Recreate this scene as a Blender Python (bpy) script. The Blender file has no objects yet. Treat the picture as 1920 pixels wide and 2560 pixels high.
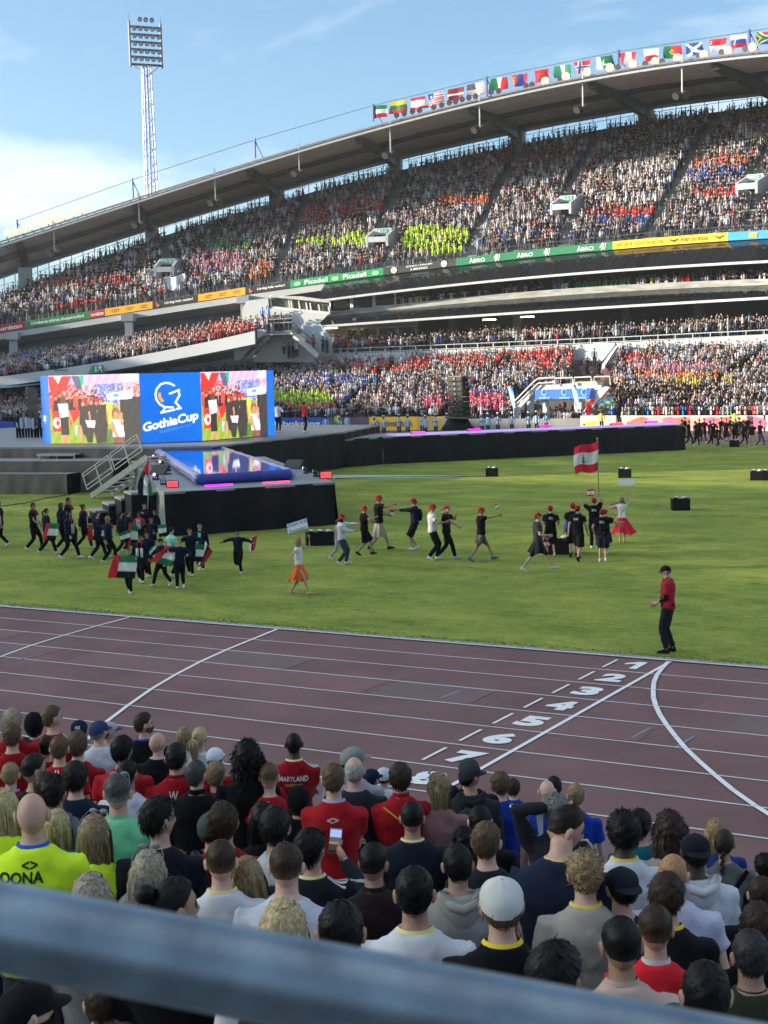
import bpy, math, random
import numpy as np
from mathutils import Vector, Matrix
from mathutils.bvhtree import BVHTree
rnd = random.Random(7); nr = np.random.RandomState(5)
D2 = bpy.data; SC = bpy.context.scene; COL = SC.collection
rad = math.radians
# ------------------------------------------------------------------ camera
FPX = 3687.0; CAM = np.array([9.26, -27.24, 5.87]); YAW, PIT, ROL = rad(-29.80), rad(5.67), rad(-1.38)
fw = np.array([math.sin(YAW)*math.cos(PIT), math.cos(YAW)*math.cos(PIT), -math.sin(PIT)])
_r = np.cross(fw, [0, 0, 1]); _r /= np.linalg.norm(_r); _u = np.cross(_r, fw)
CR = _r*math.cos(ROL)+_u*math.sin(ROL); CU = -_r*math.sin(ROL)+_u*math.cos(ROL)
cd = D2.cameras.new('camera'); cam = D2.objects.new('camera', cd); COL.objects.link(cam); SC.camera = cam
m = Matrix(((CR[0], CU[0], -fw[0], CAM[0]), (CR[1], CU[1], -fw[1], CAM[1]), (CR[2], CU[2], -fw[2], CAM[2]), (0, 0, 0, 1)))
cam.matrix_world = m
cd.sensor_fit = 'VERTICAL'; cd.sensor_height = 36; cd.sensor_width = 27; cd.lens = 36*FPX/2560
cd.clip_start = .05; cd.clip_end = 6000
cd.dof.use_dof = True; cd.dof.focus_distance = 26; cd.dof.aperture_fstop = 13.0
# ------------------------------------------------------------------ light
SUN_AZ, SUN_EL = 30.0, 10.5          # direction the light travels (from +x towards +y), elevation
w = D2.worlds.new('World'); SC.world = w; w.use_nodes = True
nt = w.node_tree; nt.nodes.clear(); N = nt.nodes.new; L = nt.links.new
out = N('ShaderNodeOutputWorld'); bg = N('ShaderNodeBackground'); sky = N('ShaderNodeTexSky'); sky.sky_type = 'NISHITA'
sky.sun_disc = False; sky.sun_elevation = rad(SUN_EL+8); sky.sun_rotation = math.atan2(-math.cos(rad(SUN_AZ)), -math.sin(rad(SUN_AZ)))
sky.air_density = .62; sky.dust_density = 2.5; sky.ozone_density = 4.5
tc = N('ShaderNodeTexCoord'); sx = N('ShaderNodeSeparateXYZ'); L(tc.outputs['Generated'], sx.inputs[0])
az = N('ShaderNodeMath'); az.operation = 'MAXIMUM'; L(sx.outputs['Z'], az.inputs[0]); az.inputs[1].default_value = 0
za = N('ShaderNodeMath'); za.operation = 'ADD'; L(az.outputs[0], za.inputs[0]); za.inputs[1].default_value = .16
dv_ = N('ShaderNodeVectorMath'); dv_.operation = 'DIVIDE'; cb = N('ShaderNodeCombineXYZ'); [L(za.outputs[0], cb.inputs[k_]) for k_ in range(3)]; L(tc.outputs['Generated'], dv_.inputs[0]); L(cb.outputs[0], dv_.inputs[1])
mp = N('ShaderNodeMapping'); mp.inputs['Scale'].default_value = (1, 1, 0); L(dv_.outputs[0], mp.inputs[0])
cn = N('ShaderNodeTexNoise'); cn.inputs['Scale'].default_value = .75; cn.inputs['Detail'].default_value = 10; cn.inputs['Roughness'].default_value = .58; cn.inputs['Distortion'].default_value = .3
CLOC = (3.37, 16.168, 0); mp.inputs['Location'].default_value = CLOC; L(mp.outputs[0], cn.inputs['Vector'])
cr = N('ShaderNodeMapRange'); cr.inputs['From Min'].default_value = .47; cr.inputs['From Max'].default_value = .78; cr.clamp = True
L(cn.outputs['Fac'], cr.inputs['Value']); ad = cr
hz = N('ShaderNodeMapRange'); hz.inputs['From Min'].default_value = .50; hz.inputs['From Max'].default_value = .0; hz.inputs['To Max'].default_value = .08; hz.clamp = True; L(sx.outputs['Z'], hz.inputs['Value'])
mx2 = N('ShaderNodeMixRGB'); mx2.inputs[2].default_value = (4.3, 5.7, 6.4, 1); L(hz.outputs[0], mx2.inputs[0])
bl = N('ShaderNodeMixRGB'); bl.blend_type = 'MULTIPLY'; bl.inputs[0].default_value = 1; bl.inputs[2].default_value = (1.19, 1.25, 1.01, 1)
L(sky.outputs[0], bl.inputs[1]); L(bl.outputs[0], mx2.inputs[1])
mx = N('ShaderNodeMixRGB'); mx.inputs[2].default_value = (5.6, 5.9, 5.8, 1); L(ad.outputs[0], mx.inputs[0]); L(mx2.outputs[0], mx.inputs[1])
L(mx.outputs[0], bg.inputs[0]); bg.inputs[1].default_value = .075; L(bg.outputs[0], out.inputs[0])
sd = D2.lights.new('sun', 'SUN'); sd.energy = 3.5; sd.angle = rad(.5); sd.color = (1, .88, .68)
so = D2.objects.new('sun', sd); COL.objects.link(so)
ldir = Vector((math.cos(rad(SUN_AZ))*math.cos(rad(SUN_EL)), math.sin(rad(SUN_AZ))*math.cos(rad(SUN_EL)), -math.sin(rad(SUN_EL))))
so.rotation_euler = ldir.to_track_quat('-Z', 'Y').to_euler(); so.location = (-60, -30, 80)
vs = SC.view_settings; vs.view_transform = 'Standard'; vs.look = 'None'; vs.gamma = 1; vs.exposure = 1.88; vs.use_curve_mapping = False
SC.cycles.max_bounces = 5; SC.cycles.diffuse_bounces = 3; SC.cycles.glossy_bounces = 3; SC.cycles.transparent_max_bounces = 6
# ------------------------------------------------------------------ survey helpers: photograph pixel -> place in the world
def ray(x, y): return fw+CR*(x-960)/FPX+CU*(1280-y)/FPX
def gp(x, y, z=0.0):
    d = ray(x, y); return CAM+d*((z-CAM[2])/d[2])
def dp(x, y, dist): return CAM+ray(x, y)*dist
def proj(X):
    d = np.asarray(X, float)-CAM; z = d@fw; return 960+FPX*(d@CR)/z, 1280-FPX*(d@CU)/z, z
ECX, ECY, EA, EB = -42.0, 36.0, 102.0, 54.0
def hory(x):
    d = fw+CR*(x-960)/FPX; return 1280+FPX*d[2]/CU[2]
def ell(x, o):
    d = ray(x, hory(x)); d = d/math.hypot(d[0], d[1]); A = EA+o; B = EB+o
    p = (CAM[0]-ECX)/A, (CAM[1]-ECY)/B; q = d[0]/A, d[1]/B
    qa = q[0]**2+q[1]**2; qb = 2*(p[0]*q[0]+p[1]*q[1]); qc = p[0]**2+p[1]**2-1
    t = (-qb+math.sqrt(qb*qb-4*qa*qc))/2/qa; X = CAM+d*t
    return t, math.atan2((X[1]-ECY)/B, (X[0]-ECX)/A)
def zat(x, y, o):
    t, th = ell(x, o); d = ray(x, y); return th, CAM[2]+d[2]/math.hypot(d[0], d[1])*t
def EP(th, o, z): return (ECX+(EA+o)*math.cos(th), ECY+(EB+o)*math.sin(th), z)
def sp(x, y, o):
    th, z = zat(x, y, o); return np.array(EP(th, o, z))
def feat(trace, o, deg=2, dz=0):
    P = [zat(x, y, o) for x, y in trace]; c = np.polyfit([p[0]-1.7 for p in P], [p[1] for p in P], deg)
    lo, hi = min(p[0] for p in P)-.02, max(p[0] for p in P)+.02
    def f(th):
        t = min(max(th, lo), hi); v = np.polyval(c, t-1.7); s = np.polyval(np.polyder(c), t-1.7)
        return float(v+s*(th-t)*.6+dz)
    return f
# ------------------------------------------------------------------ materials
def lin(h):
    if not isinstance(h, str): return tuple(h)
    v = [int(h[i:i+2], 16)/255 for i in (1, 3, 5)]
    return tuple((c/12.92 if c <= .04045 else ((c+.055)/1.055)**2.4) for c in v)
MC = {}
def M(name, col='#808080', rough=.7, metal=0., var=.12, scale=3., bump=0., bscale=40., emit=0., attr=None, spec=.5, stretch=None, sheen=0, trans=0):
    if name in MC: return MC[name]
    mt = D2.materials.new(name); mt.use_nodes = True; t = mt.node_tree; b = t.nodes['Principled BSDF']; n = t.nodes.new; l = t.links.new
    c = lin(col)+(1,)
    b.inputs['Roughness'].default_value = rough; b.inputs['Metallic'].default_value = metal; b.inputs['Specular IOR Level'].default_value = spec
    if sheen: b.inputs['Sheen Weight'].default_value = sheen
    if trans: b.inputs['Alpha'].default_value = 1-trans
    co = n('ShaderNodeTexCoord'); vec = co.outputs['Object']
    if stretch:
        mm = n('ShaderNodeMapping'); mm.inputs['Scale'].default_value = stretch; l(vec, mm.inputs[0]); vec = mm.outputs[0]
    src = None
    if attr:
        a = n('ShaderNodeAttribute'); a.attribute_name = attr; ml = n('ShaderNodeMixRGB'); ml.blend_type = 'MULTIPLY'; ml.inputs[0].default_value = 1
        ml.inputs[2].default_value = c; l(a.outputs['Color'], ml.inputs[1]); src = ml.outputs[0]
    if var:
        nz = n('ShaderNodeTexNoise'); nz.inputs['Scale'].default_value = scale; nz.inputs['Detail'].default_value = 5; l(vec, nz.inputs['Vector'])
        mr = n('ShaderNodeMapRange'); mr.inputs['From Min'].default_value = .3; mr.inputs['From Max'].default_value = .7
        mr.inputs['To Min'].default_value = 1-var; mr.inputs['To Max'].default_value = 1+var; l(nz.outputs['Fac'], mr.inputs['Value'])
        vm = n('ShaderNodeVectorMath'); vm.operation = 'SCALE'
        if src: l(src, vm.inputs[0])
        else: vm.inputs[0].default_value = c[:3]
        l(mr.outputs[0], vm.inputs['Scale']); src = vm.outputs[0]
    if src: l(src, b.inputs['Base Color'])
    else: b.inputs['Base Color'].default_value = c
    if emit:
        b.inputs['Emission Strength'].default_value = emit*(.36 if emit < 8 else .6)
        if src: l(src, b.inputs['Emission Color'])
        else: b.inputs['Emission Color'].default_value = c
        if emit < 8: b.inputs['Base Color'].default_value = (.01, .01, .01, 1); [t.links.remove(k) for k in list(b.inputs['Base Color'].links)]
    if bump:
        bz = n('ShaderNodeTexNoise'); bz.inputs['Scale'].default_value = bscale; bz.inputs['Detail'].default_value = 6; l(vec, bz.inputs['Vector'])
        bp = n('ShaderNodeBump'); bp.inputs['Strength'].default_value = min(1, bump*4); bp.inputs['Distance'].default_value = bump; l(bz.outputs['Fac'], bp.inputs['Height']); l(bp.outputs[0], b.inputs['Normal'])
    MC[name] = mt; return mt
# ------------------------------------------------------------------ mesh helpers
class MB:
    def __init__(s): s.v = []; s.f = []; s.m = []; s.c = []
    def add(s, vs, fs, mi=0, col=None):
        k = len(s.v); s.v += [tuple(p) for p in vs]; s.f += [tuple(i+k for i in f) for f in fs]; s.m += [mi]*len(fs)
        s.c += [col or (1, 1, 1)]*len(vs) if not (isinstance(col, list)) else col
        return s
    def box(s, c, d, rz=0, mi=0, ax=None, col=None):
        hx, hy, hz = d[0]/2, d[1]/2, d[2]/2; P = []
        if ax is None:
            cs, sn = math.cos(rz), math.sin(rz); ax = ((cs, sn, 0), (-sn, cs, 0), (0, 0, 1))
        for i in (-1, 1):
            for j in (-1, 1):
                for k in (-1, 1): P.append(tuple(c[q]+ax[0][q]*i*hx+ax[1][q]*j*hy+ax[2][q]*k*hz for q in range(3)))
        return s.add(P, [(0, 1, 3, 2), (4, 6, 7, 5), (0, 4, 5, 1), (2, 3, 7, 6), (0, 2, 6, 4), (1, 5, 7, 3)], mi, col)
    def beam(s, a, b, w, h, mi=0, up=(0, 0, 1), col=None):
        a = Vector(a); b = Vector(b); x = (b-a); ln = x.length; x.normalize(); y = Vector(up).cross(x)
        if y.length < 1e-4: y = Vector((0, 1, 0)).cross(x)
        y.normalize(); z = x.cross(y); return s.box((a+b)/2, (ln, w, h), mi=mi, ax=(x, y, z), col=col)
    def tube(s, pts, rr, n=8, mi=0, col=None, cap=True, flat=None):
        pts = [Vector(p) for p in pts]; k = len(pts); rr = rr if hasattr(rr, '__len__') else [rr]*k; V = []; F = []
        ref = None
        for i, p in enumerate(pts):
            t = (pts[min(i+1, k-1)]-pts[max(i-1, 0)]).normalized()
            if ref is None: ref = Vector((0, 0, 1)) if abs(t.z) < .9 else Vector((1, 0, 0))
            a = (ref-t*ref.dot(t)).normalized(); b = t.cross(a); ref = a
            r = rr[i]; ra, rb = (r if hasattr(r, '__len__') else (r, r))
            for j in range(n):
                q = 2*math.pi*j/n; V.append(p+a*math.cos(q)*ra+b*math.sin(q)*rb)
        for i in range(k-1):
            for j in range(n): F.append((i*n+j, i*n+(j+1) % n, (i+1)*n+(j+1) % n, (i+1)*n+j))
        if cap: F.append(tuple(range(n))[::-1]); F.append(tuple((k-1)*n+j for j in range(n)))
        return s.add(V, F, mi, col)
    def loft(s, secs, n=16, mi=0, col=None):   # secs: (cx,cy,cz,rx,ry)
        V = []; F = []; k = len(secs)
        for cx, cy, cz, rx, ry in secs:
            for j in range(n):
                q = 2*math.pi*j/n; V.append((cx+rx*math.cos(q), cy+ry*math.sin(q), cz))
        for i in range(k-1):
            for j in range(n): F.append((i*n+j, i*n+(j+1) % n, (i+1)*n+(j+1) % n, (i+1)*n+j))
        F.append(tuple(range(n))[::-1]); F.append(tuple((k-1)*n+j for j in range(n)))
        return s.add(V, F, mi, col)
    def ball(s, c, r, n=10, k=7, mi=0, col=None):
        r = r if hasattr(r, '__len__') else (r, r, r); V = [(c[0], c[1], c[2]-r[2])]; F = []
        for i in range(1, k):
            a = -math.pi/2+math.pi*i/k
            for j in range(n):
                q = 2*math.pi*j/n; V.append((c[0]+r[0]*math.cos(a)*math.cos(q), c[1]+r[1]*math.cos(a)*math.sin(q), c[2]+r[2]*math.sin(a)))
        V.append((c[0], c[1], c[2]+r[2])); e = len(V)-1
        for j in range(n):
            F.append((0, 1+(j+1) % n, 1+j)); F.append((e, e-n+j, e-n+(j+1) % n))
        for i in range(k-2):
            for j in range(n): a = 1+i*n; F.append((a+j, a+(j+1) % n, a+n+(j+1) % n, a+n+j))
        return s.add(V, F, mi, col)
    def quad(s, a, b, c, d, mi=0, col=None): return s.add([a, b, c, d], [(0, 1, 2, 3)], mi, col)
    def poly(s, P, mi=0): return s.add(P, [tuple(range(len(P)))], mi)
    def prism(s, P, d, mi=0):   # polygon P extruded by vector d
        n = len(P); V = [tuple(p) for p in P]+[tuple(p[i]+d[i] for i in range(3)) for p in P]
        return s.add(V, [tuple(range(n))[::-1], tuple(range(n, 2*n))]+[(i, (i+1) % n, n+(i+1) % n, n+i) for i in range(n)], mi)
    def grid(s, fn, nu, nv, mi=0, two=0, colf=None):
        V = [fn(i/nu, j/nv) for i in range(nu+1) for j in range(nv+1)]
        F = [(i*(nv+1)+j, (i+1)*(nv+1)+j, (i+1)*(nv+1)+j+1, i*(nv+1)+j+1) for i in range(nu) for j in range(nv)]
        return s.add(V, F, mi, [colf(i/nu, j/nv) for i in range(nu+1) for j in range(nv+1)] if colf else None)
    def mesh(s, name, smooth=False, attr=False):
        me = D2.meshes.new(name); me.from_pydata(s.v, [], s.f); me.polygons.foreach_set('material_index', s.m)
        if smooth: me.polygons.foreach_set('use_smooth', [True]*len(s.f))
        if attr:
            a = me.color_attributes.new('tint', 'FLOAT_COLOR', 'POINT'); a.data.foreach_set('color', [x for c in s.c for x in (c[0], c[1], c[2], 1)])
        me.update(); return me
def link(name, data, parent=None, kind=None): 
    o = D2.objects.new(name, data); COL.objects.link(o)
    if parent: o.parent = parent
    if kind: o['kind'] = kind
    return o
def tag(o, label=None, cat=None, group=None, kind=None):
    if label: o['label'] = label
    if cat: o['category'] = cat
    if group: o['group'] = group
    if kind: o['kind'] = kind
    return o
def obj(name, mb, mats, parent=None, kind=None, smooth=False, attr=False, label=None, cat=None, group=None):
    me = mb.mesh(name, smooth, attr) if isinstance(mb, MB) else mb
    mats = mats if isinstance(mats, (list, tuple)) else [mats]
    if not me.materials: 
        for q in mats: me.materials.append(q)
    return tag(link(name, me, parent, kind), label, cat, group)
def omats(o, mats):    # shared mesh, materials per object
    for i, q in enumerate(mats):
        o.material_slots[i].link = 'OBJECT'; o.material_slots[i].material = q
def empty(name, loc=(0, 0, 0), rz=0, label=None, cat=None, group=None, scale=1):
    o = link(name, None); o.location = loc; o.rotation_euler = (0, 0, rz); o.scale = (scale,)*3; o.empty_display_size = .2
    return tag(o, label, cat, group)
TXT = []
def text(s, mapf, mat, parent, width=None, height=1., name='lettering', bold=0., sub=0, spacing=1., attach=None):
    """words laid flat in (u,v), centred; mapf turns (u,v,k) into a place; k=1 is the front face"""
    cu = D2.curves.new(name, 'FONT'); cu.body = s; cu.size = 1; cu.align_x = 'LEFT'; cu.offset = bold; cu.space_character = spacing; cu.resolution_u = 3
    o = link(name, cu); TXT.append((o, s, mapf, mat, parent, width, height, sub)); return o
def flush_text():
    bpy.context.view_layer.update(); dg = bpy.context.evaluated_depsgraph_get()
    for o, s, mapf, mat, parent, width, height, sub in TXT:
        me = D2.meshes.new_from_object(o.evaluated_get(dg)); v = np.empty(len(me.vertices)*3); me.vertices.foreach_get('co', v); v = v.reshape(-1, 3)
        if len(v) == 0: continue
        lo, hi = v.min(0), v.max(0); sy = height/max(hi[1]-lo[1], 1e-3); sxx = width/max(hi[0]-lo[0], 1e-3) if width else sy
        c = (lo+hi)/2; P = [mapf((p[0]-c[0])*sxx, (p[1]-c[1])*sy) for p in v]
        me.vertices.foreach_set('co', np.array(P, float).ravel()); me.materials.clear(); me.materials.append(mat); me.update()
        nm = o.name.split('.')[0]; D2.objects.remove(o); n2 = link(nm, me, parent)
        if parent: n2.matrix_parent_inverse = Matrix.Identity(4)
    TXT.clear()
def flat_map(c, ux, uy, off=None):
    c = Vector(c); ux = Vector(ux).normalized(); uy = Vector(uy).normalized()
    return lambda u, v: tuple(c+ux*u+uy*v)
# ------------------------------------------------------------------ ground, pitch and track
def ringpts(off, seg=40):     # closed line at distance off outside the inner kerb of the running track
    R = 36.5+off; P = []
    for i in range(seg+1): a = -math.pi/2+math.pi*i/seg; P.append((12+R*math.cos(a)*1.0, 36.5+R*math.sin(a)))
    for i in range(seg+1): a = math.pi/2+math.pi*i/seg; P.append((-96+R*math.cos(a), 36.5+R*math.sin(a)))
    return P
def ring(mb, o1, o2, z, mi=0, col=None):
    A, B = ringpts(o1), ringpts(o2); n = len(A)
    mb.add([(x, y, z) for x, y in A]+[(x, y, z) for x, y in B], [(i, (i+1) % n, n+(i+1) % n, n+i) for i in range(n)], mi)
def grass_mat():
    mt = D2.materials.new('grass'); mt.use_nodes = True; t = mt.node_tree; b = t.nodes['Principled BSDF']; n = t.nodes.new; l = t.links.new
    co = n('ShaderNodeTexCoord'); b.inputs['Roughness'].default_value = .85; b.inputs['Specular IOR Level'].default_value = .03
    def noise(sc, st=None, det=5):
        z = n('ShaderNodeTexNoise'); z.inputs['Scale'].default_value = sc; z.inputs['Detail'].default_value = det; z.inputs['Roughness'].default_value = .65
        if st: m_ = n('ShaderNodeMapping'); m_.inputs['Scale'].default_value = st; l(co.outputs['Object'], m_.inputs[0]); l(m_.outputs[0], z.inputs['Vector'])
        else: l(co.outputs['Object'], z.inputs['Vector'])
        return z.outputs['Fac']
    r1 = n('ShaderNodeValToRGB'); e = r1.color_ramp.elements
    e[0].position = .30; e[0].color = (.105, .150, .034, 1); e[1].position = .72; e[1].color = (.345, .355, .080, 1)
    e.new(.5).color = (.215, .264, .054, 1)
    a = noise(.35, (1, 1.6, 1), 6); c = noise(9, (1, 1, 1), 6); d = noise(2.2, (1, 2.2, 1), 5)
    m1 = n('ShaderNodeMath'); m1.operation = 'MULTIPLY_ADD'; l(c, m1.inputs[0]); m1.inputs[1].default_value = .45
    m0 = n('ShaderNodeMath'); m0.operation = 'MULTIPLY'; l(a, m0.inputs[0]); m0.inputs[1].default_value = .85; l(m0.outputs[0], m1.inputs[2])
    m2 = n('ShaderNodeMath'); m2.operation = 'MULTIPLY_ADD'; l(d, m2.inputs[0]); m2.inputs[1].default_value = .5; l(m1.outputs[0], m2.inputs[2])
    m3 = n('ShaderNodeMath'); m3.operation = 'SUBTRACT'; l(m2.outputs[0], m3.inputs[0]); m3.inputs[1].default_value = .40
    l(m3.outputs[0], r1.inputs[0]); l(r1.outputs[0], b.inputs['Base Color'])
    bz = noise(30, None, 8); bp = n('ShaderNodeBump'); bp.inputs['Strength'].default_value = .5; bp.inputs['Distance'].default_value = .012; l(bz, bp.inputs['Height'])
    b2 = n('ShaderNodeBump'); b2.inputs['Strength'].default_value = .4; b2.inputs['Distance'].default_value = .03; l(noise(3), b2.inputs['Height']); l(bp.outputs[0], b2.inputs['Normal']); l(b2.outputs[0], b.inputs['Normal'])
    return mt
GRASS = grass_mat()
mb = MB(); mb.quad((-3000, -3000, -.3), (3000, -3000, -.3), (3000, 3000, -.3), (-3000, 3000, -.3))
obj('ground', mb, M('far_ground', (.09, .095, .09), .95), kind='structure')
mb = MB(); mb.poly([EP(2*math.pi*i/72, 3, -.02) for i in range(72)])
obj('apron_ground', mb, M('apron', (.085, .06, .062), .9, var=.1, bump=.004), kind='structure')
mb = MB(); P = ringpts(-.35, 60); nx = len(P)
mb.poly([(x, y, .004) for x, y in P]); obj('pitch_grass', mb, GRASS, kind='structure')
# rough uneven edge of the turf along the kerb, as real tufts
mb = MB(); 
for i in range(9000):
    x = rnd.uniform(-30, 12); y = .22+abs(rnd.gauss(0, .22)); h = rnd.uniform(.012, .035); a = rnd.uniform(0, 6.28); s_ = rnd.uniform(.012, .03)
    mb.add([(x-s_*math.cos(a), y-s_*math.sin(a), .004), (x+s_*math.cos(a), y+s_*math.sin(a), .004), (x+rnd.gauss(0, .02), y+rnd.gauss(0, .02), h)], [(0, 1, 2)])
obj('turf_edge', mb, GRASS, kind='stuff')
TRK = M('running_track', (.170, .086, .084), .82, var=.17, scale=.5, bump=.004, bscale=160, spec=.35)
mb = MB(); ring(mb, -.02, 10.3, .004); obj('running_track', mb, TRK, kind='structure')
mb = MB(); mb.grid(lambda u, v: (-96+108*u, -10.3-3.9*v, .004), 4, 2); obj('outer_path', mb, M('outer_path', (.15, .088, .09), .85, var=.15, scale=.5), kind='structure')
mb = MB()
for x0, x1, n0, n1 in ((-16.6, -12.2, 3, 4), (-11.3, -4.2, 3, 4), (-22, -14.3, 2, 3), (1.6, 14, 2, 3), (-1, 1.5, 4.05, 4.95)):
    if n0 < 3.02: mb.box(((x0+x1)/2, -1.22*(n0+n1)/2, .0085), (x1-x0, 1.22*(n1-n0)-.05, .001))
    else: mb.box(((x0+x1)/2, -1.22*(n0+n1)/2, .0085), (x1-x0, 1.22*(n1-n0)-.05, .001))
mb.box((-14.2, -4.3, .0105), (2.4, 1.15, .001), mi=1); mb.box((-3.0, -4.27, .0105), (2.0, 1.17, .001), mi=1); mb.box((-7.7, -3.05, .0105), (2.2, 1.17, .001), mi=1)
mb.box((6, -4.27, .0105), (7, 1.15, .001), mi=1)
obj('track_repair_patches', mb, [M('red_patch', (.185, .090, .088), .85, var=.1, scale=.6), M('grey_patch', (.158, .098, .100), .85, var=.1, scale=.6)], kind='structure')
WHT = M('white_line_paint', (.62, .62, .64), .6, var=.09, scale=4); 
mb = MB(); ring(mb, -.36, -.02, .0125, 1); ring(mb, -.07, .0, .03); 
for n in range(1, 9): ring(mb, 1.22*n-.022, 1.22*n+.022, .013)
obj('lane_lines', mb, [WHT, M('kerb_strip', (.3, .29, .29), .8, var=.3, scale=3)], kind='structure')
WH2 = M('fresh_white_line', (.8, .8, .8), .55, var=.04)
def flatline(mb, pts, wd, z):
    for a, b in zip(pts[:-1], pts[1:]):
        a = Vector(a); b = Vector(b); d = (b-a).normalized(); nn = Vector((-d.y, d.x))*wd/2; e = d*wd*.12
        mb.quad((*(a-e+nn), z), (*(a-e-nn), z), (*(b+e-nn), z), (*(b+e+nn), z))
mb = MB(); flatline(mb, [(0, -.04), (0, -9.74)], .075, .018)
cv = [(-.02, -.09), (.07, -.7), (.18, -1.3), (.33, -1.9), (.53, -2.51), (.74, -3.1), (.99, -3.69), (1.28, -4.3), (1.6, -4.9), (1.94, -5.5), (2.31, -6.13), (2.7, -6.72), (3.13, -7.34), (3.57, -7.95), (4.04, -8.53), (5.0, -9.6)]
flatline(mb, cv, .085, .022)
flatline(mb, [(-9.2, 0), (-9.02, -1.22), (-8.84, -2.42), (-8.6, -3.64), (-8.28, -4.88), (-7.9, -6.1), (-7.45, -7.3), (-6.95, -8.54), (-6.4, -9.7)], .075, .018)
flatline(mb, [(-13.44, 0), (-13.4, -1.22), (-13.29, -2.46), (-13.13, -3.68), (-12.84, -4.9), (-12.5, -6.1), (-12.1, -7.3)], .06, .018)
for n in range(8): flatline(mb, [(-1, -1.22*n-.26), (-1, -1.22*n-1.02)], .055, .018)
obj('start_lines', mb, WH2, kind='structure')
mb = MB()
for x, n in ((-16.7, 6.2), (-17.2, 6.9), (-10, 2.5), (-12.2, 3.5), (1.4, 4.2), (2.2, 4.4), (-2.6, 3.2)): flatline(mb, [(x, -1.22*n), (x-.05, -1.22*n-.7)], .05, .013)
obj('faded_blue_marks', mb, M('blue_mark', (.2, .22, .33), .7), kind='structure')
q = MB(); c1 = (-.485, -.63)
for P in (((-.02, -.34), (.13, -.34), (.13, .34), (-.02, .34)), ((-.02, .34), (-.24, .14), (-.24, -.0), (-.02, .13))): q.poly([(c1[0]+x, c1[1]+y, .018) for x, y in P])
obj('lane_number', q, WH2, kind='structure')
for n in range(1, 8):
    c = Vector((-.485, -1.22*n-.63)); text(str(n+1), (lambda c: (lambda u, v: (c.x+u, c.y+v, .018)))(c), WH2, None, width=(.48 if n else .40), height=.68, name='lane_number', bold=.06 if n else .025)
# ------------------------------------------------------------------ unseen rest of the bowl, rim heights shaped to shade the pitch
HK = [(150, 22), (178, 26), (192, 28), (200, 29), (208, 30.5), (219.8, 31.5), (220.8, 21.5), (226, 24.3), (230, 25.4), (235, 27), (241, 26.5), (250, 26), (262, 24.5), (269, 16), (275, 14), (300, 15), (330, 15), (345, 15)]  # rim heights shaped for their shadow; the notch leaves a sunlit strip of grass
def HB(t):
    d = math.degrees(t) % 360
    for (a, b), (c, e) in zip(HK[:-1], HK[1:]):
        if a <= d <= c: return b+(e-b)*(d-a)/(c-a)
    return 22
mb = MB()
def strip0(mb, prof, a, b, n, mi=0):
    TT = [a+(b-a)*i/n for i in range(n+1)]; m_ = len(prof); V = [EP(t, o, z(t) if callable(z) else z) for t in TT for o, z in prof]
    mb.add(V, [(i*m_+j, (i+1)*m_+j, (i+1)*m_+j+1, i*m_+j+1) for i in range(n) for j in range(m_-1)], mi)
strip0(mb, [(2, -.3), (2, 1.2), (28, 9), (28, 13), (30, 13), (49, lambda t: max(14, HB(t)-5)), (50, lambda t: HB(t)-2), (50, -.3)], rad(150), rad(236), 120)
strip0(mb, [(24, 6), (30, 8), (49, lambda t: max(11, HB(t)-5)), (50, lambda t: HB(t)-2), (50, -.3)], rad(236), rad(345), 120)
nb = obj('near_grandstand', mb, M('near_stand_concrete', (.4, .4, .42), .8, var=.1), None, label='rest of the stadium bowl behind and left of the photographer', cat='grandstand')
mb = MB(); strip0(mb, [(31, lambda t: HB(t)-1.5), (31, lambda t: HB(t)-.5), (52, HB), (52, lambda t: HB(t)-1.2), (31, lambda t: HB(t)-1.5)], rad(150), rad(244), 240); obj('roof', mb, M('near_roof', (.3, .3, .3), .7), nb)  # unseen roof on the same shade-shaping rim heights
# ------------------------------------------------------------------ far grandstand
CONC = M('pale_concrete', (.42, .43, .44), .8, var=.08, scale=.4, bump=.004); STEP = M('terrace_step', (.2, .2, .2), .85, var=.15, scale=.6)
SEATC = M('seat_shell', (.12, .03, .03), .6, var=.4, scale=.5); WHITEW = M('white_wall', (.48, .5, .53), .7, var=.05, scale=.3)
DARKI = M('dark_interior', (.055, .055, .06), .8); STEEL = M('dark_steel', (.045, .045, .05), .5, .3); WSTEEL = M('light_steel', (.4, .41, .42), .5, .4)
BLUEW = M('pale_blue_wall', (.36, .41, .47), .7, var=.05, scale=.3)
T0, T1 = rad(58), rad(150); NT = 92
def ths(n=NT, a=T0, b=T1): return [a+(b-a)*i/n for i in range(n+1)]
def K(f): return f if callable(f) else (lambda t, f=f: f)
def strip(mb, prof, a=T0, b=T1, n=NT, mi=0):   # prof: list of (o,z), callables or numbers
    pr = [(K(o), K(z)) for o, z in prof]; TT = ths(n, a, b); V = []; m = len(pr)
    for t in TT:
        for o, z in pr: V.append(EP(t, o(t), z(t)))
    mb.add(V, [(i*m+j, (i+1)*m+j, (i+1)*m+j+1, i*m+j+1) for i in range(n) for j in range(m-1)], mi); return mb
def PT(th_px, o): return ell(th_px, o)[1]
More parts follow.
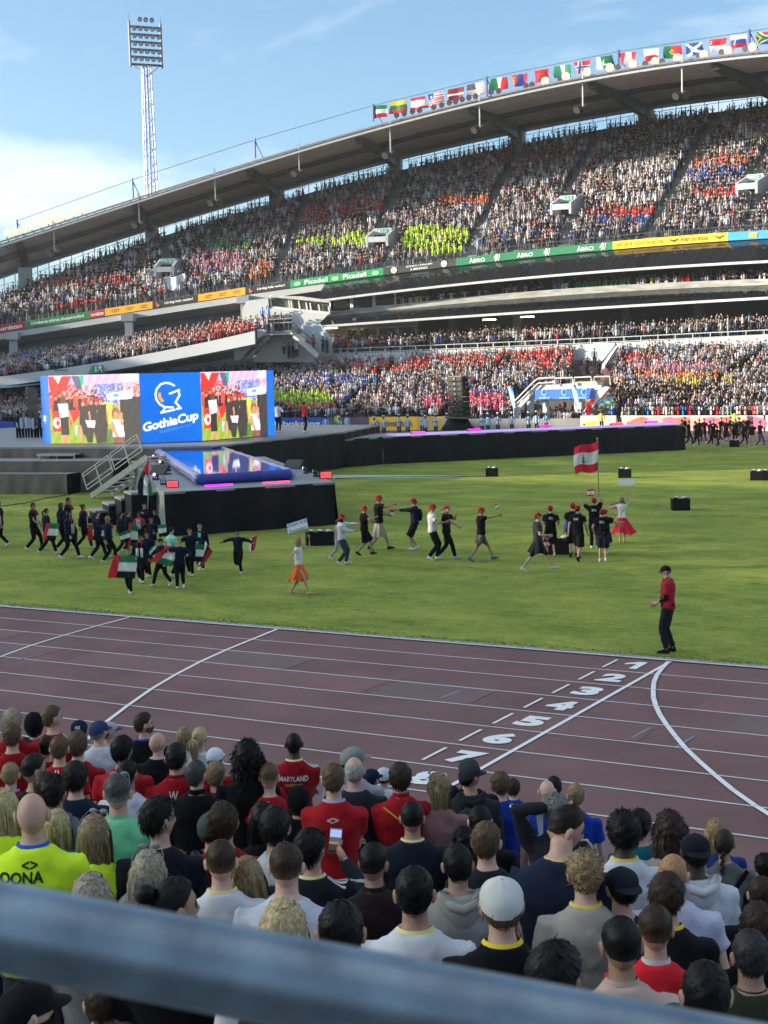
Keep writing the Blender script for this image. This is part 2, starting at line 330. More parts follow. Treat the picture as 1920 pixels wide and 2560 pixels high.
# levels traced from the photograph (pixel traces on known plan curves)
zBanT = feat([(0, 812), (231, 779), (386, 756), (640, 714), (848, 683), (1145, 647), (1280, 632), (1535, 605), (1820, 581), (1920, 575)], 29, 3)
zBanB = feat([(0, 833), (231, 799), (386, 772), (640, 733), (964, 689), (1145, 664), (1280, 651), (1535, 626), (1820, 602), (1920, 597)], 29, 3)
zCan1 = feat([(825, 749), (1050, 722), (1280, 697), (1600, 673), (1920, 653)], 24.5, 2)
zBal2 = feat([(825, 781), (1000, 760), (1280, 732), (1600, 710), (1920, 697)], 26.5, 2)
zBal2b = feat([(825, 793), (1000, 772), (1280, 748), (1600, 727), (1920, 712)], 26.5, 2)
zCan2 = feat([(806, 815), (1000, 803), (1280, 783), (1600, 762), (1920, 745)], 22.5, 2)
zRail = feat([(830, 873), (1050, 866), (1280, 856), (1550, 842), (1920, 826)], 22.6, 2)
zWall = feat([(830, 884), (1050, 878), (1280, 869), (1550, 855), (1920, 838)], 22.6, 2)
zLow = feat([(0, 975), (444, 935), (640, 905), (833, 897), (1280, 882), (1550, 868), (1920, 858)], 22.5, 2, -1.2)
zFasT = feat([(0, 941), (195, 915), (390, 881), (579, 840), (640, 828)], 12, 2)
zFasB = feat([(0, 965), (195, 940), (390, 906), (579, 872), (640, 860)], 12, 2)
zMidR = feat([(0, 880), (328, 832), (617, 786)], 27, 1, -1.7)
SL = .62
def solveD(x, y):
    best = None
    for k in range(20, 360):
        D_ = k*.1; th, z = zat(x, y, 29+D_); e = abs(zBanT(th)+.3+SL*D_+1.7-z)
        if best is None or e < best[0]: best = (e, D_, th)
    return best[2], best[1]
tr = [(0, 727), (77, 692), (154, 666), (231, 635), (347, 600), (579, 521), (723, 480), (839, 446), (949, 417), (1076, 393), (1249, 347), (1423, 318), (1539, 301), (1654, 278), (1828, 252), (1920, 240)]
_d = [solveD(*p) for p in tr]; _c = np.polyfit([p[0]-1.7 for p in _d], [p[1] for p in _d], 3); _lo, _hi = min(p[0] for p in _d), max(p[0] for p in _d)
def DU(t): return float(max(4, np.polyval(_c, min(max(t, _lo), _hi)-1.7)))+1.7
def ORr(t): return 29+DU(t)+2.2
zRf = feat([(0, 622), (104, 590), (243, 544), (405, 486), (567, 446), (752, 388), (960, 322), (1076, 289), (1209, 259), (1342, 229), (1463, 204), (1579, 185), (1712, 164), (1920, 139)], 33, 3)
_rr = [(0, 691), (62, 677), (185, 642), (305, 600), (405, 564), (555, 518), (717, 469), (960, 402), (1116, 367), (1307, 331), (1469, 297), (1631, 267), (1770, 246), (1920, 231)]
def _rz():
    Q = []
    for x, y in _rr:
        o = 45.
        for _ in range(6): th, z = zat(x, y, o); o = ORr(th)
        Q.append((th, z))
    c = np.polyfit([q[0]-1.7 for q in Q], [q[1] for q in Q], 3); lo, hi = min(q[0] for q in Q), max(q[0] for q in Q)
    return lambda t: float(np.polyval(c, min(max(t, lo), hi)-1.7))
zRr = _rz()
GS = empty('grandstand', (-60, 120, 0), 0, 'long two-tier stadium grandstand with curved cantilever roof beyond the pitch', 'grandstand'); GS.matrix_world = Matrix.Identity(4)
NLOW = 26
def terr(o0, zf, o1, zr, n):    # stepped profile
    pr = []
    for i in range(n):
        f0, f1 = i/n, (i+1)/n
        pr.append(((lambda t, f=f0: K(o0)(t)+(K(o1)(t)-K(o0)(t))*f), (lambda t, f=f0: K(zf)(t)+(K(zr)(t)-K(zf)(t))*f)))
        pr.append(((lambda t, f=f1: K(o0)(t)+(K(o1)(t)-K(o0)(t))*f), (lambda t, f=f0: K(zf)(t)+(K(zr)(t)-K(zf)(t))*f+.002)))
    pr.append((o1, zr)); return pr
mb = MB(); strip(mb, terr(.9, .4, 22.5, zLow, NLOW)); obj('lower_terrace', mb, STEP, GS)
ARC_A, ARC_B = PT(1990, 27), PT(806, 27)       # where the gallery boxes run
FE = PT(640, 12)
mb = MB(); strip(mb, [(0, -.3), (0, 1.0), (.25, 1.0), (.9, .4)]); obj('front_wall', mb, STEP, GS)
zUF = lambda t: zBanT(t)-.2
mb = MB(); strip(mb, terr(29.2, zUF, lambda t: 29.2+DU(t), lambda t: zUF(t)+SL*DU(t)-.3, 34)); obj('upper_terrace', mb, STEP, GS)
mb = MB(); strip(mb, [(28.9, lambda t: zBanB(t)-.05), (28.9, lambda t: zBanB(t)-.75), (32, lambda t: zBanB(t)-1.5), (44, lambda t: zBanB(t)+1)], PT(830, 29), T1); obj('edge_beam', mb, CONC, GS)
mb = MB(); strip(mb, [(28.95, zBanT), (29.2, zBanT), (29.2, zUF)]); obj('balcony_front', mb, CONC, GS)
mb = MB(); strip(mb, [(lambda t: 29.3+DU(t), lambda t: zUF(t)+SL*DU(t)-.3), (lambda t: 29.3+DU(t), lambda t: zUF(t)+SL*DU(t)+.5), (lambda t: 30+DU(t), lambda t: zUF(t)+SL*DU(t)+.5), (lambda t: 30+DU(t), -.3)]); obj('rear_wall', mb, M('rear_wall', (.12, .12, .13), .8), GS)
# mid tier on the left
mb = MB(); strip(mb, terr(12.3, lambda t: zFasT(t)-.8, 27, zMidR, 15), FE, T1); obj('middle_terrace', mb, STEP, GS)
mb = MB(); strip(mb, [(12.3, lambda t: zFasT(t)-.8), (12.3, zFasT), (12, zFasT), (12, zFasB), (14, lambda t: zFasB(t)-.1), (20, lambda t: zFasB(t)+.4), (27, lambda t: zMidR(t)-2)], FE, T1); obj('middle_fascia', mb, WHITEW, GS)
mb = MB(); strip(mb, [(27.2, lambda t: zMidR(t)-3), (27.2, lambda t: zMidR(t)+1.0)], FE, T1); obj('middle_rear_wall', mb, BLUEW, GS)
mb = MB(); strip(mb, [(33, lambda t: zMidR(t)-4), (33, lambda t: zBanB(t)+1)], FE, T1); obj('concourse_back_wall', mb, M('concourse_back', (.16, .2, .22), .5), GS)
for px in (-90, 37, 327, 617): # columns of the concourse
    t = PT(px, 28); z0, z1 = zMidR(t)-3, zBanB(t)-.5; mb = MB(); mb.box(EP(t, 28.2, (z0+z1)/2), (.9, .9, z1-z0), rz=t); mb.box(EP(t, 28.0, z1-.1), (1.8, 1.4, .9), rz=t); obj('column', mb, CONC, GS)
# gallery: walls, floors, canopies
A_, B_ = T0, ARC_B
mb = MB(); strip(mb, [(22.6, lambda t: zLow(t)-.6), (22.6, zWall), (22.8, zWall), (22.8, lambda t: zWall(t)-.2), (32, lambda t: zWall(t)-.1)], A_, B_, 60); obj('gallery_wall', mb, WHITEW, GS)
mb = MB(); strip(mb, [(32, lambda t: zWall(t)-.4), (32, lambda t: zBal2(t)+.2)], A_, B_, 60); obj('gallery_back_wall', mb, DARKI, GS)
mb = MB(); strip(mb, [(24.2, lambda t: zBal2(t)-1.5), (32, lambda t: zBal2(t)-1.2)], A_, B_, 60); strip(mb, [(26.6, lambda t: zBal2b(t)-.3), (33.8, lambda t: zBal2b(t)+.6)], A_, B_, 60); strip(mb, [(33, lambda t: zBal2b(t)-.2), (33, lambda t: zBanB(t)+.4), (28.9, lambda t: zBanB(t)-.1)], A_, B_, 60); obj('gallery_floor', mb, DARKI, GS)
mb = MB(); strip(mb, [(26.5, zBal2b), (26.5, zBal2), (26.7, zBal2), (26.7, zBal2b)], A_, B_, 60); obj('balustrade', mb, M('weathered_white', (.3, .3, .29), .6, var=.35, scale=.7, stretch=(1, 1, 6)), GS)
mb = MB(); strip(mb, [(22.4, lambda t: zCan2(t)-.14), (22.4, lambda t: zCan2(t)+.1), (22.75, lambda t: zCan2(t)+.1), (22.75, lambda t: zCan2(t)-.14), (22.4, lambda t: zCan2(t)-.14)], A_, B_, 60)
strip(mb, [(24.4, lambda t: zCan1(t)-.14), (24.4, lambda t: zCan1(t)+.1), (24.75, lambda t: zCan1(t)+.1), (24.75, lambda t: zCan1(t)-.14), (24.4, lambda t: zCan1(t)-.14)], A_, B_, 60); obj('canopy_gutter', mb, M('gutter', (.5, .5, .5), .4, .3), GS)
GLASS = M('black_glass', (.012, .014, .018), .06, var=0, spec=.9)
NP = 74
for (oa, za, ob, zb) in ((22.8, lambda t: zCan2(t)+.06, 26.45, lambda t: zBal2b(t)-.03), (24.8, lambda t: zCan1(t)+.06, 28.85, lambda t: zBanB(t)-.05)):
    for i in range(NP):
        t0 = A_+(B_-A_)*i/NP; t1 = A_+(B_-A_)*(i+.975)/NP
        if proj(EP(t1, oa, za(t1)))[0] > 2150: continue
        a, b, c, d = EP(t0, oa, za(t0)), EP(t1, oa, za(t1)), EP(t1, ob, zb(t1)), EP(t0, ob, zb(t0)); mb = MB(); mb.prism([a, b, c, d], (0, 0, -.06)); obj('glass_panel', mb, GLASS, GS)
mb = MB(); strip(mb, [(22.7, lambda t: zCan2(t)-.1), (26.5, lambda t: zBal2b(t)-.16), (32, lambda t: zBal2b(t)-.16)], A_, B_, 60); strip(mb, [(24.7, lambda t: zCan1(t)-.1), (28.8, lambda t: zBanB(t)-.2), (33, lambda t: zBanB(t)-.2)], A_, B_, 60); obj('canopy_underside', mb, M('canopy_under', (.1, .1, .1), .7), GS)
mb = MB()      # rails of the gallery
for k, dz in ((0, 0), (1, -.45)): strip(mb, [(22.55, lambda t, d=dz: zRail(t)+d), (22.55, lambda t, d=dz: zRail(t)+.08+d), (22.65, lambda t, d=dz: zRail(t)+.08+d)], A_, B_, 60)
for i in range(60): t = A_+(B_-A_)*i/60; a = EP(t, 22.6, zWall(t)); mb.box((a[0], a[1], (zWall(t)+zRail(t))/2), (.09, .09, zRail(t)-zWall(t)))
obj('gallery_rail', mb, WSTEEL, GS)
# glazing of the boxes next to the stairs
def zmid(t): return (zBal2(t), zCan1(t)-.2)
for i in range(7):
    x0, x1 = 832+i*22+(i*3), 832+(i+1)*22+(i*3)
    if i > 4: break
for k, (x0, x1) in enumerate(((830, 882), (886, 937), (941, 992))):
    t0, t1 = PT(x0, 27), PT(x1, 27); f = MB()
    a, b = EP(t0, 27, 0), EP(t1, 27, 0); z0, z1 = zBal2(t0)+.05, zCan1(t0)+.3
    for (p, q) in (((a[0], a[1], z0), (b[0], b[1], z0)), ((a[0], a[1], z1), (b[0], b[1], z1)), ((a[0], a[1], z0), (a[0], a[1], z1)), ((b[0], b[1], z0), (b[0], b[1], z1))): f.beam(p, q, .16, .16)
    fo = obj('window_frame', f, M('window_white', (.6, .6, .56), .5), GS); g = MB(); g.quad((a[0], a[1], z0), (b[0], b[1], z0), (b[0], b[1], z1), (a[0], a[1], z1))
    obj('pane', g, M('tinted_pane', (.03, .035, .04), .05, var=0, spec=.8, trans=.45), fo)
for k, (x0, x1) in enumerate(((870, 896), (901, 945), (949, 994), (998, 1042))):
    a, b = sp(x0, 850, 27.5), sp(x1, 846, 27.5); z0 = zRail(PT(x0, 27.5))+.6; z1 = z0+1.7; f = MB()
    for (p, q) in (((a[0], a[1], z0), (b[0], b[1], z0)), ((a[0], a[1], z1), (b[0], b[1], z1)), ((a[0], a[1], z0), (a[0], a[1], z1)), ((b[0], b[1], z0), (b[0], b[1], z1))): f.beam(p, q, .2, .2)
    fo = obj('window_frame', f, M('window_cream', (.55, .52, .44), .5), GS); g = MB(); g.quad((a[0], a[1], z0), (b[0], b[1], z0), (b[0], b[1], z1), (a[0], a[1], z1)); obj('pane', g, M('tinted_pane'), fo)
mb = MB(); strip(mb, [(27.6, lambda t: zWall(t)), (27.6, lambda t: zBal2b(t)-.2)], PT(1048, 27.6), B_, 12); obj('gallery_partition', mb, M('cream_partition', (.35, .34, .3), .7), GS)
for px in (1130, 1290, 1560, 1740):
    t = PT(px, 29); mb = MB(); mb.box(EP(t, 30, (zWall(t)+zBal2b(t))/2), (.9, .9, zBal2b(t)-zWall(t)+.6), rz=t); obj('column', mb, M('grey_column', (.12, .12, .12), .7), GS)
# ceiling lights in the gallery that are lit
for px in (830, 1320, 1225): 
    a = sp(px, {830: 820, 1320: 792, 1225: 799}[px], 23.5 if px == 830 else 26); l_ = MB(); l_.box(a, (1.4, .2, .1), rz=PT(px, 26)+1.57); o = obj('gallery_lamp', l_, M('lamp_tube', (1, .8, .42), emit=12, var=0), GS)
# ---- roof
mb = MB(); 
of = lambda t: 33.; om = lambda t: (33+ORr(t))/2+.5
zm = lambda t: (zRf(t)+zRr(t))/2+.3
strip(mb, [(of, zRf), (om, zm), (ORr, zRr)], n=80)
SOFF = M('soffit_panels', (.46, .40, .38), .75, var=.1, scale=.3)
t_ = SOFF.node_tree; wv = t_.nodes.new('ShaderNodeTexWave'); co_ = t_.nodes.new('ShaderNodeTexCoord'); t_.links.new(co_.outputs['Object'], wv.inputs['Vector']); wv.inputs['Scale'].default_value = .45; wv.bands_direction = 'X'; bp_ = t_.nodes.new('ShaderNodeBump'); bp_.inputs['Distance'].default_value = .06; t_.links.new(wv.outputs['Fac'], bp_.inputs['Height']); t_.links.new(bp_.outputs[0], t_.nodes['Principled BSDF'].inputs['Normal'])
RF = obj('roof', strip(MB(), [(33.1, lambda t: zRf(t)+.34), (om, lambda t: zm(t)+.9), (ORr, lambda t: zRr(t)+1.1), (ORr, zRr)], n=80), M('roof_sheet', (.3, .31, .32), .6), GS)
obj('soffit', mb, SOFF, RF)
mb = MB(); strip(mb, [(32.9, lambda t: zRf(t)-.05), (32.9, lambda t: zRf(t)+.18), (33.2, lambda t: zRf(t)+.2)], n=80); strip(mb, [(33.3, lambda t: zRf(t)+.2), (33.3, lambda t: zRf(t)+.36), (33.6, lambda t: zRf(t)+.36)], n=80, mi=1); obj('fascia', mb, [M('fascia_metal', (.3, .32, .34), .45, .4), M('fascia_shadow_gap', (.12, .12, .13), .6)], RF)
def zrf_at(t, f): # height on soffit for fraction f front->rear
    return zRf(t)+(zm(t)-zRf(t))*f*2 if f < .5 else zm(t)+(zRr(t)-zm(t))*(f-.5)*2
def orf(t, f): return 33+(om(t)-33)*f*2 if f < .5 else om(t)+(ORr(t)-om(t))*(f-.5)*2
for f, h, wd in ((.45, .45, 1.1), (.9, .55, 2.2)):
    mb = MB(); strip(mb, [(lambda t, f=f, w_=wd: orf(t, f)-w_/2, lambda t, f=f: zrf_at(t, f)-.02), (lambda t, f=f, w_=wd: orf(t, f)-w_/2, lambda t, f=f, h=h: zrf_at(t, f)-h), (lambda t, f=f, w_=wd: orf(t, f)+w_/2, lambda t, f=f, h=h: zrf_at(t, f)-h), (lambda t, f=f, w_=wd: orf(t, f)+w_/2, lambda t, f=f: zrf_at(t, f)-.02)], n=80); obj('roof_beam', mb, STEEL, RF)
ctop = []
for cx, cy, fx, fy in ((-190, 760, -300, 700), (77, 668, 20, 612), (396, 563, 340, 520), (706, 478, 640, 420), (1003, 400, 935, 330), (1306, 333, 1240, 255), (1622, 270, 1545, 193), (1945, 228, 1880, 150)):
    t = PT(cx, 46); 
    for _ in range(4): t = PT(cx, ORr(t)-1)
    oc = ORr(t)-1.6; z1 = zRr(t)-.1; z0 = zUF(t)+SL*(oc-29.2)-1.0
    mb = MB(); mb.box(EP(t, oc, (z0+z1)/2), (1.5, 1.5, z1-z0), rz=t); c_ = obj('column', mb, M('roof_column', (.25, .26, .27), .7), GS)
    mb = MB(); prev = None
    for k in range(9):
        f = .05+.95*k/8; tt = t+(.0)*f; p = Vector(EP(tt, orf(tt, f*.97), zrf_at(tt, f*.97)-.28-.57*f))
        if prev is not None: mb.beam(prev, p, .8, .5+.9*f)
        prev = p
    obj('rafter', mb, STEEL, RF)
mb = MB(); strip(mb, [(34, lambda t: zRf(t)+.62), (34, lambda t: zRf(t)+.8), (34.3, lambda t: zRf(t)+.8), (34.3, lambda t: zRf(t)+.62), (34, lambda t: zRf(t)+.62)], n=90)
for i in range(0, 180): t = T0+(T1-T0)*i/180; a = EP(t, 34.15, zRf(t)+.5); mb.box(a, (.1, .1, .4))
obj('roof_edge_walkway', mb, M('walkway_steel', (.17, .13, .13), .5, .3), RF)
# windscreen posts in the gap below the roof
mb = MB()
for i in range(150):
    t = T0+(T1-T0)*i/150; o_ = 30+DU(t); z0 = zUF(t)+SL*DU(t)+.4; mb.box(EP(t, o_, (z0+zRr(t))/2), (.07, .07, max(.3, zRr(t)-z0)))
strip(mb, [(lambda t: 30+DU(t), lambda t: zUF(t)+SL*DU(t)+1.6), (lambda t: 30+DU(t), lambda t: zUF(t)+SL*DU(t)+1.66), (lambda t: 30.1+DU(t), lambda t: zUF(t)+SL*DU(t)+1.66)]); obj('windscreen_posts', mb, M('post_grey', (.3, .32, .33), .5), GS)
# hanging spotlight clusters under the roof edge
for i, (px, dy) in enumerate(((150, 62), (363, 58), (553, 62), (762, 50), (988, 70), (1209, 60), (1463, 62), (1707, 66))):
    t = PT(px, 33.4); z = zRf(t); hgt = dy/FPX*150; o = empty('hanging_spotlights', EP(t, 33.5, z-hgt), t, 'dark twin spotlight hanging under the roof edge, number %s from the left end' % ('first second third fourth fifth sixth seventh eighth'.split()[i]), 'spotlight', 'spotlights hanging under the roof edge')
    q = MB(); q.beam((0, 0, hgt+1.2), (0, 0, 0), .14, .14); obj('drop_pole', q, WSTEEL, o)
    for s_ in (-1, 1): q = MB(); q.tube([(0, s_*.35, 0), (-.5, s_*.55, -.35)], [.28, .42], 10); obj('spotlight_head', q, STEEL, o)
# hanging banners on the balcony
BN = [(-160, 69, '#a8242c', ['nordstan', 'nordstan', 'nordstan']), (69, 231, '#1f7a45', ['Göteborgs största shoppingutbud']), (231, 269, '#b0252e', ['nordstan']), (269, 388, '#e5a61d', None), (388, 502, '#2b2626', ['Lördag hela veckan!']), (502, 620, '#e5a61d', None), (620, 732, '#2b2626', ['Lördag hela veckan!']),
      (732, 964, '#10925a', ['Picadeli', 'Picadeli']), (964, 1145, '#26302f', ['JOHAN I HALLEN', '& BERGFALK']), (1145, 1535, '#11734a', ['ÅBRO', 'ÅBRO', 'ÅBRO']), (1535, 1820, '#f2c21c', ['PORT DU SOLEIL']), (1820, 2080, '#2f8fd6', ['']), (2080, 2300, '#1f7a45', [''])]
WTXT = M('banner_white', (.8, .8, .78), .6, var=0); BTXT = M('banner_black', (.06, .035, .02), .6, var=0); OR = M('banner_orange', (.8, .3, .05), .6, var=0); RTX = M('banner_rose', (.6, .12, .12), .6, var=0)
BLAB = {0: 'red shopping centre board at far left end of the balcony', 1: 'long green board about shopping left of the small red board', 2: 'small red board between green and yellow boards', 3: 'yellow board with three dark marks left of the first black board', 4: 'black board with white slogan between two yellow boards', 5: 'yellow board with three dark marks right of the first black board', 6: 'black board with white slogan left of the bright green board', 7: 'bright green board with white script words above the glass canopy', 8: 'black board with two round badges and white words', 9: 'dark green board with three white lion marks', 10: 'bright yellow board with black words above the glass canopy', 11: 'sky blue board with orange mark at right end', 12: 'green board beyond the sky blue board'}
def bmap(t, h0=.5, o=28.78):
    L0 = math.hypot((EA+o)*math.sin(t), (EB+o)*math.cos(t))
    def f(u, v):
        tt = t-u/L0; zb, zt = zBanB(tt), zBanT(tt); return EP(tt, o, zb+(zt-zb)*h0+v)
    return f
for i, (x0, x1, colr, words) in enumerate(BN):
    t0, t1 = PT(x0, 28.9), PT(x1, 28.9); mb = MB(); strip(mb, [(28.82, lambda t: zBanB(t)+.03), (28.82, zBanT), (28.88, zBanT), (28.88, lambda t: zBanB(t)+.03)], t1, t0, 14)
    B = obj('advertising_board', mb, M('board_'+colr[1:], colr, .5, var=.03), None, label=BLAB[i], cat='advertising board', group='advertising boards along the balcony')
    th = (t0+t1)/2; H = zBanT(th)-zBanB(th); Wd = abs(t1-t0)*math.hypot((EA+29)*math.sin(th), (EB+29)*math.cos(th))
    def at(f): return t0+(t1-t0)*f
    def badge(f, mat, s=.36, kind=0, h0=.5):
        q = MB(); fm = bmap(at(f), h0, 28.77); r = H*s
        if kind == 0: # ring badge
            for k in range(14): a, b = 2*math.pi*k/14, 2*math.pi*(k+1)/14; q.quad(fm(r*math.cos(a), r*math.sin(a)), fm(r*math.cos(b), r*math.sin(b)), fm(r*.72*math.cos(b), r*.72*math.sin(b)), fm(r*.72*math.cos(a), r*.72*math.sin(a)))
            for k in range(5): a = k*1.256; q.poly([fm(r*.5*math.cos(a)+dx, r*.5*math.sin(a)+dy) for dx, dy in ((-.06, -.06), (.06, -.06), (.06, .06), (-.06, .06))])
            q.poly([fm(r*.3*math.cos(a), r*.3*math.sin(a)) for a in (0, 1.57, 3.14, 4.71)])
        elif kind == 1: # standing lion like mark
            for P in (((-.5, -1), (-.25, -1), (0, -.2), (-.3, .3), (-.55, .2)), ((0, -.3), (.45, -1), (.65, -.9), (.3, .1)), ((-.35, .3), (.3, 0), (.35, .7), (0, 1.05), (-.4, .8)), ((-.4, .3), (-.9, .5), (-.85, .3), (-.5, 0)), ((-.4, 0), (-1, -.1), (-.9, -.3), (-.4, -.25)), ((.5, -.5), (.95, -.1), (.7, .55), (1.1, .9), (.55, .85), (.6, .3), (.75, -.05))): q.poly([fm(x*r, y*r) for x, y in P])
        elif kind == 2: # bowl mark
            q.poly([fm(r*1.3*math.cos(a)*1.2, r*.9*math.sin(a)) for a in [math.pi+math.pi*k/8 for k in range(9)]]); [q.poly([fm(r*(x+.3*math.cos(a)), r*(.35+.3*math.sin(a))) for a in [6.28*k/7 for k in range(7)]]) for x in (-.9, -.3, .3, .9)]
        elif kind == 3: # running animal mark
            q.poly([fm(x*r, y*r) for x, y in ((-1.6, -.2), (-.6, .7), (1.5, .7), (1.2, .3), (-.4, .3), (-.9, -.1))]); q.poly([fm(x*r, y*r) for x, y in ((-1.7, -.7), (-.5, -.1), (1.0, -.1), (1.3, -.6), (.6, -.35), (-.6, -.4))])
        elif kind == 4: # wings
            q.poly([fm(x*r, y*r) for x, y in ((-1.7, .6), (0, .2), (1.7, .6), (.9, -.1), (.3, -.2), (0, -.7), (-.3, -.2), (-.9, -.1))])
        elif kind == 5: q.poly([fm(x*r, y*r) for x, y in ((-.5, -.9), (.2, -.9), (.9, -.5), (.5, -.1), (-.1, .1), (-.3, .9), (-.7, .5))])
        elif kind == 6: q.poly([fm(x*r, y*r) for x, y in ((-1.5, -.8), (1.3, -.8), (1.5, .8), (-1.3, .8))])
        obj('emblem', q, mat, B)
    if i in (0, 1, 2): [text(s, bmap(at((k+.5)/len(words))), WTXT, B, width=Wd/len(words)*.82, height=H*.5, bold=.02) for k, s in enumerate(words)]
    if i in (3, 5): [badge(f, M('banner_brown', (.45, .22, .02), .6), .36, 3) for f in (.2, .5, .8)]
    if i in (4, 6): text(words[0], bmap(at(.58)), WTXT, B, width=Wd*.62, height=H*.42, bold=.03); badge(.12, RTX, .38, 5)
    if i == 7: [text(s, bmap(at(f)), WTXT, B, width=Wd*.25, height=H*.62, bold=.02) for s, f in zip(words, (.285, .7))]; [badge(f, M('banner_pale_green', (.35, .7, .35), .6), .36, 2) for f in (.08, .49, .92)]
    if i == 8: text(words[0], bmap(at(.5), .7), WTXT, B, width=Wd*.36, height=H*.26, bold=.02); text(words[1], bmap(at(.5), .3), WTXT, B, width=Wd*.24, height=H*.26, bold=.02); badge(.15, WTXT, .42); badge(.84, WTXT, .42)
    if i == 9:
        for f, g in ((.14, .27), (.45, .59), (.86-.03, .97-.03)): text('ÅBRO', bmap(at(f)), WTXT, B, width=Wd*.105, height=H*.62, bold=.02); badge(g, WTXT, .46, 1)
    if i == 10: text('PORT DU SOLEIL', bmap(at(.72)), BTXT, B, width=Wd*.24, height=H*.4, bold=.02); text('PORT DU SOLEIL', bmap(at(.25)), M('banner_brown'), B, width=Wd*.42, height=H*.36, bold=.02); badge(.54, BTXT, .4, 4); badge(.93, BTXT, .4, 4)
    if i == 11: badge(.25, OR, .36, 6); badge(.7, WTXT, .26, 6)
# banner rails
mb = MB(); strip(mb, [(29.0, lambda t: zBanT(t)+.55), (29.0, lambda t: zBanT(t)+.62), (29.07, lambda t: zBanT(t)+.62)])
for i in range(160): t = T0+(T1-T0)*i/160; mb.box(EP(t, 29.03, zBanT(t)+.3), (.05, .05, .6))
obj('balcony_rail', mb, STEEL, GS)
# advertising boards along the pitch front of the far stand
FB = [(-60, 60, '#1b4fa8', ''), (600, 820, '#1747a6', 'Hotell bokning'), (820, 920, '#5a4a55', ''), (920, 1040, '#f0bb20', 'Vårt största område'), (1040, 1140, '#c9a347', ''), (1450, 1590, '#eec3ad', ''), (1590, 1910, '#efa9a0', ''), (1915, 2150, '#d8d2cc', '')]
for i, (x0, x1, colr, s) in enumerate(FB):
    t0, t1 = PT(x0, -.4), PT(x1, -.4); mb = MB(); strip(mb, [(-.45, 0.02), (-.45, 1.25), (-.38, 1.25), (-.38, .02)], t1, t0, 10)
    B = obj('perimeter_board', mb, M('board_'+colr[1:], colr, .5, var=.03), None, label=['blue board at the far left pitch edge', 'blue perimeter board behind the two stage performers', 'dark perimeter board right of the blue one', 'yellow perimeter board left of the black speaker tower', 'dull gold perimeter board just left of the speaker tower', 'pale peach perimeter board beside the tunnel', 'long pink perimeter board with red shapes behind the runway', 'whitish perimeter board at right edge'][i], cat='advertising board', group='boards along the far pitch edge')
    th = (t0+t1)/2; Wd = abs(t1-t0)*(EA-.4)*abs(math.sin(th)) if 0 else np.linalg.norm(np.array(EP(t0, 0, 0))-np.array(EP(t1, 0, 0)))
    fm = (lambda t: (lambda u, v: EP(t-u/math.hypot(EA*math.sin(t), EB*math.cos(t)), -.5, .65+v)))(th)
    if s: text(s, fm, M('board_ink', (.05, .06, .2), .6) if i == 3 else WTXT, B, width=Wd*.8, height=.55, bold=.02)
    if i == 6:
        for k in range(9): u0 = (k/9-.45)*Wd; q = MB(); q.poly([fm(u0+rnd.uniform(.8, 1.6)*math.cos(a), .5*math.sin(a)) for a in [6.28*j/8 for j in range(8)]]); obj('printed_shape', q, M('print_red%d' % (k % 3), [(.75, .1, .08), (.85, .3, .25), (.6, .1, .2)][k % 3], .5), B)
# vomitory mouths in the upper tier
VM = [(433, 680, 58), (968, 606, 66), (1428, 525, 62), (1892, 475, 64)]
AISLES = []
for i, (px, py, wpx) in enumerate(VM):
    # find offset where terrace surface meets the pixel row
    best = None
    for k in range(5, 200): 
        o = 29.2+k*.1; th, z = zat(px, py, o); e = abs(zUF(th)+SL*(o-29.2)+.2-z)
        if best is None or e < best[0]: best = (e, o, th)
    o, th = best[1], best[2]; dist = proj(EP(th, o, 12))[2]; W2 = wpx*.86/FPX*dist
    zf = zUF(th)+SL*(o-29.2); V = empty('exit_mouth', EP(th, o, zf), th+math.pi/2, 'white concrete exit mouth %s in the upper tier' % ('nearest the left end', 'above the bright green board', 'above the yellow board', 'at the right edge')[i], 'stairwell', 'exit mouths in the upper tier')
    # local frame: x along stand, y points outward (-) ; build with y negative = towards back
    q = MB(); hw = W2/2
    for s_ in (-1, 1): q.prism([(s_*hw, -2.2, -.5), (s_*hw, 3.2, -.5), (s_*hw, 3.2, .7), (s_*hw, -.2, 1.75), (s_*hw, -1.4, 1.75)][::-1], (.25*-s_, 0, 0))
    obj('side_wall', q, WHITEW, V); q = MB(); q.box((0, .5, 1.4), (W2-.5, .3, .7)); q.box((0, -.6, 1.68), (W2-.5, 2.2, .12)); obj('lintel', q, WHITEW, V)
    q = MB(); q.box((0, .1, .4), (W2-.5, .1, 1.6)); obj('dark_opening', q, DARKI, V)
    q = MB(); q.box((0, 3.1, .3), (W2*.9, .2, .6)); obj('front_parapet', q, WHITEW, V)
    q = MB(); q.box((0, .69, 1.42), (W2*.46, .08, .5)); sgn = obj('exit_sign', q, M('exit_green', (.05, .33, .2), .5), V)
    text({0: 'N0 1 6 3', 1: 'M2 5 1 5', 2: '6 5 1', 3: 'O2 5'}[i], (lambda: (lambda u, v: (-u, .75, 1.42+v)))(), WTXT, sgn, width=W2*.38, height=.34, bold=.02)
    AISLES.append((th, o, hw/math.hypot((EA+o)*math.sin(th), (EB+o)*math.cos(th))))
# white cloth hung at the left exit mouth
t, z = zat(448, 705, 30.5)
mb = MB(); mb.grid(lambda u, v: EP(t-(u-.5)*.018, 30.4+.15*math.sin(u*9), z+(v-.5)*1.5-.2*math.sin(u*5)), 10, 5); CL = obj('hung_banner_cloth', mb, M('white_cloth', (.62, .63, .7), .8), None, smooth=True, label='white cloth banner hung on the parapet below the left exit mouth', cat='banner')
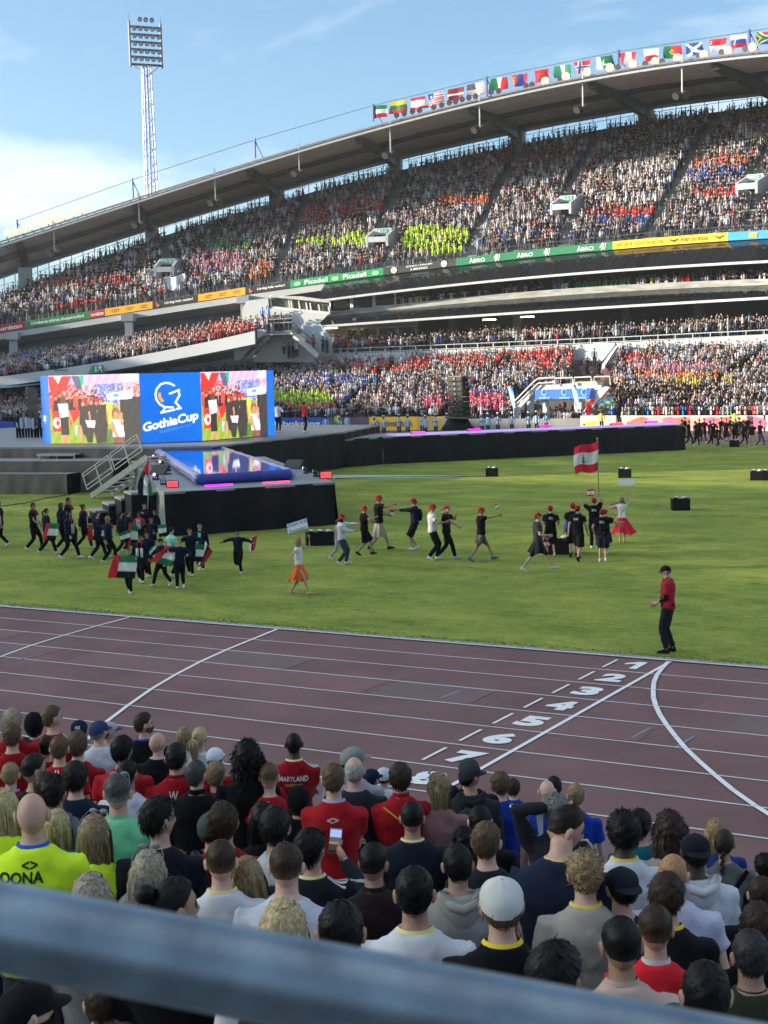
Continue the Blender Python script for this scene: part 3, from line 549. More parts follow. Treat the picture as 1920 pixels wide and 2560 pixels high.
# tower-like exit block in the lower tier (white walls) with blue banner and tunnel
def stbox(px0, px1, y0, y1, o, dep, mat, name, parent, skew=0):
    a, b = sp(px0, y0, o), sp(px1, y0, o); h = sp(px0, y1, o)[2]; zb = min(a[2], b[2]); q = MB()
    n = Vector((a[0]-ECX, a[1]-ECY, 0)).normalized(); 
    q.prism([(a[0], a[1], a[2]), (b[0], b[1], b[2]), (b[0], b[1], h), (a[0], a[1], h)], tuple(n*dep)); return obj(name, q, mat, parent)
EX = empty('stairwell_block', (0, 0, 0), 0, 'white stairwell block with sloping side walls in the lower tier', 'stairwell')
def wallpoly(pts, o, dep, mat, name, parent):
    P = [sp(x, y, oo if oo is not None else o) for (x, y, *r) in pts for oo in ([r[0]] if r else [None])]; n = Vector((P[0][0]-ECX, P[0][1]-ECY, 0)).normalized()*dep
    q = MB(); q.prism([tuple(p) for p in P][::-1], tuple(n)); return obj(name, q, mat, parent)
wallpoly([(1449, 945), (1449, 914), (1484, 857), (1538, 857), (1538, 862), (1502, 908), (1490, 910), (1490, 945)], 19.5, .4, BLUEW, 'side_wall', EX)
wallpoly([(1484, 950), (1484, 860), (1536, 858), (1530, 950)], 21, .4, CONC, 'back_wall', EX)
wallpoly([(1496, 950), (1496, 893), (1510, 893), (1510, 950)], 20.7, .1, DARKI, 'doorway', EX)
wallpoly([(1504, 945), (1504, 912), (1538, 866), (1544, 866), (1512, 914), (1512, 945)], 17, .35, WHITEW, 'side_wall', EX)
wallpoly([(1425, 1000), (1432, 955), (1490, 952), (1490, 1000)], 8.5, 8, M('yellow_steps', (.42, .36, .2), .8), 'steps', EX)
TN = empty('players_tunnel', (0, 0, 0), 0, 'white tunnel block with blue banner in the lower tier', 'tunnel')
wallpoly([(1330, 973), (1345, 963), (1505, 955), (1500, 975), (1485, 998), (1317, 1003)], 2.2, .5, WHITEW, 'lintel', TN)
wallpoly([(1284, 1022), (1330, 975), (1332, 985), (1299, 1020), (1299, 1062), (1284, 1062)], 1.9, .4, WHITEW, 'side_wall', TN)
wallpoly([(1497, 972), (1512, 966), (1524, 968), (1450, 1052), (1440, 1052)], 1.9, .4, WHITEW, 'side_wall', TN)
for x0, x1 in ((1299, 1303), (1316, 1328), (1355, 1366), (1434, 1452)): wallpoly([(x0, 1062), (x0, 998), (x1, 997), (x1, 1062)], 2.6, .5, WHITEW, 'pillar', TN)
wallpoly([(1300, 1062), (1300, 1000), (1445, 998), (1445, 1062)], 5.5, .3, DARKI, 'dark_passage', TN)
wallpoly([(1336, 975), (1485, 970), (1485, 997), (1336, 999)], 1.8, .05, M('gothia_blue', (.02, .13, .5), .6, var=.1, scale=.8), 'blue_banner', TN)
tn = [sp(x, 986, 1.7) for x in (1360, 1410, 1460)]
for c in tn:
    ux = (Vector(sp(1460, 984, 1.7))-Vector(sp(1360, 988, 1.7))).normalized(); text('GothiaCup', flat_map(c-np.array([0, 0, .3]), ux, (0, 0, 1)), M('banner_skyblue', (.35, .65, .9), .6, var=0), TN, width=1.0, height=.22, bold=.02)
    q = MB(); cc = Vector(c)+Vector((0, 0, .2)); 
    for k in range(12):
        a, b = .6+5.0*k/12, .6+5.0*(k+1)/12; q.quad(*[tuple(cc+ux*r*math.cos(g)+Vector((0, 0, r*math.sin(g)))) for r, g in ((.3, a), (.3, b), (.24, b), (.24, a))])
    obj('emblem', q, M('banner_skyblue'), TN)
RT = empty('tunnel_railing', (0, 0, 0), 0, 'white tubular railing around the top of the tunnel block', 'railing')
for pts in (((1258, 1030), (1330, 958), (1345, 946), (1385, 944)), ((1386, 963), (1386, 946), (1431, 944), (1431, 962)), ((1434, 962), (1436, 944), (1477, 942), (1480, 960)), ((1483, 960), (1486, 942), (1524, 941), (1526, 962)), ((1258, 1040), (1345, 958), (1388, 956))):
    q = MB(); q.tube([sp(x, y, 1.9) for x, y in pts], .07, 6); obj('rail_tube', q, M('rail_white', (.55, .56, .55), .5), RT)
# stairs between the left tier and the gallery
ST = empty('corner_staircase', (0, 0, 0), 0, 'pale double staircase with landing left of the gallery', 'staircase')
wallpoly([(632, 905), (676, 837), (733, 834), (762, 862), (790, 905)], 19.2, .3, M('stair_wall', (.55, .56, .58), .7, var=.05), 'rear_wall', ST)
wallpoly([(588, 900), (579, 842), (655, 822), (672, 826), (600, 900)], 14.5, .3, BLUEW, 'side_wall', ST)
wallpoly([(610, 775), (622, 752), (675, 745), (678, 772), (690, 770), (825, 785), (800, 810), (745, 812), (745, 835), (610, 832)], 24, .4, M('upper_wall_pale', (.46, .47, .49), .7, var=.04, scale=.3), 'upper_wall', ST)  # upper wall in one nearly even pale grey
wallpoly([(745, 812), (802, 808), (832, 845), (832, 890), (795, 890)], 21.5, .3, BLUEW, 'side_wall', ST)
wallpoly([(676, 833), (733, 830), (735, 836), (676, 838)], 17, 6, CONC, 'landing', ST)
for (xa, ya, xb, yb) in ((675, 835, 620, 892), (735, 833, 795, 887)):
    A, B = Vector(sp(xa, ya, 17.2)), Vector(sp(xb, yb, 17.2)); q = MB(); n = 14; nn = Vector((A.x-ECX, A.y-ECY, 0)).normalized()
    for k in range(n): p = A.lerp(B, (k+.5)/n); q.box((p+nn*1.0), ((B-A).length/n*.9, 2.0, .35), ax=((B-A).cross(Vector((0, 0, 1))).cross(Vector((0, 0, 1))).normalized()*-1, nn, Vector((0, 0, 1))))
    q.beam(A-Vector((0, 0, .25)), B-Vector((0, 0, .25)), .25, .3, mi=1); obj('stair_flight', q, [M('step_white', (.5, .5, .48), .8), M('stringer', (.5, .5, .48), .8)], ST)
    for h in (1.1, .6): q = MB(); q.tube([A+Vector((0, 0, h)), B+Vector((0, 0, h))], .05, 6); obj('handrail', q, STEEL, ST)
for h in (0, .5, 1.0):
    q = MB(); q.tube([sp(676, 818-h*0, 17)+np.array([0, 0, h*.8]), sp(733, 815, 17)+np.array([0, 0, h*.8])], .04, 6) if h else q.tube([sp(676, 830, 17), sp(733, 827, 17)], .04, 6); obj('handrail', q, WSTEEL, ST)
PB = empty('press_box', (0, 0, 0), 0, 'white angled press box with slanted windows left of the black canopies', 'press box')
fl = [(681, 745, 767), (727, 752, 770), (733, 754, 771), (752, 756, 773), (770, 760, 776), (780, 761, 777), (801, 765, 780), (826, 770, 784)]
wallpoly([(680, 744), (686, 738), (760, 741), (828, 750), (828, 757), (680, 742)], 23.6, .5, M('press_roof', (.42, .41, .4), .7, var=.2, scale=2), 'roof_edge', PB)
wallpoly([(682, 744), (827, 757), (828, 781), (682, 770)], 24.6, .2, M('press_glass_dark', (.1, .12, .1), .15, var=.2, scale=.6), 'glass', PB)
for x, y0, y1 in fl:
    q = MB(); q.beam(sp(x, y0-4, 24.3), sp(x+3, y1+2, 24.3), .22, .15); obj('window_post', q, M('window_white'), PB)
q = MB(); q.beam(sp(681, 769, 24.3), sp(829, 784, 24.3), .3, .35); q.beam(sp(681, 741, 24.2), sp(829, 754, 24.2), .3, .3); obj('window_frame', q, M('window_white'), PB)
# emergency exit sign hanging on the left fascia
ES = empty('emergency_exit_sign', (0, 0, 0), 0, 'green sign with white running man on the left fascia', 'sign')
wallpoly([(221, 933), (230, 914), (259, 912), (260, 932)], 11.7, .1, M('exit_green2', (.03, .30, .13), .5), 'panel', ES)
a = Vector(sp(250, 923, 11.6)); ux = (Vector(sp(258, 923, 11.6))-a).normalized(); uz = Vector((0, 0, 1)); sc_ = .16
for P in (((0, 3), (.9, 3), (.9, 2.2), (0, 2.2)), ((-.8, 2), (1, 2), (.6, .2), (-.6, .3)), ((-.5, .4), (-1.8, -.8), (-1.3, -1.1), (0, .1)), ((.4, .4), (1.1, -1.4), (1.6, -1.2), (1, .5)), ((.8, 1.9), (1.9, 1), (1.6, .8), (.7, 1.4)), ((-.7, 1.9), (-1.8, 1.3), (-1.6, 1.0), (-.6, 1.3))):
    q = MB(); q.poly([tuple(a+ux*x*sc_+uz*y*sc_) for x, y in P]); obj('running_man', q, WTXT, ES)
q = MB(); b_ = Vector(sp(240, 923, 11.6)); q.poly([tuple(b_+ux*x*.1+uz*y*.3) for x, y in ((-.8, -1), (.8, -1), (.8, 1), (-.8, 1))]); obj('pictogram_door', q, WTXT, ES)
text('BAUHAUS', flat_map(sp(153, 925, 11.6), ux, (0, 0, 1)), BTXT, GS, width=1.6, height=.28, name='wall_lettering', bold=.02)
# awning at far left front
q = MB(); P = [sp(-40, 975, 6), sp(110, 960, 6), sp(110, 965, 10), sp(-40, 968, 10)]; q.prism([tuple(p) for p in P], (0, 0, .12)); obj('blue_awning', q, M('awning_blue', (.05, .16, .32), .6), None, label='dark blue awning under the left fascia', cat='awning')
# banner flagpoles, flags on the roof
# ------------------------------------------------------------------ the seated thousands (one crowd)
def tmpl(kind):
    q = MB(); codes = []
    def part(fn, code): 
        k = len(q.v); fn(); codes.extend([code]*(len(q.v)-k))
    part(lambda: q.tube([(0, 0, .80), (0, .02, 1.12), (0, 0, 1.45)], [(.12, .17), (.12, .18), (.07, .17)], 6), 0)
    q2 = len(q.v)
    part(lambda: q.ball((0, .02, 1.64), (.085, .10, .13), 5, 4), 1)
    for i in range(q2, len(q.v)):    # hair: back and top of head
        if q.v[i][1] < -.0 or q.v[i][2] > 1.72: codes[i] = 2
    for s in (-1, 1):
        if kind == 0: P = [(s*.2, 0, 1.4), (s*.26, .02, 1.1), (s*.24, .1, .85)]
        elif kind == 1: P = [(s*.2, 0, 1.4), (s*.25, .14, 1.13), (s*.04, .3, 1.22)]
        else: P = [(s*.2, 0, 1.4), (s*.3, .1, 1.6), (s*.12, .12, 1.9)] 
        part(lambda: q.tube(P, [.055, .045, .035], 3), 0); codes[-3:] = [1]*3
        if kind != 0: codes[-6:] = [1]*6
    for s in (-1, 1): part(lambda: q.tube([(s*.09, .0, .86), (s*.1, .02, .0)], [.09, .06], 4, cap=False), 3)
    F = []
    for f in q.f:
        for i in range(1, len(f)-1): F.append((f[0], f[i], f[i+1]))
    return np.array(q.v), np.array(F), np.array(codes)
TM = [tmpl(0), tmpl(1), tmpl(1), tmpl(2)]
PAL = [((.64, .64, .70), 21), ((.42, .42, .47), 8), ((.022, .022, .028), 24), ((.02, .028, .06), 17), ((.1, .1, .12), 12), ((.28, .24, .21), 8), ((.42, .03, .035), 5), ((.03, .06, .26), 4), ((.3, .42, .55), 6), ((.5, .3, .35), 5), ((.05, .1, .07), 2), ((.6, .3, .12), .4), ((.2, .1, .25), 1)]
PC = np.array([p[0] for p in PAL]); PW_ = np.array([p[1] for p in PAL], float); PW_ /= PW_.sum()
RED, DRED, BLU, NEO, GRN, PNK, HPK, ORG, WHT_, YEL, BLK = (.55, .02, .03), (.22, .02, .025), (.03, .1, .45), (.5, .8, .03), (.05, .3, .12), (.6, .25, .38), (.8, .06, .2), (.8, .16, .03), (.65, .65, .7), (.75, .6, .05), (.015, .015, .018)
BLK_ = [(1562, 523, 95, 11, RED, .75), (1568, 539, 85, 9, BLU, .6), (1787, 474, 58, 9, RED, .7), (1770, 428, 100, 14, BLU, .55), (1793, 399, 85, 10, (.6, .1, .05), .6), (1643, 428, 90, 25, WHT_, .6), (1567, 492, 75, 14, WHT_, .5), (1880, 278, 55, 25, DRED, .7), (1162, 495, 68, 9, ORG, .85), (1099, 592, 85, 30, NEO, .75), (1272, 382, 150, 22, DRED, .6), (1350, 300, 200, 30, BLK, .4), (1620, 330, 200, 25, BLK, .35), (793, 527, 65, 20, RED, .6), (903, 509, 60, 18, RED, .55), (825, 597, 85, 7, NEO, .8), (897, 592, 42, 12, NEO, .8), (573, 600, 60, 14, GRN, .7), (540, 646, 60, 24, PNK, .55), (174, 702, 90, 8, (.5, .1, .05), .6), (293, 693, 35, 10, RED, .6), (200, 758, 55, 12, RED, .6), (652, 680, 35, 28, ORG, .5), (463, 833, 115, 13, DRED, .65), (463, 831, 60, 9, RED, .4), (444, 820, 45, 8, BLU, .7), (70, 884, 35, 9, BLU, .6), (580, 822, 60, 16, RED, .6), (1357, 890, 95, 24, RED, .6), (1141, 897, 120, 12, RED, .55), (1219, 998, 48, 17, HPK, .85), (1095, 1000, 42, 12, HPK, .75), (752, 990, 78, 13, NEO, .85), (775, 1006, 70, 8, ORG, .5), (833, 948, 110, 9, BLU, .6), (1199, 975, 70, 6, BLU, .7), (968, 914, 100, 9, RED, .5), (1685, 913, 105, 9, PNK, .65), (1697, 932, 110, 7, ORG, .6), (1762, 949, 95, 9, YEL, .45), (1630, 967, 170, 16, BLK, .65), (1600, 890, 60, 10, RED, .5), (1800, 1000, 120, 12, BLK, .4), (1560, 985, 60, 14, BLK, .6), (1300, 1010, 50, 20, BLK, .3), (320, 560, 250, 60, BLK, .35), (150, 660, 200, 25, BLK, .3), (1500, 560, 150, 20, (.03, .04, .1), .4)]
HAIRC = np.array([(.02, .015, .012), (.06, .035, .02), (.25, .17, .08), (.12, .08, .05), (.35, .27, .15)]); SKINC = np.array([(.5, .37, .31), (.42, .30, .25), (.28, .2, .16), (.12, .08, .06)])
cv_, cf_, cc_ = [], [], []; nv_ = 0
SEATP = []
def aisle(t, o, kind):
    if kind == 'u':
        for th, oo, hw in AISLES:
            if abs(t-th) < hw*1.15 and oo-2.4 < o < oo+2.6: return True
            if o > oo+1.5 and (abs(t-th-hw*1.0) < .0045): return True
            if o < oo and abs(t-th+hw*1.2) < .004: return True
        for k in range(len(AISLES)-1):
            tm_ = (AISLES[k][0]*.45+AISLES[k+1][0]*.55)
            if abs(t-tm_) < .0045: return True
        return False
    return False
def put(t, o, z, yawj=.5):
    global nv_
    x, y, zz = EP(t, o, z); X, Y, d_ = proj((x, y, zz+1.3))
    if not (-70 < X < 1990): return
    if 175 < X < 600 and Y > 985: return
    SEATP.append((X, Y))
    v, f, c = TM[0 if nr.rand() < .35 else (3 if nr.rand() < .06 else 1)]; s = nr.uniform(.88, 1.08)
    inw = math.atan2(ECY-y, ECX-x)-math.pi/2+nr.uniform(-yawj, yawj)
    if nr.rand() < .5: inw = math.atan2(CAM[1]+20-y, -30-x)-math.pi/2+nr.uniform(-.4, .4)
    cs, sn = math.cos(inw), math.sin(inw); w_ = s*nr.uniform(1.0, 1.2); P = v*np.array([w_, w_, s]); P = np.stack([x+P[:, 0]*cs-P[:, 1]*sn, y+P[:, 0]*sn+P[:, 1]*cs, zz+P[:, 2]], 1)
    col = PC[nr.choice(len(PC), p=PW_)]
    for bx, by, rx, ry, bc, pr in BLK_:
        e = ((X-bx)/rx/1.12)**2+((Y-by)/ry/1.2)**2
        if e < 1 and nr.rand() < pr*1.2: col = np.array(bc); break
    col = col*nr.uniform(.75, 1.15); sk = SKINC[nr.choice(4, p=(.5, .3, .14, .06))]; hr = HAIRC[nr.randint(5)]; pt = np.array([(.02, .02, .03), (.03, .04, .08), (.12, .12, .12)][nr.randint(3)])
    C4 = np.stack([col, sk, hr, pt])[c]; cv_.append(P); cf_.append(f+nv_); cc_.append(C4); nv_ += len(P)
def fill(o0, o1, zf, pitch, rowd, dens, kind, a=None, b=None, kmin=0):
    R_ = EA+20; k = 0; o_ = o0
    while o_ < 62:
        a_, b_ = a, b; dt = pitch/((EB+EA)/2+o_); t = a_+nr.uniform(0, dt)
        while t < b_:
            if o_ < K(o1)(t) and nr.rand() < dens and not aisle(t, o_, kind): put(t+nr.uniform(-.12, .12)*dt, o_+nr.uniform(-.12, .12), zf(t, o_))
            t += dt*nr.uniform(.94, 1.06)
        o_ += rowd
        if not any(o_ < K(o1)(t) for t in (a, (a+b)/2, b)): break
TA, TB = rad(70), rad(136)
fill(29.75, lambda t: 29.2+DU(t), lambda t, o: zUF(t)+SL*(o-29.2)-.15, .54, .80, .94, 'u', TA, TB)
def zlow(t, o): return .4+(zLow(t)-.4)*(o-.9)/21.6
def tunnel(t, o):
    X = proj(EP(t, o, zlow(t, o)+.8))[:2]
    if 1284 < X[0] < 1524 and X[1] > 972 and o < 9: return True
    if 1425 < X[0] < 1538 and 868 < X[1] < 1000 and o > 6.5 and X[0] > 1425+(1000-X[1])*.12: return True
    return False
_al = aisle
def aisle(t, o, kind):
    if kind == 'l': return tunnel(t, o) or abs((t-1.2) % .105-.05) < .0035
    return _al(t, o, kind)
fill(1.6, 22.2, zlow, .54, .79, .96, 'l', TA, TB)
fill(12.9, 26.8, lambda t, o: zFasT(t)-.8+(zMidR(t)-zFasT(t)+.8)*(o-12.3)/14.7, .60, .88, .94, 'm', FE, TB)
fill(23.3, 26.5, lambda t, o: zWall(t)-.1+(o-23.2)*.25, .62, .95, .88, 'g', TA, ARC_B-.01)
fill(27.3, 29, lambda t, o: zBal2(t)-.85+(o-27.3)*.2, .65, .9, .85, 'g', TA, PT(1000, 27))
V_ = np.concatenate(cv_); F_ = np.concatenate(cf_); C_ = np.concatenate(cc_); me = D2.meshes.new('crowd')
me.vertices.add(len(V_)); me.vertices.foreach_set('co', V_.ravel()); me.loops.add(len(F_)*3); me.loops.foreach_set('vertex_index', F_.ravel().astype(np.int32)); me.polygons.add(len(F_)); me.polygons.foreach_set('loop_start', np.arange(len(F_), dtype=np.int32)*3)
me.update(calc_edges=True); a = me.color_attributes.new('tint', 'FLOAT_COLOR', 'POINT'); a.data.foreach_set('color', np.concatenate([C_, np.ones((len(C_), 1))], 1).ravel().astype(np.float32))
print('crowd people', len(cv_), 'tris', len(F_)); del cv_, cf_, cc_, V_, F_, C_
obj('seated_crowd', me, M('crowd_cloth', (1, 1, 1), .85, var=0, attr='tint', spec=.2), kind='stuff')
# seats showing between people
mb = MB()
for t in ths(150, TA, TB):
    for o_ in range(2, 22, 1):
        if rnd.random() < .5: mb.box(EP(t, o_+.4, zlow(t, o_+.4)+.45), (.45, .1, .5), rz=t+1.57)
obj('seats', mb, SEATC, kind='stuff')
# ------------------------------------------------------------------ cloth flags
def C3(h): return lin(h)
def stripesH(*cs): return lambda u, v: cs[min(len(cs)-1, int((1-v)*len(cs)*.9999))]
def stripesV(*cs): return lambda u, v: cs[min(len(cs)-1, int(u*len(cs)*.9999))]
fR_, fW_, fG_, fB_, fK_, fY_ = (.6, .03, .045), (.8, .8, .78), (.02, .2, .08), (.03, .08, .35), (.012, .012, .014), (.75, .5, .03)
def hexf(base, fn):
    return lambda u, v: (fn(u, v) or base(u, v))
FLG = {
 'kuwait': hexf(stripesH(fG_, fW_, fR_), lambda u, v: fK_ if u < .28 and abs(v-.5) < .5-u*.6 else None),
 'lithuania': stripesH(fY_, fG_, fR_),
 'lebanon': hexf(lambda u, v: fR_ if v > .75 or v < .25 else fW_, lambda u, v: fG_ if (abs(u-.5) < .17*(1-(v-.3)/.42)*(.7+.3*math.sin(v*60)) and .32 < v < .72) or (abs(u-.5) < .02 and .27 < v < .4) else None),
 'liberia': hexf(lambda u, v: fR_ if int(v*11) % 2 == 0 else fW_, lambda u, v: (fW_ if (u-.2)**2+(v-.72)**2 < .008 else fB_) if u < .42 and v > .5 else None),
 'latvia': lambda u, v: fW_ if .4 < v < .6 else (.27, .03, .04),
 'usa': hexf(lambda u, v: fR_ if int(v*13) % 2 == 0 else fW_, lambda u, v: ((.3, .32, .36) if (int(u*30)+int(v*30)) % 3 == 0 else (.02, .03, .09)) if u < .45 and v > .46 else None),
 'mexico': hexf(stripesV(fG_, fW_, fR_), lambda u, v: (.15, .1, .04) if (u-.5)**2+(v-.5)**2 < .012 else None),
 'mongolia': hexf(stripesV(fR_, fB_, fR_), lambda u, v: fY_ if abs(u-.16) < .06 and .2 < v < .85 and int(v*14) % 3 else None),
 'morocco': hexf(lambda u, v: fR_, lambda u, v: fG_ if .02 < (u-.5)**2+(v-.5)**2 < .03 else None),
 'nigeria': stripesV((.05, .3, .15), fW_, (.05, .3, .15)),
 'norway': hexf(lambda u, v: fR_, lambda u, v: fB_ if abs(u-.36) < .05 or abs(v-.5) < .07 else (fW_ if abs(u-.36) < .1 or abs(v-.5) < .14 else None)),
 'pakistan': hexf(lambda u, v: fW_ if u < .25 else (.02, .14, .07), lambda u, v: fW_ if (u-.62)**2*2.2+(v-.5)**2 < .06 and (u-.66)**2*2.2+(v-.56)**2 > .045 else None),
 'peru': stripesV(fR_, fW_, fR_), 'poland': stripesH(fW_, fR_),
 'portugal': hexf(lambda u, v: fG_ if u < .4 else fR_, lambda u, v: (fR_ if (u-.4)**2*2+(v-.5)**2 < .012 else fY_) if (u-.4)**2*2+(v-.5)**2 < .04 else None),
 'scotland': lambda u, v: fW_ if abs(u-v) < .12 or abs(u-1+v) < .12 else fB_,
 'singapore': hexf(stripesH(fR_, fW_), lambda u, v: fW_ if v > .6 and (u-.2)**2*2+(v-.75)**2 < .02 and (u-.24)**2*2+(v-.75)**2 > .015 else None),
 'slovakia': hexf(stripesH(fW_, fB_, fR_), lambda u, v: (fR_ if abs(u-.3) < .1 and .33 < v < .75 else fW_) if abs(u-.3) < .13 and .28 < v < .8 else None),
 'southafrica': lambda u, v: (fY_ if u < .3-abs(v-.5)*.75+.05 else fG_) if u < .42-abs(v-.5)*.75 and u > .27-abs(v-.5)*.75 else (fK_ if u < .27-abs(v-.5)*.75 else (fG_ if abs(v-.5) < .12 or abs(u-.45+abs(v-.5)*.75) < .1 else (fW_ if abs(v-.5) < .2 or abs(u-.6+abs(v-.5)*.75) < .05 else (fR_ if v > .5 else fB_)))),
 'uae': lambda u, v: fR_ if u < .27 else (fG_ if v > .667 else (fW_ if v > .333 else fK_)),
}
CLOTH = M('flag_cloth', (1, 1, 1), .75, var=.05, attr='tint', spec=.2)
t_ = CLOTH.node_tree; pb = t_.nodes['Principled BSDF']; pb.inputs['Transmission Weight'].default_value = 0
tl = t_.nodes.new('ShaderNodeBsdfTranslucent'); mxs = t_.nodes.new('ShaderNodeMixShader'); mxs.inputs[0].default_value = .35; t_.links.new(pb.inputs['Base Color'].links[0].from_socket, tl.inputs['Color']); t_.links.new(pb.outputs[0], mxs.inputs[1]); t_.links.new(tl.outputs[0], mxs.inputs[2]); t_.links.new(mxs.outputs[0], t_.nodes['Material Output'].inputs[0])
def cloth(name, fn, paint, nu=26, nv=18, **kw):
    q = MB(); q.grid(fn, nu, nv, colf=paint); return obj(name, q, CLOTH, kw.pop('parent', None), smooth=True, attr=True, **kw)
s2 = 1.728
RFL = [('kuwait', 948.1, 264, 984, 261.5), ('lithuania', 992.4, 255, 1030, 249.5), ('lebanon', 1040.4, 246, 1077, 239.5), ('liberia', 1082.8, 236, 1122, 228), ('latvia', 1133.3, 224, 1172, 216), ('usa', 1181, 211.7, 1221, 202.5), ('mexico', 1239, 196.5, 1278.5, 191.5), ('mongolia', 1291.5, 188, 1330, 182), ('morocco', 1345, 176.5, 1382, 171), ('nigeria', 1395, 165.5, 1433, 160.5), ('norway', 1443, 155, 1483.5, 149.5), ('pakistan', 1497, 143.5, 1537.5, 137), ('peru', 1556, 132, 1596.5, 128.5), ('poland', 1613, 123.5, 1652.5, 120), ('portugal', 1664, 116, 1705, 113), ('scotland', 1715, 110, 1757, 104.5), ('singapore', 1776, 99.5, 1818, 94), ('slovakia', 1825, 90, 1867.5, 85.5), ('southafrica', 1888.8, 81, 1932, 78)]
FD = {'kuwait': 'green white red flag with black hoist, first in the row', 'lithuania': 'yellow green red striped flag', 'lebanon': 'red white red flag with green cedar strung on the roof wire', 'liberia': 'red white striped flag with blue canton and one star', 'latvia': 'dark red flag with narrow white band', 'usa': 'red white striped flag with dark starry canton', 'mexico': 'green white red upright striped flag with brown crest', 'mongolia': 'red blue red upright striped flag with yellow sign', 'morocco': 'plain red flag with small green star', 'nigeria': 'green white green upright striped flag', 'norway': 'red flag with blue and white cross', 'pakistan': 'dark green flag with white crescent and white hoist', 'peru': 'red white red upright striped flag', 'poland': 'white over red flag', 'portugal': 'green and red flag with yellow round crest', 'scotland': 'blue flag with white diagonal cross', 'singapore': 'red over white flag with small crescent', 'slovakia': 'white blue red flag with red shield', 'southafrica': 'flag with green sideways Y, red and blue fields'}
for nm, x0, y0, x1, y1 in RFL:
    a, b = sp(x0, y0, 36), sp(x1, y1, 36); dd = math.hypot(a[0]-CAM[0], a[1]-CAM[1])/FPX; h = 29.5*dd; sh = rnd.uniform(-.12, .25)
    def fn(u, v, a=a, b=b, h=h, sh=sh, ph=rnd.uniform(0, 6)):
        p = a+(b-a)*(u+sh*(1-v)*.35); return (p[0]+.18*math.sin(u*9+ph+v*2)*(1.2-v), p[1]+.18*math.cos(u*7+ph)*(1.1-v), p[2]-(1-v)*h*(1+.04*math.sin(u*6+ph)))
    cloth('hanging_flag', fn, FLG[nm], 30, 20, label=FD[nm]+' on the roof edge', cat='flag', group='flags strung along the roof edge')
POST = M('blue_steel', (.08, .1, .28), .5, .3)
pp = []
for px, yb, yt in ((60, 585, 553), (350, 492, 450), (655, 393, 350), (948, 300, 264), (1228, 240, 195), (1552, 183, 129), (1873, 128, 79)):
    a, b = sp(px, yb+3, 36), sp(px-2, yt, 36); q = MB(); q.tube([a, (a[0], a[1], b[2]+.2)], .13, 6); q.tube([a+np.array([1.2, .3, -.6]), (a[0], a[1], b[2])], .07, 5)
    obj('wire_post', q, POST, None, label='blue steel post holding the flag wire, post %s from the left' % 'first second third fourth fifth sixth seventh'.split()[len(pp)], cat='post', group='posts holding the flag wire'); pp.append(b)
q = MB()
for a, b in zip(pp[:-1], pp[1:]):
    q.tube([tuple(a+(b-a)*k/10-np.array([0, 0, 1])*.0*4*(k/10)*(1-k/10)) for k in range(11)], .035, 4)
q.tube([tuple(pp[-1]), tuple(sp(2100, 40, 36))], .035, 4)
obj('flag_wire', q, M('wire', (.1, .1, .12), .5), None, label='thin wire running above the roof edge and carrying the flags', cat='wire')
# floodlights along the roof edge
LITM = M('lit_lamp', (1, .72, .24), var=0, emit=2.6); LHOU = M('lamp_housing', (.1, .09, .1), .5, .4); LGL = M('unlit_lamp_glass', (.07, .05, .07), .3, .2)
def bowl():
    q = MB(); q.tube([(0, .35, 0), (0, .15, 0), (0, 0, 0)], [.16, .36, .5], 12); return q.mesh('lamp_housing', True)
hm = bowl(); hm.materials.append(LHOU)
q = MB(); q.tube([(0, -.02, 0), (0, -.05, 0)], [.46, .46], 12); gm = q.mesh('lamp_glass'); gm.materials.append(LITM); q = MB(); q.tube([(0, -.02, 0), (0, -.05, 0)], [.46, .46], 12); gm2 = q.mesh('lamp_glass'); gm2.materials.append(LGL)
q = MB(); q.box((0, .2, -.45), (.12, .12, .9)); q.box((0, .2, 0), (1.05, .08, .1)); bm_ = q.mesh('bracket'); bm_.materials.append(LHOU)
lit = [(960+x/s2, y/s2) for x, y in ((712, 350), (800, 330), (890, 310), (987, 292), (1085, 277), (1178, 265), (1272, 250), (1385, 235), (1487, 218), (1590, 203))]+[(x/s2, y/s2) for x, y in ((60, 1005), (95, 1000), (130, 990), (168, 975), (207, 965), (240, 950), (268, 945), (310, 930), (348, 918), (385, 903))]
unl = [(900+x/3.95, 180+y/3.95) for x, y in ((415, 425), (490, 410), (570, 388), (640, 375), (778, 345), (855, 325), (930, 300), (990, 288), (1055, 268), (1120, 252), (1185, 238), (1335, 195), (1410, 185))]+[(960+x/s2, y/s2) for x, y in ((1020, 290), (1135, 275), (1207, 265), (1362, 242), (1460, 225), (1560, 210), (775, 340), (655, 365), (630, 370))]
ORD = 'first second third fourth fifth sixth seventh eighth ninth tenth eleventh twelfth thirteenth fourteenth fifteenth sixteenth seventeenth eighteenth nineteenth twentieth twenty-first twenty-second'.split()
for k, (L_, on) in enumerate(((lit[:10], 1), (lit[10:], 1), (unl, 0))):
    for n_, (x, y) in enumerate(sorted(L_)):
        c = sp(x, y, 34.4); yw = math.atan2(30-c[1], -42-c[0])+math.pi/2; g_n = ('lit roof floodlights at right' if x > 900 else 'lit roof floodlights at left') if on else 'unlit roof floodlights'
        o = empty('roof_floodlight', c, yw, {'lit roof floodlights at right': 'glowing floodlight on the roof edge below the flags', 'lit roof floodlights at left': 'glowing floodlight at the left end of the roof', 'unlit roof floodlights': 'dark unlit floodlight on the roof edge below the flags'}[g_n]+', %s from the left' % ORD[n_], 'floodlight', g_n)
        sz = .95 if on else .66
        o.scale = (sz,)*3
        link('lamp_housing', hm, o); link('lamp_glass', gm if on else gm2, o); link('bracket', bm_, o)
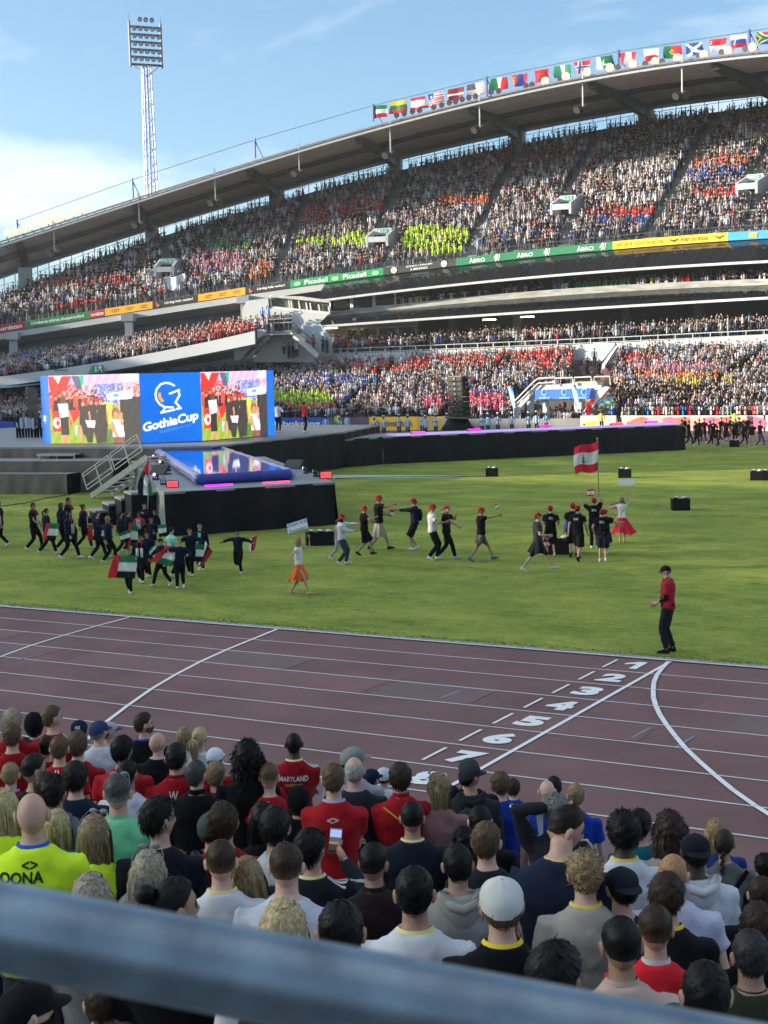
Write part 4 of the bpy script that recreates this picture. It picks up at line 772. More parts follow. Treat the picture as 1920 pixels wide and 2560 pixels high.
# floodlight mast
MD = 245.; base = CAM+ray(390, 900)*(MD/abs(ray(390, 900)@fw)); mx_, my_ = base[0], base[1]
def mz(px, py): d = ray(px, py); t = math.hypot(mx_-CAM[0], my_-CAM[1])/math.hypot(d[0], d[1]); return CAM[2]+d[2]*t
zt0, zt1 = mz(370, 166), mz(362, 50); yaw_m = math.atan2(CAM[1]-my_, CAM[0]-mx_)+math.pi/2+.25
# place so that the mast head lines up with its foot vertically above
dv = ray(364, 110); tt = MD/(dv@fw); mx_, my_ = (CAM+dv*tt)[:2]; zt0, zt1 = mz(370, 166), mz(362, 58)
MS = empty('floodlight_mast', (mx_, my_, -.3), yaw_m, 'tall blue and white lattice mast with a square panel of floodlights', 'floodlight mast')
zh0, zh1 = zt0+.3, zt1+.3; W = 5.3
LB = M('mast_blue', (.12, .15, .45), .5, .3); LW = M('mast_white', (.6, .6, .62), .5, .2)
for sx_ in (-1, 1):
    for sy in (-1, 1): q = MB(); q.tube([(sx_*1.3, sy*1.3, 0), (sx_*.62, sy*.62, zh0)], .12, 6); obj('mast_leg', q, LB if sx_*sy > 0 else LW, MS)
q = MB(); n = 46
for k in range(n):
    z0, z1 = zh0*k/n, zh0*(k+1)/n; r0_, r1_ = 1.3-.68*k/n, 1.3-.68*(k+1)/n; s_ = 1 if k % 2 else -1
    for fx in (-1, 1): q.beam((s_*r0_, fx*r0_, z0), (-s_*r1_, fx*r1_, z1), .07, .07); q.beam((fx*r0_, s_*r0_, z0), (fx*r1_, -s_*r1_, z1), .07, .07); q.beam((-r1_, fx*r1_, z1), (r1_, fx*r1_, z1), .06, .06)
obj('mast_lattice', q, LW, MS)
q = MB(); q.tube([(0, 0, 0), (0, 0, zh0)], .16, 6); obj('mast_ladder_tube', q, LB, MS)
zz = np.linspace(zh0+.3, zh1-.6, 6)
for k in range(6): q = MB(); q.box((0, .3, zz[k]), (W, .35, .32)); q.box((0, -.35, zz[k]-.12), (W, .9, .08)); obj('panel_beam', q, STEEL, MS)
for sx_ in (-1, 1): q = MB(); q.box((sx_*W/2, .1, (zh0+zh1)/2), (.25, .7, zh1-zh0+.3)); q.tube([(sx_*W/2, 0, zh1), (sx_*W/2, 0, zh1+1.4)], .04, 5); obj('panel_side', q, M('panel_grey', (.16, .17, .19), .5, .3), MS)
q = MB(); q.beam((-2, 0, zh0), (0, 0, zh0-1.8), .15, .15); q.beam((2, 0, zh0), (0, 0, zh0-1.8), .15, .15); obj('panel_strut', q, LW, MS)
lm_ = MB(); lm_.tube([(0, .1, 0), (0, -.25, 0), (0, -.45, -.05)], [.15, .34, .42], 10); lme = lm_.mesh('mast_lamp', True); lme.materials.append(M('mast_lamp_metal', (.13, .12, .15), .35, .6))
lg_ = MB(); lg_.tube([(0, -.46, -.05), (0, -.48, -.05)], [.33, .33], 10); lgm = lg_.mesh('mast_lamp_glass'); lgm.materials.append(M('mast_lamp_glass', (.35, .3, .3), .2, .3))
for k in range(5):
    for j in range(5):
        o = link('mast_lamp', lme, MS); o.location = ((j-2)*W/5.2, -.5, (zz[k]+zz[k+1])/2+.15); link('mast_lamp_glass', lgm, o)
for j in range(3): o = link('mast_lamp', lme, MS); o.location = ((j-1)*W/5.2, -.3, zh1+.45); link('mast_lamp_glass', lgm, o)
# ------------------------------------------------------------------ stage, screens, pool
BLKC = M('black_drape', (.008, .008, .010), .65, spec=.15, var=.35, scale=.8, bump=.03, bscale=2.2); BRN = M('brown_lit_tarpaulin', (.12, .098, .078), .55, var=.25, scale=1.2, bump=.04, bscale=1.6)  # brown of the front tarpaulin includes the sunlight it reflects
DECK = M('stage_deck', (.22, .22, .23), .5, var=.1, scale=1.2); ALU = M('aluminium', (.5, .51, .5), .35, .6, var=.05)
def drape(mb, a, b, z0, z1, mi=0, amp=.08):
    a = Vector(a); b = Vector(b); d = b-a; n = Vector((d.y, -d.x)).normalized(); ln = d.length; k = max(6, int(ln*5)); ph = rnd.uniform(0, 9)
    mb.grid(lambda u, v: (a.x+d.x*u+n.x*amp*(1.2-v)*(math.sin(u*ln*3.1+ph+v*1.5)+.6*math.sin(u*ln*7.3+ph-v*2)), a.y+d.y*u+n.y*amp*(1.2-v)*(math.sin(u*ln*3.1+ph+v*1.5)+.6*math.sin(u*ln*7.3+ph-v*2)), z0+(z1-z0)*v), k, 5, mi)
    for j in range(int(ln/1.2)):    # sagging swags
        u0, u1 = rnd.random(), rnd.random()
def slab(mb, P, z0, z1, mi=0): mb.prism([(p[0], p[1], z0) for p in P], (0, 0, z1-z0), mi)
ex = np.array([.98, .2]); ey = np.array([-.2, .98])
SG = empty('main_stage', (0, 0, 0), 0, 'wide grey topped stage with black and brown draped steps at left', 'stage')
MAIN = [(-66, 26), (-46.8, 29.9), (-37.0, 30.85), (-34.45, 32.1), (-35.3, 46.2), (-38, 55), (-66, 55)]
q = MB(); slab(q, MAIN, 2.0, 2.1); obj('deck', q, DECK, SG)
q = MB(); drape(q, MAIN[3], MAIN[4], 0, 2.02, amp=.07); drape(q, MAIN[4], MAIN[5], 0, 2.02); obj('drape', q, BLKC, SG, smooth=True)
q = MB(); drape(q, MAIN[0], MAIN[1], 0, 2.02); drape(q, MAIN[1], MAIN[2], 0, 2.02); drape(q, MAIN[2], MAIN[3], 0, 2.02); obj('drape', q, BRN, SG, smooth=True)
P1 = np.array([-39.55, 27.15]); P2 = np.array([-38.0, 28.7])
for P, dep, zt, zb in ((P1, 2.6, 1.0, 0), (P2, 2.4, 1.55, 0)):
    a = P-ex*26; q = MB(); slab(q, [a, P, P+ey*dep, a+ey*dep], zt-.06, zt); obj('step_deck', q, DECK, SG); q = MB(); drape(q, a-ey*.05, P-ey*.05, 0, zt, amp=.05); obj('drape', q, BRN, SG, smooth=True); q = MB(); drape(q, P+ex*.03, P+ey*dep+ex*.03, 0, zt, amp=.05); obj('drape', q, BLKC, SG, smooth=True)
for (xa, ya, xb, yb, z, zt) in ((83, 1150, 192, 1145, 1.55, 'upper'), (8, 1183, 115, 1178, 1.0, 'lower')):
    a, b = gp(xa, ya, z)[:2], gp(xb, yb, z)[:2]; c = (a+b)/2+ey*.6; o = empty('low_platform', (c[0], c[1], z), .2, 'low white edged platform on the %s draped step at left' % zt, 'platform'); W_ = np.linalg.norm(b-a); q = MB(); q.box((0, 0, .22), (W_, 1.0, .06)); obj('platform_top', q, DECK, o)
    q = MB(); q.box((0, -.51, .2), (W_, .03, .12)); obj('platform_edge', q, ALU, o)
    for sx_ in (-1, 0, 1):
        for sy in (-1, 1): q = MB(); q.box((sx_*(W_/2-.1), sy*.42, .1), (.06, .06, .2)); obj('leg', q, ALU, o)
# ---- LED wall
def poly_in(P, x, y):
    c = False; n = len(P); j = n-1
    for i in range(n):
        if (P[i][1] > y) != (P[j][1] > y) and x < (P[j][0]-P[i][0])*(y-P[i][1])/(P[j][1]-P[i][1])+P[i][0]: c = not c
        j = i
    return c
SH = []
def S_(c, *pts): SH.append((c, pts, min(p[0] for p in pts), max(p[0] for p in pts), min(p[1] for p in pts), max(p[1] for p in pts)))
def EL(c, cx, cy, rx, ry): S_(c, *[(cx+rx*math.cos(a), cy+ry*math.sin(a)) for a in [6.28*k/14 for k in range(14)]])
sk_ = (.75, .3, .16); rd = (.95, .03, .02); dk = (.035, .025, .02)
S_((.3, .42, .04), (330, 300), (940, 290), (940, 545), (330, 545)); S_((.62, .7, .08), (690, 285), (760, 285), (740, 420), (700, 430)); S_((.12, .22, .03), (640, 470), (760, 450), (770, 545), (640, 545))
S_((.7, .45, .7), (330, 100), (940, 100), (940, 165), (330, 165)); S_((.9, .85, .95), (820, 100), (925, 100), (925, 150), (820, 150)); S_((.03, .5, .3), (540, 112), (570, 112), (570, 170), (540, 170)); S_((.1, .12, .2), (490, 112), (540, 112), (560, 200), (520, 200))
S_(rd, (330, 112), (490, 112), (450, 190), (415, 255), (395, 305), (375, 280), (340, 220)); S_((.95, .9, .9), (368, 113), (420, 113), (398, 158)); S_(rd, (345, 305), (400, 320), (405, 470), (350, 470)); EL((.95, .9, .92), 378, 410, 26, 36); EL(rd, 384, 412, 13, 18)
S_(rd, (455, 285), (500, 290), (552, 335), (520, 380), (470, 435), (460, 360))
for i in range(12): x = 345+i*28+rnd.uniform(-6, 6); y = 215+rnd.uniform(-10, 35); EL((.12, .05, .03), x, y, 11, 14); EL(sk_, x+3, y+9, 8, 10); S_(dk if i % 3 else (.7, .08, .04), (x-14, y+22), (x+16, y+22), (x+20, y+95), (x-16, y+95))
EL((.15, .07, .04), 425, 262, 16, 24); S_((.92, .85, .95), (388, 290), (455, 285), (462, 340), (452, 395), (402, 395), (395, 330)); S_(dk, (402, 375), (458, 372), (458, 492), (405, 492)); S_(sk_, (408, 492), (428, 492), (426, 552), (412, 552)); S_(sk_, (434, 492), (456, 492), (455, 552), (440, 552)); S_(sk_, (455, 330), (466, 328), (492, 420), (482, 428))
for x0, y0, h in ((562, 330, 210), (625, 300, 245), (590, 290, 120), (655, 290, 250), (535, 300, 190)): EL((.1, .04, .03), x0+28, y0-18, 16, 20); EL(sk_, x0+24, y0-8, 12, 14); EL(rd, x0+30, y0-34, 17, 9); S_((.05, .04, .035), (x0, y0+8), (x0+58, y0+4), (x0+66, y0+h*.55), (x0+52, y0+h), (x0+18, y0+h), (x0-4, y0+h*.6)); S_(sk_, (x0+58, y0+40), (x0+70, y0+40), (x0+74, y0+h*.55), (x0+62, y0+h*.5))
S_((.85, .85, .95), (570, 395), (640, 400), (630, 445), (585, 440)); S_((.5, .6, .8), (500, 430), (518, 430), (512, 500), (498, 490)); S_(sk_, (520, 430), (545, 430), (548, 540), (535, 540)); EL(dk, 660, 325, 10, 8)
S_((.045, .04, .04), (805, 255), (945, 245), (945, 546), (820, 546)); S_((.8, .82, .98), (718, 226), (885, 205), (890, 262), (722, 270)); S_((.15, .35, .8), (762, 232), (800, 230), (800, 248), (762, 250)); S_((.7, .45, .3), (795, 265), (802, 265), (806, 400), (798, 400)); EL((.35, .1, .04), 775, 352, 26, 36); EL(sk_, 778, 366, 17, 24); S_((.92, .9, .97), (748, 395), (822, 390), (828, 505), (750, 505)); S_(sk_, (740, 400), (756, 400), (790, 500), (830, 545), (800, 548), (745, 460)); S_(sk_, (798, 345), (818, 350), (824, 430), (806, 430)); S_((.25, .1, .06), (755, 505), (828, 505), (828, 546), (755, 546))
def paintA(u, v, wob=rnd):
    x = 330+u*610; y = 545-v*440; c = None
    if 150 < y < 300: 
        t = rnd.random(); c = rd if x < 560 and t < .6 else ((.15, .2, .9) if 640 < x < 830 and t < .6 else ((.95, .35, .3) if t < .3 else ((.8, .5, .8) if t < .55 else ((.1, .06, .1) if t < .8 else (.9, .85, .95)))))
        if x > 900 and t < .8: c = (.85, .1, .05)
    for col, P, a0, a1, b0, b1 in SH:
        if a0 <= x <= a1 and b0 <= y <= b1 and poly_in(P, x, y):
            if c is not None and b1 <= 165 and False: continue
            if (col == SH[0][0]) and c is not None: continue
            c = col
    c = c or (.3, .42, .04); k = 1+.12*math.sin(x*.11+y*.05); return tuple(q_*k for q_ in c)
SCRM = M('led_image', (1, 1, 1), .4, var=0, attr='tint', emit=1.15); BLUM = M('led_blue', (.002, .15, .72), .4, var=.25, scale=.35, emit=1.05); WLED = M('led_white', (.85, .9, 1), var=0, emit=1.15); ORL = M('led_orange', (1, .35, .08), var=0, emit=1.1); LBM = M('led_lightblue', (.1, .4, .85), var=0, emit=.9)
LW_ = [(-45.32, 32.42), (-39.85, 33.28), (-37.7, 35.65), (-37.35, 41.3)]; ZS0, ZS1 = 2.14, 5.76
WALL = empty('led_video_wall', (-40, 34, 2.1), 0, 'bright angled video wall on the stage with blue logo panel between two live pictures', 'video wall'); WALL.matrix_world = Matrix.Identity(4)
def panel(a, b, name, paint=None, mat=None, u0=0, u1=1, nx_=150, ny_=100, off=0.):
    a = Vector(a); b = Vector(b); d = (b-a); n = Vector((d.y, -d.x)).normalized()
    q = MB(); q.grid(lambda u, v: (a.x+d.x*u+n.x*off, a.y+d.y*u+n.y*off, ZS0+(ZS1-ZS0)*v), nx_, ny_, colf=(lambda u, v: paint(u0+(u1-u0)*u, v)) if paint else None); return obj(name, q, mat, WALL, attr=bool(paint))
panel(LW_[0], LW_[1], 'live_picture', paintA, SCRM); panel(LW_[1], LW_[2], 'blue_logo_panel', None, BLUM, nx_=6, ny_=4, off=.02); panel(LW_[2], LW_[3], 'live_picture', paintA, SCRM, 0, .93)
q = MB(); q.prism([(-46.8, 33.42, ZS0), (-45.35, 32.43, ZS0), (-45.35, 32.43, ZS1), (-46.8, 33.42, ZS1)], (0, .05, 0)); obj('blue_side_panel', q, BLUM, WALL)
q = MB(); q.prism([(-37.34, 41.3, ZS0), (-37.28, 41.9, ZS0), (-37.28, 41.9, ZS1), (-37.34, 41.3, ZS1)], (-.1, .0, 0)); obj('blue_edge_strip', q, BLUM, WALL)
q = MB()
for a, b in zip(LW_[:-1], LW_[1:]):
    a = Vector(a); b = Vector(b); d = b-a; n = Vector((-d.y, d.x)).normalized()*.06; q.prism([(a.x+n.x, a.y+n.y, ZS0-.04), (b.x+n.x, b.y+n.y, ZS0-.04), (b.x+n.x, b.y+n.y, ZS1+.02), (a.x+n.x, a.y+n.y, ZS1+.02)], (n.x*4, n.y*4, 0))
obj('screen_frame', q, STEEL, WALL)
A = Vector((*LW_[1], 0)); B = Vector((*LW_[2], 0)); dx = (B-A).normalized(); nn = Vector((dx.y, -dx.x, 0))*.04; WB = (B-A).length
def lf(u, v): p = A+dx*(u*WB)+nn; return (p.x, p.y, ZS0+(ZS1-ZS0)*v)
def stroke(pts, wd, mat, name='logo'):
    q = MB(); 
    for (a, b), (c, d) in zip(pts[:-1], pts[1:]):
        L2 = math.hypot((c-a)*WB, (d-b)*3.6); ox, oy = -(d-b)*3.6/L2*wd/WB, (c-a)*WB/L2*wd/3.6; e = .15; q.quad(lf(a-(c-a)*e+ox, b-(d-b)*e+oy), lf(a-(c-a)*e-ox, b-(d-b)*e-oy), lf(c+(c-a)*e-ox, d+(d-b)*e-oy), lf(c+(c-a)*e+ox, d+(d-b)*e+oy))
    return obj(name, q, mat, WALL)
def lp(pts): return [((x-928)/385, (545-y)/445) for x, y in pts]
stroke(lp([(1145, 182), (1120, 168), (1090, 163), (1060, 172), (1035, 200), (1024, 235), (1030, 270), (1050, 300), (1080, 318), (1078, 330), (1062, 352)]), .05, WLED); stroke(lp([(1062, 352), (1135, 338), (1130, 300), (1128, 325)][:2]), .05, WLED); stroke(lp([(1080, 318), (1130, 322)]), .05, WLED)
stroke(lp([(1118, 232), (1172, 212), (1176, 245), (1150, 290), (1180, 328), (1155, 332)]), .05, WLED); stroke(lp([(1050, 230), (1052, 258), (1068, 280)]), .07, ORL)
text('GothiaCup', lambda u, v: lf(.485+u/WB, .285+v/3.6+u*.055), WLED, WALL, width=2.95, height=.62, bold=.035); text('PRESENTED BY SKF', lambda u, v: lf(.56+u/WB, .195+v/3.6+u*.055), LBM, WALL, width=1.7, height=.14)
text('up', lambda u, v: (-46.2+u*.82, 32.97-u*.56, 3.4+v), WLED, WALL, width=.6, height=.45, bold=.02)
# ---- runway
RA, RB, RC = np.array([-35.3, 46.25]), np.array([-34.36, 49.0]), np.array([-20.98, 64.57]); rd_ = (RC-RB)/np.linalg.norm(RC-RB); rn = np.array([-rd_[1], rd_[0]])
RW = empty('runway', (0, 0, 0), 0, 'long black draped runway with glowing lilac top', 'stage'); q = MB(); slab(q, [RA, RB, RC, RC+rn*2.4, RB+rn*2.6+np.array([-3, 0])], 1.55, 1.64); obj('deck', q, DECK, RW)
q = MB(); drape(q, RA, RB, 0, 1.65); drape(q, RB, RC, 0, 1.62, amp=.07); drape(q, RC, RC+rn*2.4, 0, 1.62); obj('drape', q, BLKC, RW, smooth=True)
q = MB(); slab(q, [RB+rn*.08+rd_*1.0, RC-rd_*.3+rn*.08, RC-rd_*.3+rn*2.2, RB+rn*2.2+rd_*1.0], 1.645, 1.70); obj('glowing_top', q, M('lilac_led', (.42, .32, .72), var=.12, scale=.5, emit=.95), RW)
q = MB(); q.prism([tuple(gp(862, 1086, 1.7)), tuple(gp(900, 1083, 1.7)), tuple(gp(896, 1074, 1.7)), tuple(gp(858, 1077, 1.7))], (0, 0, .25)); obj('step_block', q, ALU, RW)
for i, (px, py, colr, em, nm) in enumerate(((1045, 1084, (1, .05, .35), 2.2, 'pink'), (1185, 1077, (.9, .02, .7), 1.6, 'magenta'), (1360, 1067, (.75, .03, .6), 1.5, 'purple'), (1475, 1062, (1, .42, .02), 5, 'yellow orange'), (1541, 1062, (1, .04, .08), 2.6, 'red'), (1628, 1057, (1, .03, .8), 2.2, 'hot pink'))):
    c = gp(px, py, 1.72); o = empty('runway_light', c, math.atan2(rd_[1], rd_[0]), 'glowing %s light bar lying on the runway' % nm, 'stage light', 'light bars on the runway'); q = MB(); q.box((0, 0, .04), (.86, .3, .1)); obj('housing', q, STEEL, o); q = MB(); q.box((0, -.16, .07), (.8, .03, .1 if i != 3 else .3)); q.box((0, 0, .11), (.8, .24, .03)); obj('glowing_face', q, M('glow_%d' % i, colr, var=0, emit=em), o)
# ---- pool platform
FL, FR = np.array([-23.3, 14.0]), np.array([-19.5, 19.35]); e2 = np.array([-.68, .735]); BL2, BR2 = FL+e2*19.5, FR+e2*17.5
PD = empty('pool_platform', (0, 0, 0), 0, 'black draped platform that carries the blue pool', 'platform'); q = MB(); slab(q, [FL, FR, BR2, BL2], 1.52, 1.6); obj('deck', q, DECK, PD)
q = MB(); drape(q, FL, FR, 0, 1.58, amp=.08); drape(q, FR, BR2, 0, 1.58); obj('drape', q, BLKC, PD, smooth=True); q = MB(); drape(q, BL2, FL, 0, 1.58, amp=.1); obj('drape', q, M('grey_cover', (.16, .18, .18), .6, var=.15, bump=.03, bscale=2), PD, smooth=True)
PL = [gp(500, 1213, 1.6), gp(727, 1199, 1.6), gp(549, 1134, 1.6), gp(395, 1141, 1.6)]; PO = empty('inflatable_pool', tuple(PL[0]), 0, 'large blue inflatable pool with bright water reflecting the video wall', 'pool'); PO.matrix_world = Matrix.Identity(4)
pr = .20
for k, (a, b) in enumerate(((0, 1), (1, 2), (2, 3), (3, 0))):
    q = MB(); a_, b_ = Vector(PL[a]), Vector(PL[b]); n = 24; q.tube([a_.lerp(b_, i/n)+Vector((0, 0, pr+.01+.006*math.sin(i*2.1))) for i in range(n+1)], [pr*(1+.04*math.sin(i*1.7)) for i in range(n+1)], 14); q.ball(tuple(a_+Vector((0, 0, pr+.01))), pr*1.02, 12, 8)
    obj('inflated_tube', q, M('pool_tube_blue', (.02, .04, .26), .3, var=.1) if k in (0, 2) else M('pool_tube_pale', (.28, .3, .55), .25, var=.1), PO, smooth=True)
q = MB(); q.poly([(p[0], p[1], p[2]+.36) for p in PL]); WM = M('pool_water', (.01, .13, .75), .04, var=.1, bump=.01, bscale=2.5, spec=.35); obj('water', q, WM, PO)
for (x0, y0, x1, y1, colr, nm) in ((506, 1213, 575, 1209, (.45, .01, 1), 'purple'), (650, 1206, 716, 1202, (1, .03, .12), 'red')):
    a, b = Vector(gp(x0, y0, 1.75)), Vector(gp(x1, y1, 1.75)); q = MB(); o_ = Vector((.3, -.25, 0)); q.tube([a+o_, b+o_], .035, 6); obj('light_tube', q, M('tube_'+nm, colr, var=0, emit=3.5), None, label='glowing %s light tube along the front of the pool' % nm, cat='light tube', group='light tubes at the pool front')
    for p in (a+o_, b+o_): q = MB(); q.box(p-Vector((0, 0, .09)), (.08, .08, .14))
q = MB(); q.poly([tuple(gp(*p, .01)) for p in ((829, 1187), (829, 1196), (990, 1195), (1185, 1191), (1175, 1189))]); obj('pitch_line', q, M('chalk', (.45, .47, .45), .8), kind='structure')
def blinder(px, py, z, colr, label, s=1., yw=0):
    c = gp(px, py, z); yw = math.atan2(CAM[1]-c[1], CAM[0]-c[0])+math.pi/2+yw; o = empty('stage_light', c, yw, label, 'stage light', 'stage lights around the pool', s)
    q = MB(); q.box((0, .1, .22), (.66, .22, .4)); q.box((-.36, .1, .18), (.05, .1, .36)); q.box((.36, .1, .18), (.05, .1, .36)); obj('housing', q, STEEL, o)
    q = MB()
    for i in range(4):
        for j in range(2): q.box((-.24+i*.16, -.02, .13+j*.18), (.135, .03, .15))
    obj('lit_cells', q, M('cells_%s' % label[:7], colr, var=0, emit=1.7), o); q = MB(); q.box((0, .1, .02), (.5, .3, .04)); obj('foot', q, STEEL, o)
blinder(431, 1219, 1.6, (1, .06, .08), 'bright red light box at front left corner of pool platform', .62); blinder(815, 1197, 1.6, (1, .13, .02), 'bright orange light box at right corner of pool platform', .66, .2)
def spot(px, py, z, lab, glow=None, s=1.):
    c = gp(px, py, z); o = empty('moving_spotlight', c, rnd.uniform(-1, 1), lab, 'spotlight', 'small spotlights on the pool platform', s); q = MB(); q.box((0, 0, .06), (.36, .3, .12)); obj('base', q, STEEL, o); q = MB(); q.box((-.15, 0, .22), (.05, .1, .25)); q.box((.15, 0, .22), (.05, .1, .25)); obj('yoke', q, STEEL, o)
    q = MB(); q.tube([(0, .12, .25), (0, -.1, .33), (0, -.2, .36)], [.08, .13, .13], 10); obj('head', q, STEEL, o); q = MB(); q.tube([(0, -.2, .36), (0, -.215, .363)], [.11, .11], 10); obj('lens', q, M('lens_glow', (1, .55, .6), var=0, emit=2) if glow else M('lens_dark', (.3, .3, .35), .1), o)
for i, (x, y, g) in enumerate(((388, 1152, 1), (405, 1166, 1), (420, 1178, 0), (390, 1200, 1), (408, 1212, 0), (765, 1184, 1), (790, 1192, 0))): spot(x, y, 1.6, 'small black spotlight on the pool platform, number %s counted from the back left' % 'one two three four five six seven'.split()[i], g, .62)
for x, y, lb in ((400, 1186, 'left of the pool'), (735, 1172, 'right of the pool')):
    c = gp(x, y, 1.6); q = MB(); q.prism([(-.4, -.25, 0), (.4, -.25, 0), (.4, .25, 0), (-.4, .25, 0)], (0, 0, .05)); q.prism([(-.4, -.25, .05), (.4, -.25, .05), (.4, .1, .38), (-.4, .1, .38)], (0, .15, 0)); o = obj('floor_monitor', q, M('speaker_black', (.03, .03, .033), .6), None, label='black wedge monitor speaker %s' % lb, cat='speaker'); o.location = c
# steps up to the pool platform, black below
for i, (a, b) in enumerate(((580, 1000), (650, 965), (735, 920), (815, 885), (880, 850))):
    z = .28*(i+1); c = gp(a/2.592+10, 900+b/2.592, z); q = MB(); q.box((0, 0, -.04), (.95, 1.3, .08)); 
    if i == 0: STP = empty('pool_steps', (0, 0, 0), 0, 'five light topped steps with black skirt climbing to the pool platform', 'steps')
    o = obj('step', q, DECK, STP); o.location = c; o.rotation_euler.z = .9; q = MB(); q.box((0, 0, -.04-z/2), (.93, 1.25, z-.09)); o2 = obj('skirt', q, BLKC, STP); o2.location = c; o2.rotation_euler.z = .9
q = MB(); q.prism([tuple(gp(262, 1290, .1)), tuple(gp(352, 1232, 1.3)), tuple(gp(362, 1300, .0)), tuple(gp(300, 1318, 0))], (.5, -.1, 0)); obj('skirt_side', q, BLKC, STP)
# aluminium ramp stairs with railing
A0, A1 = Vector(gp(228, 1246, 0)), Vector(gp(366, 1150, 1.95)); RMP = empty('aluminium_stairs', tuple(A0), 0, 'aluminium stairs with two railing panels leaning up to the stage', 'stairs'); RMP.matrix_world = Matrix.Identity(4)
sd_ = Vector((A1.y-A0.y, -(A1.x-A0.x), 0)).normalized()
for s_ in (0, 1.1): q = MB(); q.beam(A0-sd_*s_+Vector((0, 0, .1)), A1-sd_*s_+Vector((0, 0, .1)), .06, .28); obj('stringer', q, ALU, RMP)
for k in range(9): q = MB(); p = A0.lerp(A1, (k+.5)/9)-sd_*.55+Vector((0, 0, .2)); q.box(p, (.34, 1.08, .06), rz=math.atan2(A1.y-A0.y, A1.x-A0.x)); obj('tread', q, M('tread_grey', (.4, .41, .38), .6, var=.3, scale=6), RMP)
for f0, f1 in ((-.02, .46), (.5, .98)):
    q = MB(); L0, L1 = A0.lerp(A1, f0), A0.lerp(A1, f1); up = Vector((-.35, 0, 1.0))
    for h in (.45, .62, 1.05, 1.18): q.tube([L0+up*h, L1+up*h], .028, 6)
    for f in (0, .5, 1): p = L0.lerp(L1, f); q.tube([p+(up*.1 if f == .5 else up*.45), p+up*1.18], .028, 6)
    obj('railing_panel', q, M('rail_alu', (.62, .63, .6), .4, .3), RMP)
q = MB(); q.tube([gp(315, 1203, .9), gp(352, 1203, .9)], .03, 6); obj('tie_bar', q, ALU, RMP)
for x0, x1, y, zz_ in ((397, 466, 1132, 1.75), (470, 531, 1127, 1.9)):
    a, b = Vector(gp(x0, y, zz_)), Vector(gp(x1, y-2, zz_)); q = MB(); q.beam(a, b, .5, .12); o = obj('low_bench_step', q, M('pale_step', (.5, .47, .36) if x0 < 400 else (.45, .46, .44), .6), None, label='pale %s step behind the pool' % ('cream' if x0 < 400 else 'grey'), cat='step')
# ---- speaker towers
def array(px, pyb, dist, n, h, wd, lab, yw, mat, tilt=.05):
    base = dp(px, pyb, dist); o = empty('speaker_tower', base, yw, lab, 'loudspeaker'); z = 0.; y_ = 0.; a = .0
    for k in range(n):
        q = MB(); q.prism([(-wd/2, -.35, 0), (wd/2, -.35, 0), (wd/2, .35, .03), (-wd/2, .35, .03)], (0, 0, h-.04)); c = obj('speaker_box', q, mat, o); c.location = (y_*.6, 0, z); c.rotation_euler = (-.02*k, 0, 0)
        g = MB(); g.box((-wd*.18, -.37, h*.45), (wd*.5, .03, h*.7)); g.box((wd*.3, -.37, h*.45), (wd*.28, .03, h*.7)); obj('grille', g, M('grille', (.022, .02, .019), .6, var=.3, spec=.15, scale=30), c)
        g = MB(); g.tube([(0, -.37, h*.5), (0, -.41, h*.5)], [.09, .07], 8); obj('rigging_pin', g, STEEL, c); z += h; y_ += -.045*(1+k*.0)
    q = MB(); q.box((y_*.6, 0, z+.03), (wd*.9, .6, .06)); q.box((0, 0, -.08), (wd*1.5, 1.0, .12)); obj('rigging_frame', q, STEEL, o); return o
SPK = M('speaker_dark', (.014, .013, .013), .65, spec=.15, var=.15); SPL = M('speaker_tan', (.11, .09, .07), .6, var=.15)  # left tower's tan tone has the light on its side put into it
array(1150, 1041, 108, 8, .36, 1.45, 'tall black stacked speaker tower behind the runway', -.25, SPK); array(82, 1044, 108, 6, .36, 1.35, 'brownish stacked speaker tower left of the video wall', -.75, SPL)
def heap(px0, px1, y0, y1, dist, lab, mat=BLKC):
    a, b = dp(px0, y1, dist), dp(px1, y1, dist); h = dp(px0, y0, dist)[2]-a[2]; zb = 0.; q = MB(); d = b-a; bk = fw*1.0; bk = np.array([bk[0], bk[1], 0])*2
    q.grid(lambda u, v: tuple((a+d*u+bk*(v if v < .5 else .5)*1.0)*np.array([1, 1, 0])+np.array([0, 0, max(0, zb+(a[2]+h)*min(1, math.sin(math.pi*min(1, max(0, u)))**.35)*(math.sin(math.pi*v)**.4)*(1+.08*math.sin(u*17+v*5)))])), 28, 12); return obj('draped_base', q, mat, None, smooth=True, label=lab, cat='covered platform')
heap(1099, 1193, 1040, 1085, 108, 'black cloth covered base below the tall speaker tower'); heap(22, 135, 1052, 1100, 106, 'black cloth covered base below the brownish speaker tower')
# ---- crates of lamps on the grass
def crate(px, py, lab, s=1., yw=0.):
    c = gp(px, py, .004); o = empty('lamp_crate', c, yw+math.atan2(CAM[1]-c[1], CAM[0]-c[0])+math.pi/2, lab, 'crate', 'black lamp crates on the grass', s); K_ = M('crate_black', (.007, .007, .008), .6, spec=.15)
    for n_, (p, d) in enumerate((((0, -.24, .2), (.62, .03, .4)), ((0, .24, .2), (.62, .03, .4)), ((-.31, 0, .22), (.03, .5, .44)), ((.31, 0, .22), (.03, .5, .44)))): q = MB(); q.box(p, d); obj('side_panel', q, K_, o)
    for x in (-.17, .17): q = MB(); q.tube([(x, 0, .1), (x, 0, .38), (x+.03, 0, .46)], [.1, .11, .1], 8); obj('lamp', q, K_, o); 
    q = MB(); q.ball((-.15, .02, .47), (.1, .08, .05), 8, 5); q.ball((.14, -.02, .47), (.12, .08, .05), 8, 5); obj('lamp_lens', q, M('pale_lens', (.55, .58, .6), .2), o)
